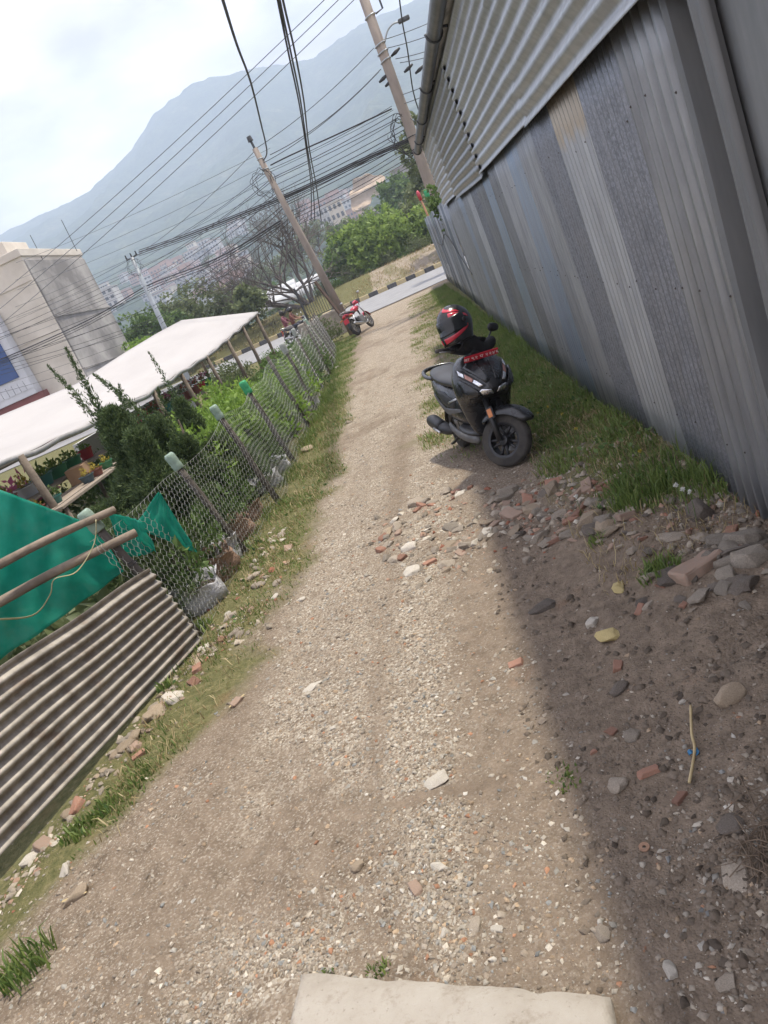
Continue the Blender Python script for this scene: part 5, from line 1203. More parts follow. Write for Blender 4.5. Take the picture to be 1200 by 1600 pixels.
# small white clover heads and yellow flowers in the right verge
fl = [(905, 800), (760, 672), (1065, 800), (1075, 803), (1085, 806), (840, 650), (855, 640), (1010, 745), (880, 658), (905, 692)]
for i, (px, py) in enumerate(fl):
    p = gz(px, py, .16); o = empty('wildflower', (p.x, p.y, float(gh(p.x, p.y)))); wht = i < 5
    MB().tube([(0, 0, -.01), (.01, 0, .09), (.012, .004, .17)], .0016, 4).build('stalk', simple('flower stalk', (.09, .16, .04)) if i == 0 else bpy.data.materials['flower stalk'], o)
    me = leaf_obj('blossom', np.tile([[.012, .004, .17]], (26, 1)), rnd_sphere(26) + [0, 0, .4], .012 + .006 * rng.random(26), L_WHITE if wht else L_YEL, o, wr=.7) if i else None
    if i == 0:
        L_WHITE = leaf_mat('white petals', (.62, .62, .56), (.8, .8, .75), .3)
        leaf_obj('blossom', np.tile([[.012, .004, .17]], (26, 1)), rnd_sphere(26) + [0, 0, .4], .012 + .006 * rng.random(26), L_WHITE, o, wr=.7)
    tag(o, 'small white clover head in the wall-foot grass' if wht else 'tiny yellow flower in the wall-foot grass', 'flower', 'white clover heads' if wht else 'yellow wildflowers')
# bamboo stick, twigs, washer, splinter, blue scrap
M_STICK = simple('dry bamboo', (.50, .40, .22), (.38, .29, .15), 14, .7)
def on(px, py, dz=.0, z=.06): p = gz(px, py, z); return Vector((p.x, p.y, float(gh(p.x, p.y)) + dz))
o = MB().tube(spline([on(1080, 1105, .03), on(1079, 1140, .022), on(1083, 1165, .02), on(1073, 1212, .014)], 5), .0052, 7).build('bamboo_stick', M_STICK, smooth=True); tag(o, 'thin dry bamboo stick lying on the dark soil', 'stick')
mb = MB()
for k in range(46):
    c = on(1175 + random.gauss(0, 22), 1300 + random.gauss(0, 26), .012, .08); d = Vector((random.gauss(0, 1), random.gauss(0, 1), random.gauss(.1, .2))).normalized() * random.uniform(.03, .09)
    mb.tube([c - d, c + Vector((0, 0, random.uniform(0, .02))), c + d], random.uniform(.0012, .0024), 4)
o = mb.build('dry_twig', simple('brown dry twig', (.17, .125, .085), (.11, .08, .055), 20, .9)); tag(o, 'tangle of thin brown dry twigs at the foot of the soil bank', 'twigs', kind='stuff')
p = on(1006, 1322, .006, 0); o = MB().lathe([(.006, -.0015), (.017, -.0015), (.017, .0015), (.006, .0015), (.006, -.0015)], 20, Matrix.Translation(p) @ Matrix.Rotation(.12, 4, 'X'), caps=False).build('washer', simple('rusty washer', (.33, .20, .125), (.24, .14, .09), 60, .8)); tag(o, 'rusty round washer in the shaded gravel', 'washer')
p = on(1081, 1168, .008, .05); o = MB().grid(lambda u, v: p + Vector((.035 * (u - .5), .02 * (v - .5), .008 * math.sin(u * 7) + .006 * math.sin(v * 9))), 8, 6).build('blue_wrapper', simple('blue plastic scrap', (.05, .22, .42), (.04, .15, .3), 20, .4), solid=.001, smooth=True); tag(o, 'scrap of blue plastic beside the bamboo stick', 'litter')
a, b_ = on(98, 1410, .012, 0), on(137, 1396, .012, 0); o = MB().tube([a, a.lerp(b_, .5), b_], [.006, .009, .004], 5, flat=.4).build('wood_splinter', M_STICK); tag(o, 'pale wood splinter on the left of the lane', 'wood')
a, b_ = on(357, 1104, .014, 0), on(381, 1084, .014, 0); o = MB().tube([a, a.lerp(b_, .5), b_], [.006, .012, .006], 5, flat=.4).build('wood_splinter', M_STICK); tag(o, 'pale wood splinter beside the left grass', 'wood')
# ------------------------------------------------------------------ trees
def tree_parts(root, h, cr, cz, n_cl, per, leafL, mat, trunk_r, seed, flat=.8, bark=None, lobes=7):
    """tapered trunk, limbs to every lobe of the crown, leaf clumps with gaps between"""
    r2 = np.random.default_rng(seed); mb = MB()
    mb.tube([(0, 0, -.4), (.06 * h * .2, 0, h * .25), (0, .02 * h, h * .55)], [trunk_r, trunk_r * .8, trunk_r * .45], 8)
    LC = []
    for k in range(lobes):
        d = unit(r2.normal(size=(1, 3)))[0]; d[2] = abs(d[2]) * .9 - .25
        c = np.array([0, 0, cz]) + d * np.array([cr, cr, cr * flat]) * r2.uniform(.45, .75); LC.append((c, cr * r2.uniform(.38, .6)))
        mb.tube([(0, .01 * h, h * .3), tuple(c * .5 + np.array([0, 0, h * .22])), tuple(c)], [trunk_r * .5, trunk_r * .3, trunk_r * .1], 5)
    o = mb.build('trunk', bark or M_BARK, root, smooth=True)
    P = []; T = []
    for c, r in LC:
        for q in range(n_cl // lobes):
            cc = c + unit(r2.normal(size=(1, 3)))[0] * r * r2.random() ** .33; rc = r * r2.uniform(.18, .36); tt = r2.random() * .5
            off = unit(r2.normal(size=(per, 3))) * r2.random((per, 1)) ** .5 * rc; off[:, 2] *= .7
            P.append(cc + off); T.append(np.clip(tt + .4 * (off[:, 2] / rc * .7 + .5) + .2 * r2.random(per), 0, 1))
    P = np.concatenate(P); T = np.concatenate(T)
    D = r2.normal(size=P.shape) + np.array([0, 0, .2])
    leaf_obj('crown', P, D, leafL * (.6 + .8 * r2.random(len(P))), mat, root, wr=.6, tint=T)
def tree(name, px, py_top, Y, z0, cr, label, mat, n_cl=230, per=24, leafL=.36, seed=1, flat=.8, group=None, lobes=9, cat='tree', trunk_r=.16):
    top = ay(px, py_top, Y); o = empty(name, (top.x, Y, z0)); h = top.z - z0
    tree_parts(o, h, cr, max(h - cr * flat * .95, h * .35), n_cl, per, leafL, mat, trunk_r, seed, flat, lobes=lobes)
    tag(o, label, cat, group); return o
tree('broadleaf_tree', 542, 340, 71, 1.0, 3.8, 'dense green tree on the left of the clump beyond the road', L_TREE, seed=3, n_cl=420)
tree('broadleaf_tree', 600, 322, 72, 1.0, 4.0, 'tallest bright green tree of the clump beyond the road', L_TREE, seed=4, n_cl=460)
tree('broadleaf_tree', 642, 336, 74, 1.0, 3.2, 'rounded green tree next to the low tin fence end', L_TREE, seed=5, n_cl=260)
tree('broadleaf_tree', 515, 392, 69, 1.2, 2.2, 'darker small tree beside the leaning pole', L_MID, seed=6, n_cl=200)
tree('broadleaf_tree', 575, 372, 68.5, 1.3, 2.5, 'low bushy tree in front of the green clump', L_TREE, seed=8, n_cl=240)
tree('broadleaf_tree', 668, 360, 76, 1.2, 2.4, 'paler tree half hidden by the low tin fence', L_DULL, seed=9, n_cl=190)
tree('broadleaf_tree', 290, 445, 64, -.3, 4.2, 'large rounded tree behind the white canopy', L_DULL, seed=10, n_cl=380, leafL=.32)
tree('broadleaf_tree', 222, 485, 60, -.3, 3.4, 'dark green tree between the concrete building and the lamp pole', L_MID, seed=12, n_cl=330, leafL=.3)
tree('broadleaf_tree', 205, 530, 52, -.3, 1.6, 'low green bush at the foot of the concrete building', L_BRIGHT, seed=13, n_cl=120, leafL=.24)
tree('broadleaf_tree', 340, 472, 66, -.3, 2.2, 'olive tree at the right of the large rounded tree', L_DULL, seed=14, n_cl=170, leafL=.3)
tree('slender_tree', 628, 118, 46, -.2, 2.0, 'tall sparse tree rising behind the concrete utility pole', L_DULL, seed=15, n_cl=120, per=16, leafL=.26, flat=1.9, lobes=12)
tree('slender_tree', 655, 215, 62, .5, 3.0, 'hazy tree behind the wires next to the shed corner', L_DULL, seed=16, n_cl=150, per=18, leafL=.34, flat=1.3, lobes=10)
tree('creeper_tree', 678, 232, 21.5, -.2, .75, 'dark leafy creeper between the utility pole and the shed', L_MID, seed=17, n_cl=200, per=22, leafL=.10, flat=2.3, lobes=10, trunk_r=.06)
o = tree('feathery_tree', 378, 447, 58, .0, 1.5, 'small feathery pale green tree beyond the canopy tip', L_DULL, seed=18, n_cl=90, per=20, leafL=.40, flat=1.0)
for i, (px, py, Y, cr) in enumerate([(612, 262, 118, 4.5), (640, 285, 110, 4.5), (660, 300, 105, 4.0), (598, 300, 150, 4.5), (560, 330, 170, 4.5), (535, 338, 160, 4.0), (622, 318, 120, 3.6), (480, 345, 210, 5), (455, 365, 190, 5), (520, 350, 150, 3.5), (405, 405, 200, 5.5), (380, 425, 180, 5), (350, 450, 160, 4.5), (440, 395, 220, 5), (310, 462, 170, 4.5), (415, 440, 140, 4)]):
    tree('valley_tree', px, py, Y, ay(px, py, Y).z - cr * 2.0, cr, 'hazy broadleaf tree on the slope between the road and the town', L_DULL if i % 3 else L_MID, n_cl=110, per=18, leafL=.62, seed=40 + i, flat=.95, group='hazy trees below the town', lobes=8)
# scrub by the road behind the netting
sc_me = [shrub_mesh(.8, .8, 1.1, 50, 24, .11, L_DULL, .5), shrub_mesh(.7, .7, .9, 46, 24, .10, L_MID, .5)]
for i, (x, y) in enumerate([(-4.2, 26), (-5.0, 27.5), (-3.9, 28.5), (-6.0, 29), (-7.2, 27.5), (-5.6, 31), (-8.4, 30), (-6.8, 32.5), (-4.6, 33.2), (-9.6, 33)]):
    plant('scrub_bush', sc_me[i % 2], st_small, (x, y, -.1), 'scrubby bush between the nursery and the road', 'bush', 'scrub beside the road', s=random.uniform(.7, 1.05))
for i, (px, Y) in enumerate([(500, 66), (520, 66.5), (548, 67), (580, 66.8), (605, 67), (632, 67), (655, 67)]):
    p = ay(px, 440 - (px - 500) * .33, Y); plant('bank_bush', sc_me[i % 2], st_small, (p.x, Y, 1.25), 'low bush along the top of the bank under the trees', 'bush', 'bushes on the bank', s=random.uniform(1.0, 1.5))
# bare tree
def bare_tree():
    b0 = ay(478, 452, 64); b0 = Vector((b0.x, 64, 1.0)); o = empty('bare_tree', b0)
    mb = MB(); fine = MB(); r3 = random.Random(5)
    def grow(p, d, L, r, lev):
        n = 4; pts = [p]; q = p.copy(); dd = d.copy()
        for k in range(n):
            dd = (dd + Vector((r3.gauss(0, .16), r3.gauss(0, .16), r3.gauss(.03, .12)))).normalized(); q = q + dd * (L / n); pts.append(q.copy())
        (mb if lev < 3 else fine).tube(pts, [r * (1 - .13 * k) for k in range(n + 1)], 6 if lev < 3 else 3)
        if lev >= 5: return
        for k in range(r3.choice([3, 3, 4]) if lev < 4 else 3):
            a = r3.choice(pts[2:]); nd = (dd + Vector((r3.gauss(0, .62), r3.gauss(0, .62), r3.gauss(.12, .4)))).normalized()
            grow(a, nd, L * r3.uniform(.55, .8), r * .55, lev + 1)
    for d in [(-.60, .1, 1.0), (-.30, .3, 1.2), (-.95, -.2, .80), (.0, .1, 1.15), (-.45, -.3, .95), (-.75, .3, .95), (-1.05, .1, .6)]:
        grow(Vector((r3.uniform(-.15, .15), 0, -.3)), Vector(d).normalized(), 4.3, .16, 0)
    mb.build('trunk', M_BARKG, o, smooth=True); f = fine.build('crown', M_BARKG, o)
    tag(o, 'bare grey branching tree behind the leaning pole', 'tree')
bare_tree()

# ------------------------------------------------------------------ buildings
M_CREAM = simple('cream unpainted plaster', (.70, .645, .56), (.56, .51, .44), .6, .95, bstr=.3, bdist=.05)
M_CONC = simple('stained grey concrete', (.20, .19, .182), (.39, .372, .35), .45, .95, bstr=.4, bdist=.05, stops=(.38, .62))
M_WHITEP = simple('white frame paint', (.62, .63, .66), (.52, .53, .56), .8, .7)
M_BLUEG = simple('blue tinted glazing', (.02, .06, .20), (.03, .085, .26), .6, .15, bstr=0)
M_REDP = simple('dull red panel', (.24, .085, .08), (.19, .07, .065), .8, .8)
M_DARKW = simple('dark window opening', (.05, .05, .052), (.08, .08, .08), 2, .3, bstr=0)
bld = empty('concrete_building', (-24, 47, -.5)); tag(bld, 'tall half-plastered concrete building with a cream face and grey stained side', 'building')
wb(MB().box((-27.2, 49.35, 4.9), (14, 8.7, 10.8)), 'cream_wall', M_CREAM, bld, bevel=.05)
wb(MB().box((-20.16, 49.35, 4.75), (.12, 8.5, 10.5)), 'grey_wall', M_CONC, bld, bevel=.03)
wb(MB().box((-27.2, 49.35, 10.45), (14.2, 8.9, .45)), 'parapet', M_CREAM, bld, bevel=.04)
wb(MB().box((-22.5, 47, 11.0), (3.0, 3.0, .9)), 'roof_hatch', M_CREAM, bld, bevel=.04)
for z in (3.3, 6.6): wb(MB().box((-20.08, 49.35, z), (.10, 8.4, .14)), 'floor_band', M_CONC, bld)
for z in (2.6, 5.9, 8.9): wb(MB().box((-27.2, 44.97, z), (13.9, .05, .07)), 'plaster_joint', M_CREAM, bld)
wb(MB().box((-20.0, 53.3, 2.9), (.3, .6, .16)), 'ledge', M_CONC, bld)
# blue glazed bay with a white frame, red below
fr = ay(58, 608, 44.4)
bw = wb(MB().box((fr.x - 3.2, 44.55, 5.6), (6.4, .8, 5.0)), 'bay_frame', M_WHITEP, bld, bevel=.03)
g_ = ay(33, 590, 44.1)
for k in range(3): wb(MB().box((g_.x - 1.0 - k * 1.9, 44.12, 6.05), (1.78, .1, 3.5)), 'window_pane', M_BLUEG, bld)
for k in range(16): wb(MB().box((fr.x - .2 - k * .4, 44.13, 3.75), (.36, .06, .55)), 'frame_tile', M_WHITEP, bld)
wb(MB().box((fr.x - 3.2, 44.75, 1.35), (6.9, .8, 3.5)), 'red_base', M_REDP, bld)
for (px, py) in ((25, 403), (120, 402), (62, 408)):
    p = ay(px, py, 47); wb(MB().tube([(p.x, 47.5, 9.6), (p.x + .03, 47.5, 10.6 + .9)], .02, 5), 'rebar', M_DARKSTEEL, bld)

def house(px, py, Y, w, h, d, wallm, label, floors=3, cols=3, roof=None, group=None, z0=None, cat='building', rz=0.0):
    top = ay(px, py, Y); zt = top.z; zb = zt - h if z0 is None else z0
    o = empty('hillside_house', (top.x, Y, zb), rz); tag(o, label, cat, group); hh = zt - zb
    MB().box((0, d / 2, hh / 2), (w, d, hh)).build('wall', wallm, o)
    MB().box((0, d / 2, hh + .15), (w * 1.06, d * 1.06, .3)).build('roof', roof or wallm, o)
    fh_ = hh / floors; cw = w / cols
    for f in range(floors):
        for c in range(cols):
            MB().box(((c - (cols - 1) / 2) * cw, -.04, fh_ * (f + .52)), (cw * .55, .12, fh_ * .5)).build('window', M_DARKW, o)
    return o
M_H = [simple('white wash far house', (.52, .50, .48), (.43, .41, .39), .2, .9), simple('cream far house', (.62, .54, .43), (.5, .43, .34), .2, .9), simple('brick far house', (.42, .24, .17), (.34, .2, .15), .3, .9), simple('pink far house', (.60, .44, .40), (.5, .37, .34), .3, .9), simple('grey far house', (.36, .35, .35), (.29, .28, .28), .3, .9)]
house(588, 324, 190, 6.4, 4.0, 7, M_H[0], 'white concrete-framed house with dark openings below the earth cutting', 2, 4, z0=ay(588, 324, 190).z - 6)
house(627, 262, 125, 3.4, 10, 5, M_H[4], 'tall narrow grey concrete block behind the sparse trees', 4, 1, z0=-6)
house(648, 252, 135, 4.6, 8, 6, simple('pale blue far house', (.38, .50, .55), (.3, .42, .48), .3, .9), 'pale blue house behind the utility pole', 3, 3, z0=-6)
house(520, 316, 330, 6, 6, 6, M_H[1], 'cream house on the slope left of the earth cutting', 3, 3, z0=ay(515, 330, 300).z - 6)
house(500, 326, 350, 5.5, 6, 6, M_H[0], 'white house at the left end of the cluster by the cutting', 2, 3, z0=ay(497, 330, 330).z - 5)
house(160, 453, 330, 8, 8, 8, M_H[0], 'bright white house on the wooded slope beside the concrete building', 3, 3)
# the town on the far slope: a few prototypes, then copies
protos = []
for k in range(5):
    w, d, h = [(9, 8, 9), (8, 9, 7), (10, 9, 11), (7, 8, 8), (12, 8, 6)][k]
    o = empty('town_house', (0, 0, 0)); MB().box((0, d / 2, h / 2 - 2), (w, d, h + 4)).build('wall', M_H[k], o); MB().box((0, d / 2, h + .2), (w * 1.08, d * 1.08, .4)).build('roof', M_H[(k + 2) % 5] if k != 1 else M_H[2], o)
    for f in range(max(2, h // 3)):
        for c in (-1, 0, 1): MB().box((c * w * .3, -.05, 1.6 + f * 2.9), (w * .16, .15, 1.5)).build('window', M_DARKW, o)
    protos.append(o)
names = ['white', 'cream', 'brick red', 'pinkish', 'grey']
cnt = 0; r4 = random.Random(21)
cl = [(-.28, 640), (-.25, 620), (-.24, 520), (-.21, 560), (-.19, 700), (-.30, 600), (-.20, 480), (-.24, 700), (-.37, 640), (-.26, 560), (-.07, 600), (-.055, 560), (-.04, 620), (-.18, 440), (-.22, 450), (-.23, 460), (-.33, 700)]
while cnt < 130:
    a0, y0 = r4.choice(cl); a = a0 + r4.gauss(0, .016); y = y0 + r4.gauss(0, 32)
    if y < 340 or a > .06: continue
    k = r4.choices(range(5), [5, 4, 3, 2, 2])[0]
    o = protos[k] if protos[k].location.length == 0 else copy_tree(protos[k])
    o.location = (a * y, y, float(hill_z(a, y)) + .3); o.rotation_euler = (0, 0, r4.uniform(-.6, .6)); s = r4.uniform(.7, 1.05); o.scale = (s, s, s)
    tag(o, f'small hazy {names[k]} house in the town across the valley', 'house', f'{names[k]} houses on the far slope'); cnt += 1
# plastic growing tunnels beyond the road
M_TUN = simple('white polytunnel film', (.50, .51, .52), (.42, .43, .44), .6, .6, bstr=.2, bdist=.05)
for i, (px, py, Y, L) in enumerate([(437, 462, 84, 7.5), (452, 448, 94, 8.5), (425, 452, 96, 6)]):
    p = ay(px, py, Y); o = empty('polytunnel', (p.x, Y, p.z - 1.0), .12); tag(o, ['nearest white polytunnel beyond the road', 'longer white polytunnel behind the bare tree trunk', 'far white polytunnel at the end of the row'][i], 'polytunnel')
    MB().grid(lambda u, v: ((u - .5) * L, 1.1 * math.cos(math.pi * v), 1.1 * math.sin(math.pi * v)), 24, 14).build('film', M_TUN, o, smooth=True, solid=.01)
    for k in range(6): MB().tube([((k / 5 - .5) * L, 1.12 * math.cos(math.pi * q / 12), 1.12 * math.sin(math.pi * q / 12)) for q in range(13)], .04, 5).build('hoop', M_H[4], o)
# iron gate and low stone wall by the leaning pole
gt = empty('iron_gate', (-3.8, 31, 0)); tag(gt, 'dark iron bar gate beside the leaning pole', 'gate')
ga, gb = ay(470, 470, 31), ay(505, 452, 31); zt = 2.25; zb = 1.05
for k in range(11):
    x = ga.x + (gb.x - ga.x) * k / 10; wb(MB().tube([(x, 31, zb), (x, 31, zt)], .012, 5), 'bar', M_DARKSTEEL, gt)
for z in (zb, zt): wb(MB().tube([(ga.x - .05, 31, z), (gb.x + .05, 31, z)], .018, 5), 'rail', M_DARKSTEEL, gt)
for x in (ga.x - .05, gb.x + .07): wb(MB().tube([(x, 31, -.1), (x, 31, zt + .1)], .04, 6), 'gate_post', M_DARKSTEEL, gt)
o = MB().box((gb.x - .6, 31.05, .45), (1.9, .3, 1.1)).build('stone_wall', simple('dusty stone wall', (.40, .35, .29), (.27, .24, .2), 2.5, .95, bstr=.8, bdist=.08), bevel=.05); tag(o, 'low dusty stone wall below the iron gate', 'wall')

# ------------------------------------------------------------------ utility poles
M_CPOLE = simple('weathered concrete pole', (.33, .28, .235), (.24, .205, .175), 3, .92, bstr=.4, bdist=.02, stretch=(1, 1, .3))
M_SPOLE = simple('galvanised lamp pole', (.40, .43, .45), (.33, .36, .38), 3, .5, .3)
YA = 28.4
pa0 = ay(530, 480, YA); pa1 = ay(398, 232, YA); d = (pa1 - pa0); pab = pa0 + d * ((-.3 - pa0.z) / d.z)
pA = empty('utility_pole', (pab.x, YA, 0)); tag(pA, 'leaning concrete utility pole with tangled wires at its head', 'utility pole')
def loc(p): return p
wb(MB().tube([pab, pab.lerp(pa1, .5), pa1], [.155, .13, .10], 10), 'shaft', M_CPOLE, pA, smooth=True)
wb(MB().tube([pa1 - d.normalized() * .1, pa1 + d.normalized() * .28], .045, 6).tube([pa1 + d.normalized() * .25, pa1 + d.normalized() * .42], [.10, .08], 8), 'insulator', M_DARKSTEEL, pA)
for t in (.90, .95): wb(MB().tube([pab.lerp(pa1, t) + Vector((math.cos(a) * .115, math.sin(a) * .115, 0)) for a in np.linspace(0, 6.28, 13)], .018, 5), 'clamp', M_SPOLE, pA)
def tangle(name, c, r, n, label, seed, rad=.009):
    r5 = random.Random(seed); mb = MB()
    for k in range(n):
        a0 = r5.random() * 6.28; pts = []
        for q in range(14):
            a = a0 + q * .48; pts.append(c + Vector((math.cos(a) * r * r5.uniform(.5, 1.1), r5.uniform(-.12, .12), math.sin(a) * r * r5.uniform(.7, 1.3) - .3 * r * k / n)))
        mb.tube(spline(pts, 3), rad, 4)
    o = mb.build(name, M_CABLE, smooth=True); tag(o, label, 'cable coil'); return o
tangle('cable_coil', pab.lerp(pa1, .87) + Vector((-.25, -.1, -.1)), .42, 4, 'tangle of loose black wire hanging at the leaning pole head', 3)
# steel angle strut beside pole A
s0, s1 = ay(528, 487, YA - .4), ay(492, 440, YA - .4); wb(MB().tube([s0 + (s0 - s1) * .9, s1], .06, 4), 'strut', simple('rusty strut', (.14, .095, .07), (.1, .07, .055), 4, .85), pA)

YB = 26.0
pb0 = ay(688, 335, YB); pb1 = ay(548, -60, YB); d = pb1 - pb0; pbb = pb0 + d * ((-.3 - pb0.z) / d.z)
pB = empty('utility_pole', (pbb.x, YB, 0)); tag(pB, 'tall weathered concrete utility pole beside the shed corner', 'utility pole')
wb(MB().tube([pbb, pb0, pb0.lerp(pb1, .5), pb1], [.19, .18, .16, .135], 12), 'shaft', M_CPOLE, pB, smooth=True)
def onB(py, dx=0, dz=0): t = (335 - py) / 395.; p = pb0.lerp(pb1, t); return p + Vector((dx, -.02, dz))
for py in (62, 74, 86, 20): wb(MB().tube([onB(py) + Vector((math.cos(a) * .17, math.sin(a) * .17, .03 * math.cos(a))) for a in np.linspace(0, 6.28, 15)], .022, 5), 'clamp', M_SPOLE, pB)
for py in (205, 225, 300): wb(MB().tube([onB(py) + Vector((math.cos(a) * .185, math.sin(a) * .185, 0)) for a in np.linspace(0, 18.8, 40)], .014, 4), 'cable_wrap', M_CABLE, pB)
lm = onB(66, .1); wb(MB().tube(spline([lm, lm + Vector((.22, 0, .30)), lm + Vector((.45, 0, .42)), lm + Vector((.62, 0, .40))], 5), .026, 7), 'lamp_arm', M_SPOLE, pB, smooth=True)
wb(MB().box(lm + Vector((.80, 0, .40)), (.36, .16, .12)), 'lamp_head', M_DARKSTEEL, pB, bevel=.03)
for (py, dx, dz) in ((75, .35, -.12), (92, .55, -.35), (98, .85, -.40), (108, -.25, 0), (112, -.12, -.1)):
    c = onB(py, dx, dz); wb(MB().tube([c - Vector((.16, 0, .05)), c, c + Vector((.16, 0, .06))], [.03, .06, .03], 7), 'insulator', M_CABLE, pB, smooth=True)
wb(MB().tube([onB(20, .18), onB(20, .42, .05), onB(-30, .40, .1)], .03, 5), 'steel_arm', M_DARKSTEEL, pB)
tangle('cable_coil', onB(190, -.25, -.1), .5, 5, 'coil of black cable hung on the tall utility pole', 9, .011)
YL = 42.0
pl0 = ay(258, 515, YL); pl1 = ay(206, 402, YL); d = pl1 - pl0; plb = pl0 + d * ((-.3 - pl0.z) / d.z)
pL = empty('lamp_pole', (plb.x, YL, 0)); tag(pL, 'slim grey steel pole behind the white canopy', 'pole')
wb(MB().tube([plb, pl0, pl1], [.17, .15, .10], 10), 'shaft', M_SPOLE, pL, smooth=True)
wb(MB().tube([pl1 + Vector((-.35, 0, -.05)), pl1 + Vector((.35, 0, .03))], .035, 5), 'cross_arm', M_DARKSTEEL, pL)
for dx in (-.3, 0, .3): wb(MB().tube([pl1 + Vector((dx, 0, 0)), pl1 + Vector((dx, 0, .22))], [.05, .03], 6), 'insulator', M_CABLE, pL)
tangle('cable_coil', pl1 + Vector((-.1, -.1, -.45)), .45, 3, 'loops of wire at the head of the slim steel pole', 12, .010)
# two stakes capped with bottles behind the low tin fence
for (px0, py0, px1, py1, mt, l1, l2) in [(672, 345, 655, 306, 'red', 'thin orange stake behind the low tin fence end', 'red cap bottle on the thin orange stake'), (684, 340, 668, 306, 'green', 'grey stake beside the utility pole foot', 'green bottle on the stake beside the utility pole')]:
    v_ = ray(px0, py0); Yk = 1.04 / (v_.x / v_.y - .012)      # stands just behind the low tin fence
    a, b_ = ay(px0, py0, Yk), ay(px1, py1, Yk); a = a + (a - b_) * .9
    o = MB().tube([a, b_], .04, 7).build('stake', simple('orange stake wood', (.40, .22, .13), (.32, .18, .11), 4, .9) if mt == 'red' else M_POST, smooth=True); tag(o, l1, 'stake')
    dd = (b_ - a).normalized(); mb = MB().tube([b_ - dd * .18, b_ + dd * .06, b_ + dd * .13, b_ + dd * .20], [.065, .072, .065, .03], 12)
    o = mb.build('plastic_bottle', simple('red plastic cap', (.55, .06, .09), (.45, .05, .07), 4, .4) if mt == 'red' else B_GREEN, smooth=True); tag(o, l2, 'bottle')

# ------------------------------------------------------------------ overhead cables
def run(pts, r, label, group, mat=M_CABLE, sag=0.0):
    P = [ay(x, y, Y) for x, y, Y in pts]
    if sag and len(P) == 2:
        P = [P[0].lerp(P[1], t) - Vector((0, 0, sag * 4 * t * (1 - t))) for t in np.linspace(0, 1, 13)]
        Q = P
    else: Q = spline(P, 6)
    o = MB().tube(Q, r, 5).build('overhead_cable', mat, smooth=True); tag(o, label, 'cable', group)
# three bare conductors high above
for (x0, y0, x1, y1) in [(-60, 507, 560, -52), (-60, 530, 582, -52), (-60, 556, 604, -50)]:
    run([(x0, y0, 36), (x1, y1, 22)], .011, 'one of three parallel high conductors crossing the sky', 'three high conductors', M_WIRE, .25)
run([(584, 75, YB), (400, 232, YA)], .011, 'upper single wire between the two concrete poles', None, M_WIRE, .15)
run([(398, 236, YA), (212, 400, YL)], .010, 'upper single wire from the leaning pole to the steel pole', None, M_WIRE, .2)
run([(595, 108, YB), (422, 242, YA)], .014, 'paired wire strung below the upper wire between concrete poles', 'paired wires', M_WIRE, .2)
run([(592, 112, YB), (405, 258, YA)], .012, 'paired wire strung below the upper wire between concrete poles', 'paired wires', M_WIRE, .2)
run([(612, 170, YB), (520, 213, 26.8), (455, 242, 27.6), (423, 258, YA)], .024, 'thick dark cable reaching the leaning pole head', None)
# the heavy sagging bundle
for k, (dy, r) in enumerate([(0, .030), (3, .020), (-3, .018), (6, .014)]):
    run([(700, 190 + dy, 25), (640, 218 + dy, YB), (567, 250 + dy, 26.6), (445, 307 + dy, YA), (300, 365 + dy, 34), (217, 394 + dy, YL)], r, 'heavy sagging black cable bundle passing the leaning pole', 'heavy cable bundle')
for k, (dy, r) in enumerate([(0, .030), (4, .018), (8, .016)]):
    run([(438, 345 + dy, YA), (336, 405 + dy, 33), (229, 447 + dy, YL), (140, 499 + dy, 43), (14, 556 + dy, 44), (-50, 578 + dy, 44.2)], r, 'lower thick cable running to the blue glazed bay', 'lower thick cables')
r6 = random.Random(33)
def strung(sup, r, label, group, mat=M_CABLE):
    """supports (pixel, distance) joined span by span with a natural sag"""
    P = [ay(*p) for p in sup]; Q = []
    for i in range(len(P) - 1):
        L = (P[i + 1] - P[i]).length; sg = L * r6.uniform(.004, .016)
        Q += [P[i].lerp(P[i + 1], t) - Vector((0, 0, sg * 4 * t * (1 - t))) for t in np.linspace(0, 1, 9)[:-1]]
    Q.append(P[-1]); o = MB().tube(Q, r, 5).build('overhead_cable', mat, smooth=True); tag(o, label, 'cable', group)
for k in range(15):
    strung([(612 + k * 3.2 + r6.uniform(-2, 2), 165 + k * 6.0 + r6.uniform(-3, 3), YB), (420 + k * 3.2, 262 + k * 6.5 + r6.uniform(-5, 5), YA), (214 + k * 3.0, 404 + k * 9 + r6.uniform(-8, 4), YL), (-50, 520 + k * 7 + r6.uniform(-14, 14), 44)], r6.choice([.007, .009, .011, .013]), 'thin black cable in the fan of wires between the poles', 'fan of thin cables')
for k in range(6):
    y0 = 330 + 22 * k + r6.uniform(-6, 6)
    run([(-50, y0 + 110, 48), (420 + r6.uniform(-20, 20), y0 - 95, 34)], .008, 'faint wire slanting across the hazy hillside', 'faint far wires', M_WIRE, .3)
for (x0, y0, x1, y1) in [(690, 27, 600, 62), (690, 48, 606, 75), (690, 72, 618, 92), (690, 82, 625, 98), (690, 122, 622, 150), (690, 137, 622, 165)]:
    run([(x1, y1, YB), (x0, y0, 25.2)], .011, 'short wire leaving the tall pole towards the shed roof', 'wires over the shed eave', M_WIRE, .03)
run([(330, -60, 9), (348, 0, 10.5), (370, 70, 13.5), (392, 130, 17), (407, 190, 22), (417, 236, 26.5), (412, 250, YA)], .022, 'thick twisted cable swooping down to the leaning pole', None)
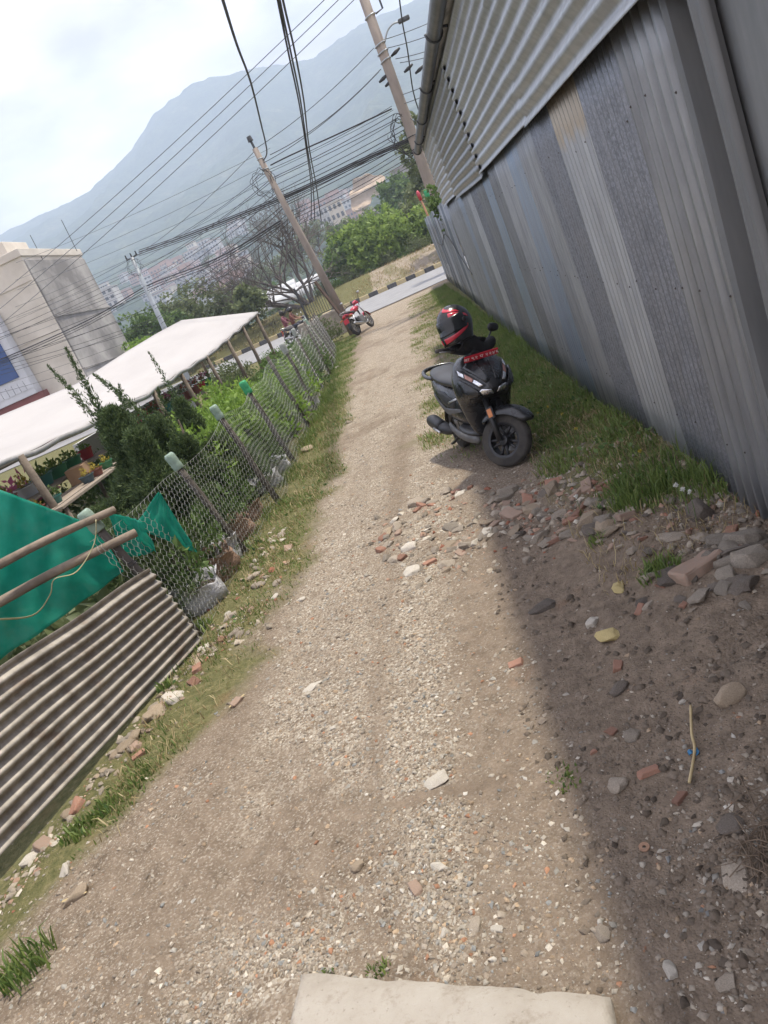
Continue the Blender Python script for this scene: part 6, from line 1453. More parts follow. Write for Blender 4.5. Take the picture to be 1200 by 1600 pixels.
for k, dx in enumerate((0, 5, -3)):
    run([(428 + dx, -60, 9), (437 + dx, 0, 10.5), (455 + dx * 1.3, 85, 13.5), (470 + dx, 160, 17), (480 + dx * .6, 230, 21), (489 + dx, 290, 25), (492 + dx * 2, 345, 27)], .016, 'twisted service cables hanging across to the wire bundle', 'hanging service cables')
run([(620, -40, 18), (628, 30, 19), (637, 80, 20), (645, 140, 21), (655, 175, 22)], .016, 'thick black cable dropping beside the shed gutter', None)
# ------------------------------------------------------------------ scooter
M_MATT = simple('matt charcoal paint', (.016, .017, .019), (.021, .022, .024), 3, .27, coat=.25, bstr=.04, bdist=.001, rvar=.06)
M_BLACKP = simple('textured black plastic', (.014, .014, .015), (.022, .022, .023), 30, .5, bstr=.1, bdist=.001)
M_GREYP = simple('dusty grey plastic', (.11, .11, .108), (.075, .075, .074), 12, .6, bstr=.1)
M_RUB = simple('dusty tyre rubber', (.030, .028, .026), (.060, .054, .047), 14, .9, bstr=.3, bdist=.004)
M_RIM = simple('black alloy rim', (.022, .022, .024), (.03, .03, .032), 10, .35, .3, bstr=0)
M_SEAT = simple('black vinyl seat', (.026, .026, .028), (.036, .036, .038), 40, .40, bstr=.15, bdist=.001)
M_CHROME = simple('brushed steel', (.55, .55, .55), (.45, .45, .45), 30, .28, .9, bstr=0)
M_ALU = simple('dull cast aluminium', (.30, .295, .29), (.2, .195, .19), 30, .5, .6, bstr=.2, bdist=.001)
M_LENS = simple('clear lamp lens', (.80, .81, .83), (.55, .56, .58), 60, .10, .8, bstr=.2, bdist=.002, coat=.6)
M_AMB = simple('amber lens', (.42, .20, .15), (.34, .16, .12), 50, .2, coat=.5, bstr=.15, bdist=.002)
M_ORANGE = simple('orange reflector', (.62, .20, .04), (.5, .16, .03), 60, .3, coat=.4)
M_PLATE = simple('red number plate', (.50, .018, .035), (.44, .016, .03), 8, .4, bstr=0)
M_WPAINT = simple('white plate lettering', (.82, .80, .80), (.78, .76, .76), 5, .5, bstr=0)
M_TAIL = simple('red tail lens', (.45, .02, .02), (.36, .015, .015), 40, .18, coat=.5)

def ring_super(c, w, h, n=16, e=2.6, plane='xz'):
    R = []
    for k in range(n):
        a = 2 * math.pi * k / n; ca, sa = math.cos(a), math.sin(a)
        x = w * abs(ca) ** (2 / e) * (1 if ca >= 0 else -1); y = h * abs(sa) ** (2 / e) * (1 if sa >= 0 else -1)
        if plane == 'xz': R.append(Vector((c[0] + x, c[1], c[2] + y)))
        elif plane == 'yz': R.append(Vector((c[0], c[1] + x, c[2] + y)))
        else: R.append(Vector((c[0] + x, c[1] + y, c[2])))
    return R
def bvh_of(o):
    dg = bpy.context.evaluated_depsgraph_get(); ob = o.evaluated_get(dg); me = ob.to_mesh()
    t = BVHTree.FromPolygons([v.co.copy() for v in me.vertices], [tuple(p.vertices) for p in me.polygons]); ob.to_mesh_clear(); return t
def decal(tree, poly, axis='y', off=.004, thick=.004, cuts=4, smooth=True):
    """a panel that hugs a surface: polygon in (x,z) seen along -y, or in (y,z) seen along -x"""
    bm = bmesh.new(); vs = [bm.verts.new((p[0], p[1], 0)) for p in poly]; bm.faces.new(vs)
    bmesh.ops.triangulate(bm, faces=bm.faces)
    bmesh.ops.subdivide_edges(bm, edges=bm.edges, cuts=cuts, use_grid_fill=True)
    bmesh.ops.triangulate(bm, faces=bm.faces)
    for v in bm.verts:
        u, w = v.co.x, v.co.y
        if axis == 'y': o_, d_ = Vector((u, 3, w)), Vector((0, -1, 0))
        elif axis == 'x': o_, d_ = Vector((3, u, w)), Vector((-1, 0, 0))
        elif axis == '-x': o_, d_ = Vector((-3, u, w)), Vector((1, 0, 0))
        else: o_, d_ = Vector((u, w, 3)), Vector((0, 0, -1))
        h = tree.ray_cast(o_, d_)
        if h[0] is None:
            h = tree.find_nearest(o_ + d_ * 2.5)
            v.co = h[0] + h[1] * off
        else: v.co = h[0] + h[1] * off
    mb = MB(); mb.v = [tuple(v.co) for v in bm.verts]; bm.verts.index_update(); mb.f = [tuple(v.index for v in f.verts) for f in bm.faces]; bm.free()
    return mb
def wheel(root, name, M, r, wdt, spokes=5, rim_r=None, rim_mat=None, spoke_kind='alloy', tread=True):
    rim_r = rim_r or r * .66
    mb = MB(); prof = []
    for k in range(13):
        a = math.pi * (k / 12); prof.append((rim_r + (r - rim_r) * math.sin(a) ** .7, -wdt / 2 * math.cos(a) * (1.0 if 2 < k < 10 else .85)))
    mb.lathe(prof, 40, caps=False)
    if tread:
        for k in range(40):
            a = 2 * math.pi * k / 40
            for s in (-1, 1): mb.box((math.cos(a + .04 * s) * (r - .002), math.sin(a + .04 * s) * (r - .002), s * wdt * .22), (.012, .022, wdt * .26), Matrix.Rotation(a, 3, 'Z'))
    o = mb.build(name, M_RUB, root, auto=50, M=M)
    rm = rim_mat or M_RIM; mb = MB()
    mb.lathe([(rim_r * .86, -wdt * .36), (rim_r * 1.02, -wdt * .42), (rim_r * 1.02, wdt * .42), (rim_r * .86, wdt * .36), (rim_r * .84, 0), (rim_r * .86, -wdt * .36)], 40, caps=False)
    mb.build('rim', rm, o, auto=40, M=M)
    for k in range(spokes):
        a = 2 * math.pi * k / spokes; c, s = math.cos(a), math.sin(a); mb = MB()
        if spoke_kind == 'alloy':
            p = Vector((-s, c, 0))
            for sg in (-1, 1): mb.tube([Vector((c, s, .1 * wdt)) * .03 + p * .018 * sg, Vector((c * rim_r * .55, s * rim_r * .55, wdt * .22)) + p * .020 * sg, Vector((c * rim_r * .9, s * rim_r * .9, wdt * .15)) + p * .034 * sg], [.015, .013, .014], 6)
        else: mb.tube([(c * .03, s * .03, .02), (c * rim_r * .9, s * rim_r * .9, 0)], .006, 4)
        mb.build('spoke', rm, o, smooth=True, M=M)
    MB().lathe([(.012, -wdt * .55), (.045, -wdt * .5), (.05, -wdt * .2), (.05, wdt * .2), (.042, wdt * .5), (.012, wdt * .55)], 20).build('hub', rm, o, auto=40, M=M)
    # brake disc
    MB().lathe([(.06, -wdt * .56), (.10, -wdt * .56), (.10, -wdt * .60), (.06, -wdt * .60), (.06, -wdt * .56)], 32, caps=False).build('brake_disc', M_ALU, o, auto=40, M=M)
    return o
hx, hy = .27, -.9629
scoot = empty('scooter', (.19 - .60 * hx, 6.09 - .60 * hy, .0)); scoot.rotation_euler = (0, R_(-8), math.atan2(-hx, hy))
scoot.scale = (1.05, .95, .95); tag(scoot, 'matt black scooter parked beside the tin shed with a red number plate', 'scooter')
# wheels: axle along local x
AX = Matrix.Rotation(R_(90), 4, 'Y')
axis_p = Vector((0, .30, .93)); axis_d = Vector((0, -.36, .80)).normalized()
ST = Matrix.Translation(axis_p) @ Matrix.Rotation(R_(36), 4, axis_d) @ Matrix.Translation(-axis_p)
fw_M = ST @ Matrix.Translation((0, .63, .238)) @ AX
wheel(scoot, 'front_wheel', fw_M, .236, .098, tread=False)
wheel(scoot, 'rear_wheel', Matrix.Translation((0, -.63, .222)) @ AX, .222, .10, tread=False)
# fork legs and fender (turned with the wheel)
for s in (-1, 1):
    MB().tube([(s * .085, .63, .238), (s * .085, .55, .42), (s * .075, .46, .62)], [.022, .024, .026], 10).build('fork_leg', M_BLACKP, scoot, smooth=True, M=ST)
mb = MB(); rings = []
for k in range(15):
    a = R_(34 + 114 * k / 14); rr_ = .275 + .03 * (1 - k / 14) ** 2; y0, z0 = .63 + math.cos(a) * rr_, .245 + math.sin(a) * rr_
    e = Vector((0, math.cos(a), math.sin(a))); wd = .066 + .022 * math.sin(math.pi * k / 14); dr = .055 + .02 * math.sin(math.pi * k / 14)
    if k == 0: wd *= .6
    C = Vector((0, y0, z0))
    rings.append([C + e * .018, C + Vector((wd * .55, 0, 0)) + e * .012, C + Vector((wd, 0, 0)) - e * .018, C + Vector((wd * 1.05, 0, 0)) - e * dr, C + Vector((wd * .96, 0, 0)) - e * dr, C + Vector((wd * .88, 0, 0)) - e * .02, C - e * .002,
                  C + Vector((-wd * .88, 0, 0)) - e * .02, C + Vector((-wd * .96, 0, 0)) - e * dr, C + Vector((-wd * 1.05, 0, 0)) - e * dr, C + Vector((-wd, 0, 0)) - e * .018, C + Vector((-wd * .55, 0, 0)) + e * .012])
fend = mb.loft(rings).build('front_fender', M_MATT, scoot, subsurf=1, M=ST)
for s in (-1, 1):
    MB().box((s * .108, .545, .475), (.010, .042, .075), Matrix.Rotation(.42, 3, 'X')).build('side_reflector', M_ORANGE, fend, bevel=.003, M=ST)
    MB().box((s * .102, .545, .475), (.012, .065, .105), Matrix.Rotation(.42, 3, 'X')).build('reflector_mount', M_BLACKP, fend, bevel=.003, M=ST)
MB().box((-.108, .515, .30), (.03, .05, .09), Matrix.Rotation(.4, 3, 'X')).build('brake_caliper', M_ALU, scoot, bevel=.006, M=ST)
# front apron
rings = []
for (z, w, yb, ys_, yf, yn) in [(.27, .10, .33, .36, .385, .39), (.33, .14, .33, .37, .395, .40), (.45, .175, .32, .38, .415, .42), (.57, .20, .31, .39, .44, .455), (.635, .212, .30, .41, .50, .535), (.665, .216, .29, .43, .56, .645), (.70, .220, .28, .44, .575, .68), (.77, .222, .26, .43, .555, .665), (.84, .210, .245, .41, .515, .61), (.905, .183, .235, .37, .455, .53), (.955, .15, .225, .33, .395, .455), (.985, .11, .22, .29, .345, .40), (.99, .08, .23, .28, .32, .37)]:
    w *= 1.09; rings.append([Vector(p) for p in [(-w, yb, z), (-w * 1.0, ys_, z), (-w * .72, yf, z), (-w * .28, yn - .012, z), (0, yn, z), (w * .28, yn - .012, z), (w * .72, yf, z), (w, ys_, z), (w, yb, z), (w * .5, yb - .02, z), (0, yb - .025, z), (-w * .5, yb - .02, z)]])
apron = MB().loft(rings).build('front_apron', M_MATT, scoot, subsurf=2)
tr = bvh_of(apron)
for s in (-1, 1):
    P = lambda pts: [(s * x, z) for x, z in pts]
    decal(tr, P([(.060, .745), (.10, .725), (.198, .845), (.192, .905), (.155, .885), (.10, .80)]), off=.003).build('lamp_housing', M_BLACKP, apron, smooth=True, solid=.006)
    decal(tr, P([(.075, .752), (.105, .745), (.135, .785), (.118, .81)]), off=.008).build('position_lamp', M_LENS, apron, smooth=True, solid=.004)
    decal(tr, P([(.122, .812), (.138, .788), (.168, .828), (.158, .862)]), off=.008).build('indicator_lamp', M_AMB, apron, smooth=True, solid=.004)
    decal(tr, P([(.162, .865), (.172, .832), (.192, .86), (.184, .897)]), off=.008).build('position_lamp', M_LENS, apron, smooth=True, solid=.004)
    decal(tr, P([(.012, .672), (.085, .672), (.112, .708), (.095, .722), (.03, .708)]), off=.006).build('headlamp', M_LENS, apron, smooth=True, solid=.006)
    for q in (.04, .075): MB().lathe([(.004, 0), (.016, .010), (.019, .012)], 14, Matrix.Translation((s * q, .668 - q * .55, .692)) @ Matrix.Rotation(R_(-90), 4, 'X')).build('lamp_reflector', M_CHROME, apron, smooth=True)
    # wing panel and its crease
    decal(tr, P([(.10, .655), (.205, .70), (.214, .80), (.205, .83), (.11, .705)]), off=.010).build('wing_panel', M_MATT, apron, smooth=True, solid=.012)
    decal(tr, P([(.02, .78), (.055, .765), (.145, .905), (.10, .945), (.05, .93)]), off=.008).build('nose_panel', M_MATT, apron, smooth=True, solid=.008)
decal(tr, [(-.03, .70), (.03, .70), (.045, .76), (.02, .79), (-.02, .79), (-.045, .76)], off=.004).build('beak_insert', M_BLACKP, apron, smooth=True, solid=.006)
decal(tr, [(-.15, .60), (.15, .60), (.17, .645), (0, .66), (-.17, .645)], off=.003).build('lower_grille', M_BLACKP, apron, smooth=True, solid=.004)
# number plate on top of the nose
PLM = Matrix.Translation((0, .505, .982)) @ Matrix.Rotation(R_(-28), 4, 'X')
plate = MB().box((0, 0, 0), (.285, .012, .058)).build('number_plate', M_PLATE, scoot, bevel=.004, M=PLM)
MB().box((0, -.03, -.02), (.09, .06, .02)).build('plate_bracket', M_BLACKP, plate, M=PLM)
def text_obj(txt, size, M, mat, parent, name='plate_text', depth=.0008, sx=1.0):
    cu = bpy.data.curves.new(name, 'FONT'); cu.body = txt; cu.size = size; cu.align_x = 'CENTER'; cu.align_y = 'CENTER'; cu.extrude = depth
    try:
        o = bpy.data.objects.new(name, cu); COL.objects.link(o); dg = bpy.context.evaluated_depsgraph_get()
        me = bpy.data.meshes.new_from_object(o.evaluated_get(dg)); bpy.data.objects.remove(o); bpy.data.curves.remove(cu)
    except Exception: return None
    me.transform(M @ Matrix.Diagonal((sx, 1, 1, 1))); me.name = name
    o = link(name, me, mat, parent); return o
TM = PLM @ Matrix.Translation((0, .0068, -.002)) @ Matrix.Rotation(R_(180), 4, 'Z') @ Matrix.Rotation(R_(90), 4, 'X')
_pt = text_obj('\u092c\u093e \u096f\u0968 \u092a \u0968\u0968\u096a\u096c', .042, TM, M_WPAINT, plate, sx=1.25)
if _pt: _pt['kind'] = 'stuff'
# floor, skirts, underseat body
rings = [ring_super((0, y, z), w, h, 14, 3.5) for y, z, w, h in [(.37, .30, .13, .035), (.30, .295, .165, .035), (.12, .29, .175, .035), (-.06, .295, .17, .04), (-.16, .31, .14, .05)]]
MB().loft(rings).build('footboard', M_BLACKP, scoot, subsurf=1)
for s in (-1, 1):
    rings = [[Vector((s * (x + dx), y, z + dz)) for dx, dz in ((0, 0), (.02, .02), (.02, .07), (0, .09), (-.02, .07), (-.02, .02))] for x, y, z in [(.12, .37, .20), (.155, .26, .20), (.168, .05, .205), (.168, -.18, .23), (.155, -.36, .29)]]
    MB().loft(rings).build('side_skirt', M_GREYP, scoot, subsurf=1)
rings = [ring_super((0, y, (a + b) / 2), w, (b - a) / 2, 16, e) for y, w, a, b, e in [(.06, .085, .33, .50, 3), (.02, .115, .31, .60, 3), (-.08, .142, .30, .69, 3), (-.26, .170, .33, .735, 3), (-.46, .178, .39, .75, 2.8), (-.64, .162, .47, .775, 2.6), (-.80, .125, .57, .80, 2.4), (-.91, .085, .65, .81, 2.2), (-.96, .045, .69, .79, 2)]]
bodyp = MB().loft(rings).build('body_panel', M_MATT, scoot, subsurf=2)
tb = bvh_of(bodyp)
for ax_ in ('x', '-x'):
    decal(tb, [(-.02, .50), (.005, .47), (-.30, .43), (-.62, .60), (-.60, .63), (-.30, .50)], ax_, .004).build('side_trim', M_GREYP, bodyp, smooth=True, solid=.006)
    decal(tb, [(-.06, .60), (-.05, .585), (-.20, .545), (-.21, .56)], ax_, .008).build('side_badge', M_CHROME, bodyp, smooth=True, solid=.003)
    decal(tb, [(-.08, .57), (-.10, .50), (-.30, .53), (-.50, .66), (-.30, .655)], ax_, .003).build('side_panel', M_BLACKP, bodyp, smooth=True, solid=.004)
rings = [ring_super((0, y, (a + b) / 2), w, (b - a) / 2, 16, 2.8) for y, w, a, b in [(.05, .05, .66, .705), (.02, .085, .66, .735), (-.10, .135, .68, .780), (-.28, .168, .70, .800), (-.42, .176, .715, .815), (-.50, .174, .73, .840), (-.66, .155, .75, .855), (-.80, .110, .77, .85), (-.85, .06, .785, .845)]]
MB().loft(rings).build('seat', M_SEAT, scoot, subsurf=2)
MB().tube(spline([(.14, -.62, .765), (.165, -.76, .785), (.14, -.90, .82), (.06, -.95, .835), (-.06, -.95, .835), (-.14, -.90, .82), (-.165, -.76, .785), (-.14, -.62, .765)], 5), .021, 8).build('grab_rail', M_MATT, scoot, smooth=True)
MB().box((0, -.955, .73), (.14, .03, .07), Matrix.Rotation(-.3, 3, 'X')).build('tail_lamp', M_TAIL, scoot, bevel=.01)
# engine, exhaust, rear fender, stands
MB().box((-.06, -.44, .25), (.20, .42, .15)).build('engine', M_ALU, scoot, bevel=.03)
rings = [ring_super((.165 + dx, y, z), r, r * .92, 16, 2.4) for y, z, r, dx in [(-.30, .255, .025, -.03), (-.36, .262, .05, -.01), (-.42, .27, .058, .01), (-.62, .29, .064, .015), (-.82, .315, .066, .015), (-.89, .325, .062, .012), (-.905, .328, .040, .01)]]
ex = MB().loft(rings).build('exhaust', M_BLACKP, scoot, subsurf=1)
rings = [ring_super((.196, y, z), .05, .055, 14, 2.4) for y, z in [(-.50, .295), (-.52, .30), (-.80, .335), (-.82, .338)]]
MB().loft(rings).build('heat_shield', M_BLACKP, ex, subsurf=1)
MB().tube([(.245, -.42, .262), (.25, -.60, .285)], .012, 8).build('shield_strip', M_CHROME, ex, smooth=True)
MB().tube(spline([(.06, -.18, .20), (.12, -.24, .22), (.135, -.30, .25)], 4), .018, 8).build('exhaust_pipe', M_ALU, ex, smooth=True)
MB().tube([(-.10, -.02, .25), (-.20, .02, .08), (-.235, .03, .012)], [.013, .011, .014], 8).build('side_stand', M_BLACKP, scoot, smooth=True)
MB().tube(spline([(.11, -.30, .20), (.13, -.42, .13), (.14, -.50, .10)], 3), .014, 6).tube(spline([(-.11, -.30, .20), (-.13, -.42, .13), (-.14, -.50, .10)], 3), .014, 6).build('centre_stand', M_BLACKP, scoot, smooth=True)
mb = MB(); mb.loft([[Vector((x, -.63 + math.cos(R_(a)) * .255, .222 + math.sin(R_(a)) * .255)) + Vector((0, 0, dz)) for x, dz in ((-.06, -.02), (-.03, .004), (.03, .004), (.06, -.02), (.03, -.01), (-.03, -.01))] for a in range(70, 190, 15)])
mb.build('rear_fender', M_BLACKP, scoot, smooth=True)
# handlebar (turned)
rings = [ring_super((x, .285 - abs(x) * .28, 1.045 - abs(x) * .06), a, b, 14, 2.4, 'yz') for x, a, b in [(-.23, .028, .026), (-.20, .040, .036), (-.11, .068, .058), (0, .088, .075), (.11, .068, .058), (.20, .040, .036), (.23, .028, .026)]]
MB().loft(rings).build('handlebar_cover', M_BLACKP, scoot, subsurf=2, M=ST)
MB().loft([ring_super((0, .30, .93), .07, .05, 14, 2.4, 'xy'), ring_super((0, .30, 1.0), .085, .06, 14, 2.4, 'xy'), ring_super((0, .29, 1.05), .10, .06, 14, 2.4, 'xy')]).build('steering_neck', M_BLACKP, scoot, subsurf=1, M=ST)
rings = [[Vector((-.10 * k, .33 + .03 * t, 1.08 + .055 * t)) for k in (1, .5, 0, -.5, -1)] + [Vector((-.10 * k, .31 + .03 * t, 1.08 + .055 * t)) for k in (-1, -.5, 0, .5, 1)] for t in (0, .5, 1)]
MB().loft(rings).build('instrument_visor', M_BLACKP, scoot, subsurf=1, M=ST)
for s in (-1, 1):
    MB().tube([(s * .21, .225, 1.032), (s * .34, .19, 1.025)], [.019, .019], 10).build('grip', M_RUB, scoot, smooth=True, M=ST)
    MB().tube([(s * .20, .26, 1.025), (s * .27, .265, 1.015), (s * .35, .235, 1.01)], [.010, .008, .007], 6).build('brake_lever', M_ALU, scoot, smooth=True, M=ST)
    if s > 0: continue          # the right mirror is unseen under the helmet
    MB().tube(spline([(s * .20, .24, 1.06), (s * .235, .26, 1.14), (s * .27, .26, 1.20)], 4), .007, 6).build('mirror_stalk', M_BLACKP, scoot, smooth=True, M=ST)
    mr_ = MB().loft([ring_super((s * .285, .262 + dy, 1.225), a, a * .62, 14, 2.4, 'xz') for dy, a in ((.022, .02), (.018, .055), (0, .064), (-.006, .064))]).build('mirror', M_BLACKP, scoot, smooth=True, M=ST)
    MB().lathe([(.003, 0), (.05, 0)], 18, Matrix.Translation((s * .285, .2545, 1.225)) @ Matrix.Diagonal((1, 1, .62, 1)) @ Matrix.Rotation(R_(90), 4, 'X')).build('mirror_glass', M_CHROME, mr_, M=ST)
# black cloth/apron cover bunched over the handlebar
rings = [ring_super((x, .30, 1.06 + .035 * math.sin(x * 20)), .075 - abs(x) * .12 + .01 * math.sin(x * 47), .080 - abs(x) * .1 + .008 * math.sin(x * 61), 14, 2.2, 'yz') for x in np.linspace(-.24, .14, 9)]
MB().loft(rings).build('handlebar_muff', simple('black padded cloth', (.016, .016, .017), (.026, .026, .027), 18, .85, bstr=.5, bdist=.01), scoot, subsurf=1, M=ST)

# ------------------------------------------------------------------ helmet hung on the handlebar
hc = ay(710, 506, 6.30)
helm = empty('helmet', hc); helm.rotation_euler = (R_(4), R_(8), math.atan2(.80, -.60) )
tag(helm, 'black full-face helmet with red flashes hung on the scooter handlebar', 'helmet')
def hsurf(a, z, off=0.0):
    """helmet shell: a = azimuth from the front (+y), z height -.155...15"""
    t = (z + .155) / .305
    prof = math.sqrt(max(0.0, 1 - max(0, (z - .005) / .147) ** 2)) if z > .005 else 1.0 - .13 * ((.005 - z) / .16) ** 1.6
    w, lf, lb = .124, .150, .158
    if z < -.03: lf = .150 + .030 * min(1, (-.03 - z) / .06); lb = .158 - .05 * ((-.03 - z) / .125)
    ly = lf if math.cos(a) > 0 else lb
    p = Vector((math.sin(a) * w * prof, math.cos(a) * ly * prof, z))
    n = Vector((math.sin(a) / w, math.cos(a) / ly, max(0, z) / .03)).normalized()
    return p + n * off
def hpatch(fn, nu, nv, off):
    return MB().grid(lambda u, v: hsurf(*fn(u, v), off), nu, nv)
zl = [-.150, -.145, -.13, -.10, -.06, -.02, .02, .06, .09, .115, .133, .144, .150, .1518]
mb = MB().loft([[hsurf(2 * math.pi * k / 40, z) for k in range(40)] for z in zl], caps=False)
mb.f.append(tuple(len(mb.v) - 40 + k for k in range(40)))
# rolled lower rim and lining
b0 = len(mb.v)
M_SHELL = simple('gloss black shell', (.010, .010, .011), (.014, .014, .015), 3, .25, bstr=0, coat=.25)
sh = mb.build('shell', M_SHELL, helm, smooth=True, solid=.004)
MB().loft([[hsurf(2 * math.pi * k / 30, -.150) * f + Vector((0, 0, dz)) for k in range(30)] for f, dz in ((.99, -.004), (.86, .0), (.80, .05), (.6, .10))]).build('lining', M_SEAT, helm, smooth=True)
vis = hpatch(lambda u, v: ((u - .5) * R_(196), -.055 + .125 * v - .018 * math.cos((u - .5) * 3.0)), 30, 10, .004)
vis.build('visor', simple('smoked visor', (.008, .009, .010), (.010, .011, .012), 2, .22, bstr=0, coat=.15), helm, smooth=True, solid=.003)
M_HRED = simple('helmet red', (.52, .025, .05), (.44, .02, .04), 4, .25, bstr=0, coat=.5)
for s in (-1, 1):
    hpatch(lambda u, v: (s * R_(8 + 75 * u + 10 * v), .1495 - .055 * u - .034 * v * (1 - .3 * u)), 16, 5, .0025).build('red_flash', M_HRED, helm, smooth=True, solid=.001)
    hpatch(lambda u, v: (s * R_(45 + 70 * u), .088 - .06 * u * u - (.040 - .020 * u) * v), 16, 5, .0025).build('red_flash', M_HRED, helm, smooth=True, solid=.001)
    hpatch(lambda u, v: (s * R_(8 + 95 * u), -.130 + .072 * u * u + (.044 - .022 * u) * v), 18, 5, .0025).build('red_flash', M_HRED, helm, smooth=True, solid=.001)
    MB().lathe([(.004, 0), (.018, .002), (.018, .010), (.004, .012)], 16, Matrix.Translation(hsurf(s * R_(92), .0, .002)) @ Matrix.Rotation(s * R_(90), 4, 'Y')).build('visor_pivot', M_BLACKP, helm, smooth=True)
MB().tube(spline([(.05, .02, -.15), (.03, .05, -.20), (-.02, .04, -.19), (-.05, .02, -.15)], 5), .006, 5).build('chin_strap', M_BLACKP, helm, smooth=True)

# ------------------------------------------------------------------ motorcycles
def motorcycle(name, loc, heading, lean, paint, label, detail=True):
    o = empty(name, loc); o.rotation_euler = (0, lean, math.atan2(-heading[0], heading[1])); tag(o, label, 'motorcycle')
    wheel(o, 'front_wheel', Matrix.Translation((0, .64, .30)) @ AX, .30, .085, 5, .215, M_ALU, tread=False)
    wheel(o, 'rear_wheel', Matrix.Translation((0, -.64, .30)) @ AX, .30, .11, 5, .21, M_ALU, tread=False)
    for s in (-1, 1):
        MB().tube([(s * .09, .64, .30), (s * .09, .36, .95)], .026, 8).build('fork_leg', M_CHROME, o, smooth=True)
        MB().tube([(s * .08, -.64, .30), (s * .10, -.15, .35)], .022, 6).build('swingarm', M_BLACKP, o, smooth=True)
        MB().tube([(s * .12, -.60, .36), (s * .12, -.45, .70)], .03, 8).build('shock_absorber', M_CHROME, o, smooth=True)
        MB().tube(spline([(s * .28, .26, 1.05), (s * .33, .30, 1.18), (s * .38, .30, 1.24)], 3), .008, 5).build('mirror_stalk', M_BLACKP, o, smooth=True)
        MB().loft([ring_super((s * .40, .30 + dy, 1.27), a, a * .7, 12, 2.4, 'xz') for dy, a in ((.02, .03), (0, .062), (-.012, .06))]).build('mirror', M_CHROME, o, smooth=True)
        MB().tube([(s * .16, -.80, .72), (s * .26, -.82, .70)], [.02, .03], 8).build('indicator_lamp', M_ORANGE, o, smooth=True)
    MB().tube(spline([(-.36, .20, 1.03), (-.2, .28, 1.06), (0, .32, 1.02), (.2, .28, 1.06), (.36, .20, 1.03)], 4), .014, 8).build('handlebar', M_BLACKP, o, smooth=True)
    for a0, a1, c, nm in ((20, 150, (.64, .30), 'front_fender'), (30, 175, (-.64, .30), 'rear_fender')):
        MB().loft([[Vector((x, c[0] + math.cos(R_(a)) * .325, c[1] + math.sin(R_(a)) * .325 + dz)) for x, dz in ((-.065, -.03), (-.04, .004), (.04, .004), (.065, -.03), (.035, -.012), (-.035, -.012))] for a in np.linspace(a0, a1, 9)]).build(nm, paint if nm[0] == 'f' else M_BLACKP, o, smooth=True)
    MB().loft([ring_super((0, y, z), w, h, 16, 2.5) for y, z, w, h in [(.34, .84, .05, .05), (.28, .84, .12, .09), (.12, .85, .155, .115), (-.04, .83, .12, .09), (-.12, .81, .07, .05)]]).build('fuel_tank', paint, o, subsurf=1)
    MB().loft([ring_super((0, y, z), w, h, 14, 2.8) for y, z, w, h in [(-.06, .79, .09, .035), (-.2, .78, .14, .045), (-.45, .80, .14, .045), (-.70, .85, .11, .045), (-.76, .86, .06, .03)]]).build('seat', M_SEAT, o, subsurf=1)
    MB().loft([ring_super((0, y, z), w, h, 14, 2.5) for y, z, w, h in [(-.28, .70, .13, .06), (-.5, .73, .14, .065), (-.78, .79, .10, .055), (-.90, .82, .05, .03)]]).build('tail_cowl', paint, o, subsurf=1)
    MB().loft([ring_super((0, -.88 - dy, .76), a, a * .8, 12, 2.4, 'xz') for dy, a in ((0, .05), (.03, .075), (.05, .06))]).build('tail_lamp', M_TAIL, o, smooth=True)
    MB().box((0, -.93, .60), (.20, .012, .17), Matrix.Rotation(-.25, 3, 'X')).build('number_plate', M_PLATE, o, bevel=.004)
    MB().tube(spline([(.13, -.45, .82), (.14, -.8, .90), (0, -.95, .92), (-.14, -.8, .90), (-.13, -.45, .82)], 4), .014, 6).build('grab_rail', M_CHROME, o, smooth=True)
    MB().box((0, .08, .42), (.26, .36, .32)).build('engine', M_ALU, o, bevel=.05)
    MB().tube([(0, .32, .92), (0, .30, .5), (0, -.1, .36), (0, -.25, .70), (0, .25, .80)], .028, 6).build('frame', M_BLACKP, o, smooth=True)
    MB().tube(spline([(.13, .22, .45), (.15, .28, .28), (.16, 0, .24), (.17, -.4, .32), (.18, -.85, .42)], 4), [.022] * 9 + [.025, .045, .05, .05, .05, .052, .052, .04], 10).build('exhaust', M_CHROME, o, smooth=True)
    MB().loft([ring_super((0, y, .93), a, a, 14, 2.2) for y, a in ((.36, .05), (.42, .095), (.50, .10), (.515, .085))]).build('headlamp', M_LENS, o, smooth=True)
    MB().loft([ring_super((0, y, z), w, h, 12, 2.4) for y, z, w, h in [(.36, 1.0, .06, .04), (.44, 1.02, .12, .10), (.50, .98, .11, .09)]]).build('headlamp_cowl', paint, o, smooth=True)
    MB().tube([(-.12, .0, .28), (-.24, .05, .05), (-.27, .06, .01)], .014, 6).build('side_stand', M_BLACKP, o, smooth=True)
    return o
M_MRED = simple('glossy red paint', (.48, .02, .045), (.40, .018, .04), 3, .22, bstr=0, coat=.6)
M_MDARK = simple('glossy dark paint', (.03, .03, .035), (.045, .045, .05), 3, .22, bstr=0, coat=.6)
hd = Vector((.36, .93)).normalized()
motorcycle('motorcycle', (-2.20, 27.4, .0), hd, R_(-12), M_MRED, 'red motorcycle parked on its stand at the leaning pole')
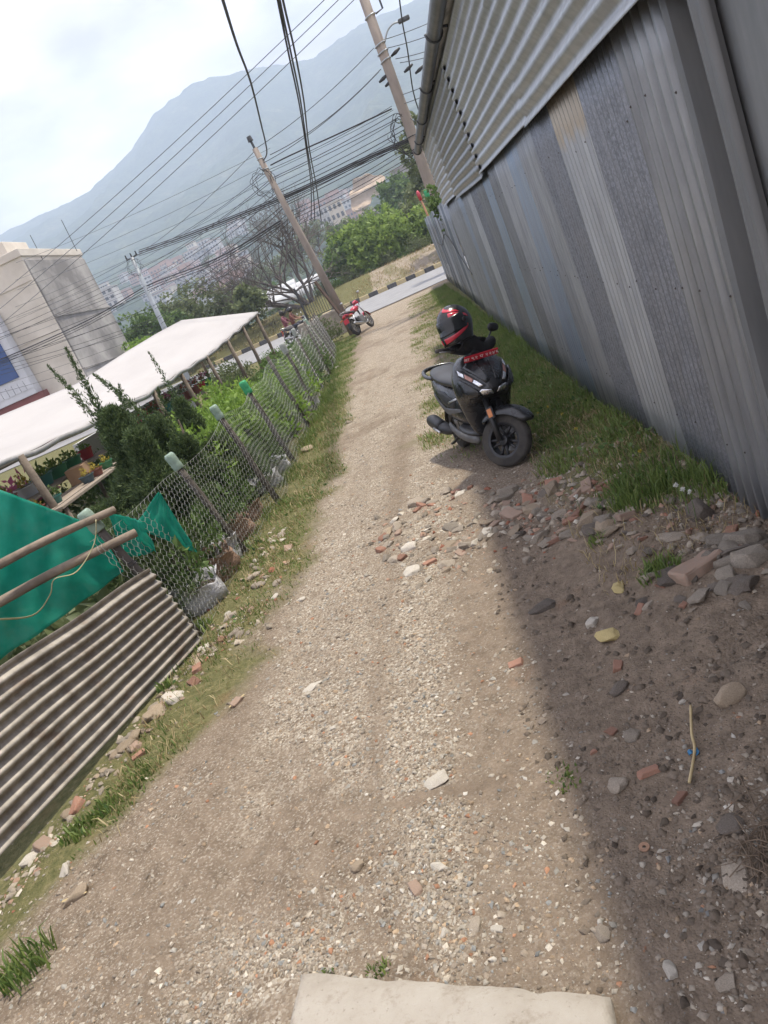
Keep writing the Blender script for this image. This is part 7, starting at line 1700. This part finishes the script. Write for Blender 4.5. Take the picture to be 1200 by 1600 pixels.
# bike with two riders coming along the road behind the netting
rx, ry = ay(462, 500, 38.6).x, 38.6
motorcycle('motorcycle', (rx, ry, .02), Vector((1, -.12)).normalized(), 0, M_MDARK, 'dark motorcycle carrying two riders along the road')
def person(name, root_loc, heading, joints, edges, radii, shirt, trousers, label, helmet=True, waist=.90, arm_y=.28):
    o = empty(name, root_loc); o.rotation_euler = (0, 0, math.atan2(-heading[0], heading[1])); tag(o, label, 'person')
    me = bpy.data.meshes.new('body'); me.from_pydata(joints, edges, [])
    m, t, b = new_mat('clothing and skin'); sp = N(t, 'ShaderNodeSeparateXYZ'); t.links.new(coords(t), sp.inputs[0])
    c = mixc(t, ramp(t, sp.outputs['Z'], [(waist - .005, (0, 0, 0)), (waist + .005, (1, 1, 1))]), trousers, shirt)
    fac = N(t, 'ShaderNodeMath', operation='GREATER_THAN'); t.links.new(sp.outputs['Y'], fac.inputs[0]); fac.inputs[1].default_value = arm_y
    f2 = N(t, 'ShaderNodeMath', operation='GREATER_THAN'); t.links.new(sp.outputs['Z'], f2.inputs[0]); f2.inputs[1].default_value = .93
    f3 = N(t, 'ShaderNodeMath', operation='MULTIPLY'); t.links.new(fac.outputs[0], f3.inputs[0]); t.links.new(f2.outputs[0], f3.inputs[1])
    f4 = N(t, 'ShaderNodeMath', operation='GREATER_THAN'); t.links.new(sp.outputs['Z'], f4.inputs[0]); f4.inputs[1].default_value = 1.42
    f5 = N(t, 'ShaderNodeMath', operation='MAXIMUM'); t.links.new(f3.outputs[0], f5.inputs[0]); t.links.new(f4.outputs[0], f5.inputs[1])
    c = mixc(t, f5.outputs[0], c, (.36, .22, .15)); t.links.new(c, b.inputs['Base Color']); b.inputs['Roughness'].default_value = .8
    me.materials.append(m); ob = link('body', me, None, o)
    md = ob.modifiers.new('skin', 'SKIN'); sv = me.skin_vertices[0].data
    for i, r in enumerate(radii): sv[i].radius = (r, r) if not isinstance(r, tuple) else r
    sv[0].use_root = True; md.use_smooth_shade = True
    s2 = ob.modifiers.new('sub', 'SUBSURF'); s2.levels = 2; s2.render_levels = 2
    return o
def seated(y0, reach, lean):
    J = [(0, y0, .86), (0, y0 + lean * .4, 1.05), (0, y0 + lean, 1.30), (0, y0 + lean + .02, 1.44), (0, y0 + lean + .05, 1.56), (0, y0 + lean + .07, 1.66)]
    E = [(0, 1), (1, 2), (2, 3), (3, 4), (4, 5)]; Rr = [(.16, .13), (.15, .12), (.17, .115), .055, .095, .075]
    for s in (-1, 1):
        b = len(J); J += [(s * .20, y0 + lean, 1.33), (s * .27, y0 + lean + .14, 1.12), (s * .29, y0 + lean + reach, 1.05), (s * .29, y0 + lean + reach + .08, 1.04)]
        E += [(2, b), (b, b + 1), (b + 1, b + 2), (b + 2, b + 3)]; Rr += [.065, .048, .034, .036]
        b = len(J); J += [(s * .10, y0 + .05, .84), (s * .21, y0 + .40, .78), (s * .20, y0 + .27, .40), (s * .20, y0 + .38, .36)]
        E += [(0, b), (b, b + 1), (b + 1, b + 2), (b + 2, b + 3)]; Rr += [.085, .065, .045, .04]
    return J, E, Rr
hd2 = Vector((1, -.12)).normalized()
J, E, Rr = seated(-.22, .40, .10)
rd = person('person', (rx, ry, .02), hd2, J, E, Rr, (.16, .06, .045), (.035, .04, .06), 'rider in a brown red top and dark helmet steering the motorcycle', arm_y=.10)
hm = MB().loft([ring_super((0, -.07, 1.61 + z), r, r * 1.15, 18, 2.1, 'xy') for z, r in ((-.11, .105), (-.06, .122), (0, .130), (.06, .118), (.10, .085), (.125, .03))]).build('helmet', M_SHELL, rd, smooth=True)
J, E, Rr = seated(-.60, .22, .03)
rd2 = person('person', (rx, ry, .04), hd2, J, E, Rr, (.20, .07, .09), (.25, .23, .22), 'pillion passenger in a pink top behind the rider', arm_y=.9)
MB().loft([ring_super((0, -.53, 1.60 + z), r, r * 1.1, 16, 2.1, 'xy') for z, r in ((-.16, .07), (-.10, .10), (0, .110), (.06, .10), (.10, .06), (.115, .02))]).build('hair', simple('black hair', (.012, .010, .010), (.02, .018, .016), 30, .5), rd2, smooth=True)

# ------------------------------------------------------------------ haze over the valley
def haze():
    mb = MB().box((0, 1050, 320), (13000, 3000, 690))
    m = bpy.data.materials.new('valley haze'); m.use_nodes = True; t = m.node_tree; t.nodes.clear()
    ot = N(t, 'ShaderNodeOutputMaterial'); v = N(t, 'ShaderNodeVolumePrincipled')
    v.inputs['Color'].default_value = (.70, .82, 1.0, 1); v.inputs['Density'].default_value = HAZE_DENSITY; v.inputs['Anisotropy'].default_value = 0.0
    t.links.new(v.outputs[0], ot.inputs['Volume'])
    o = mb.build('haze', m); tag(o, 'pale bluish haze hanging over the valley', 'haze', kind='stuff')
HAZE_DENSITY = .00060
haze()
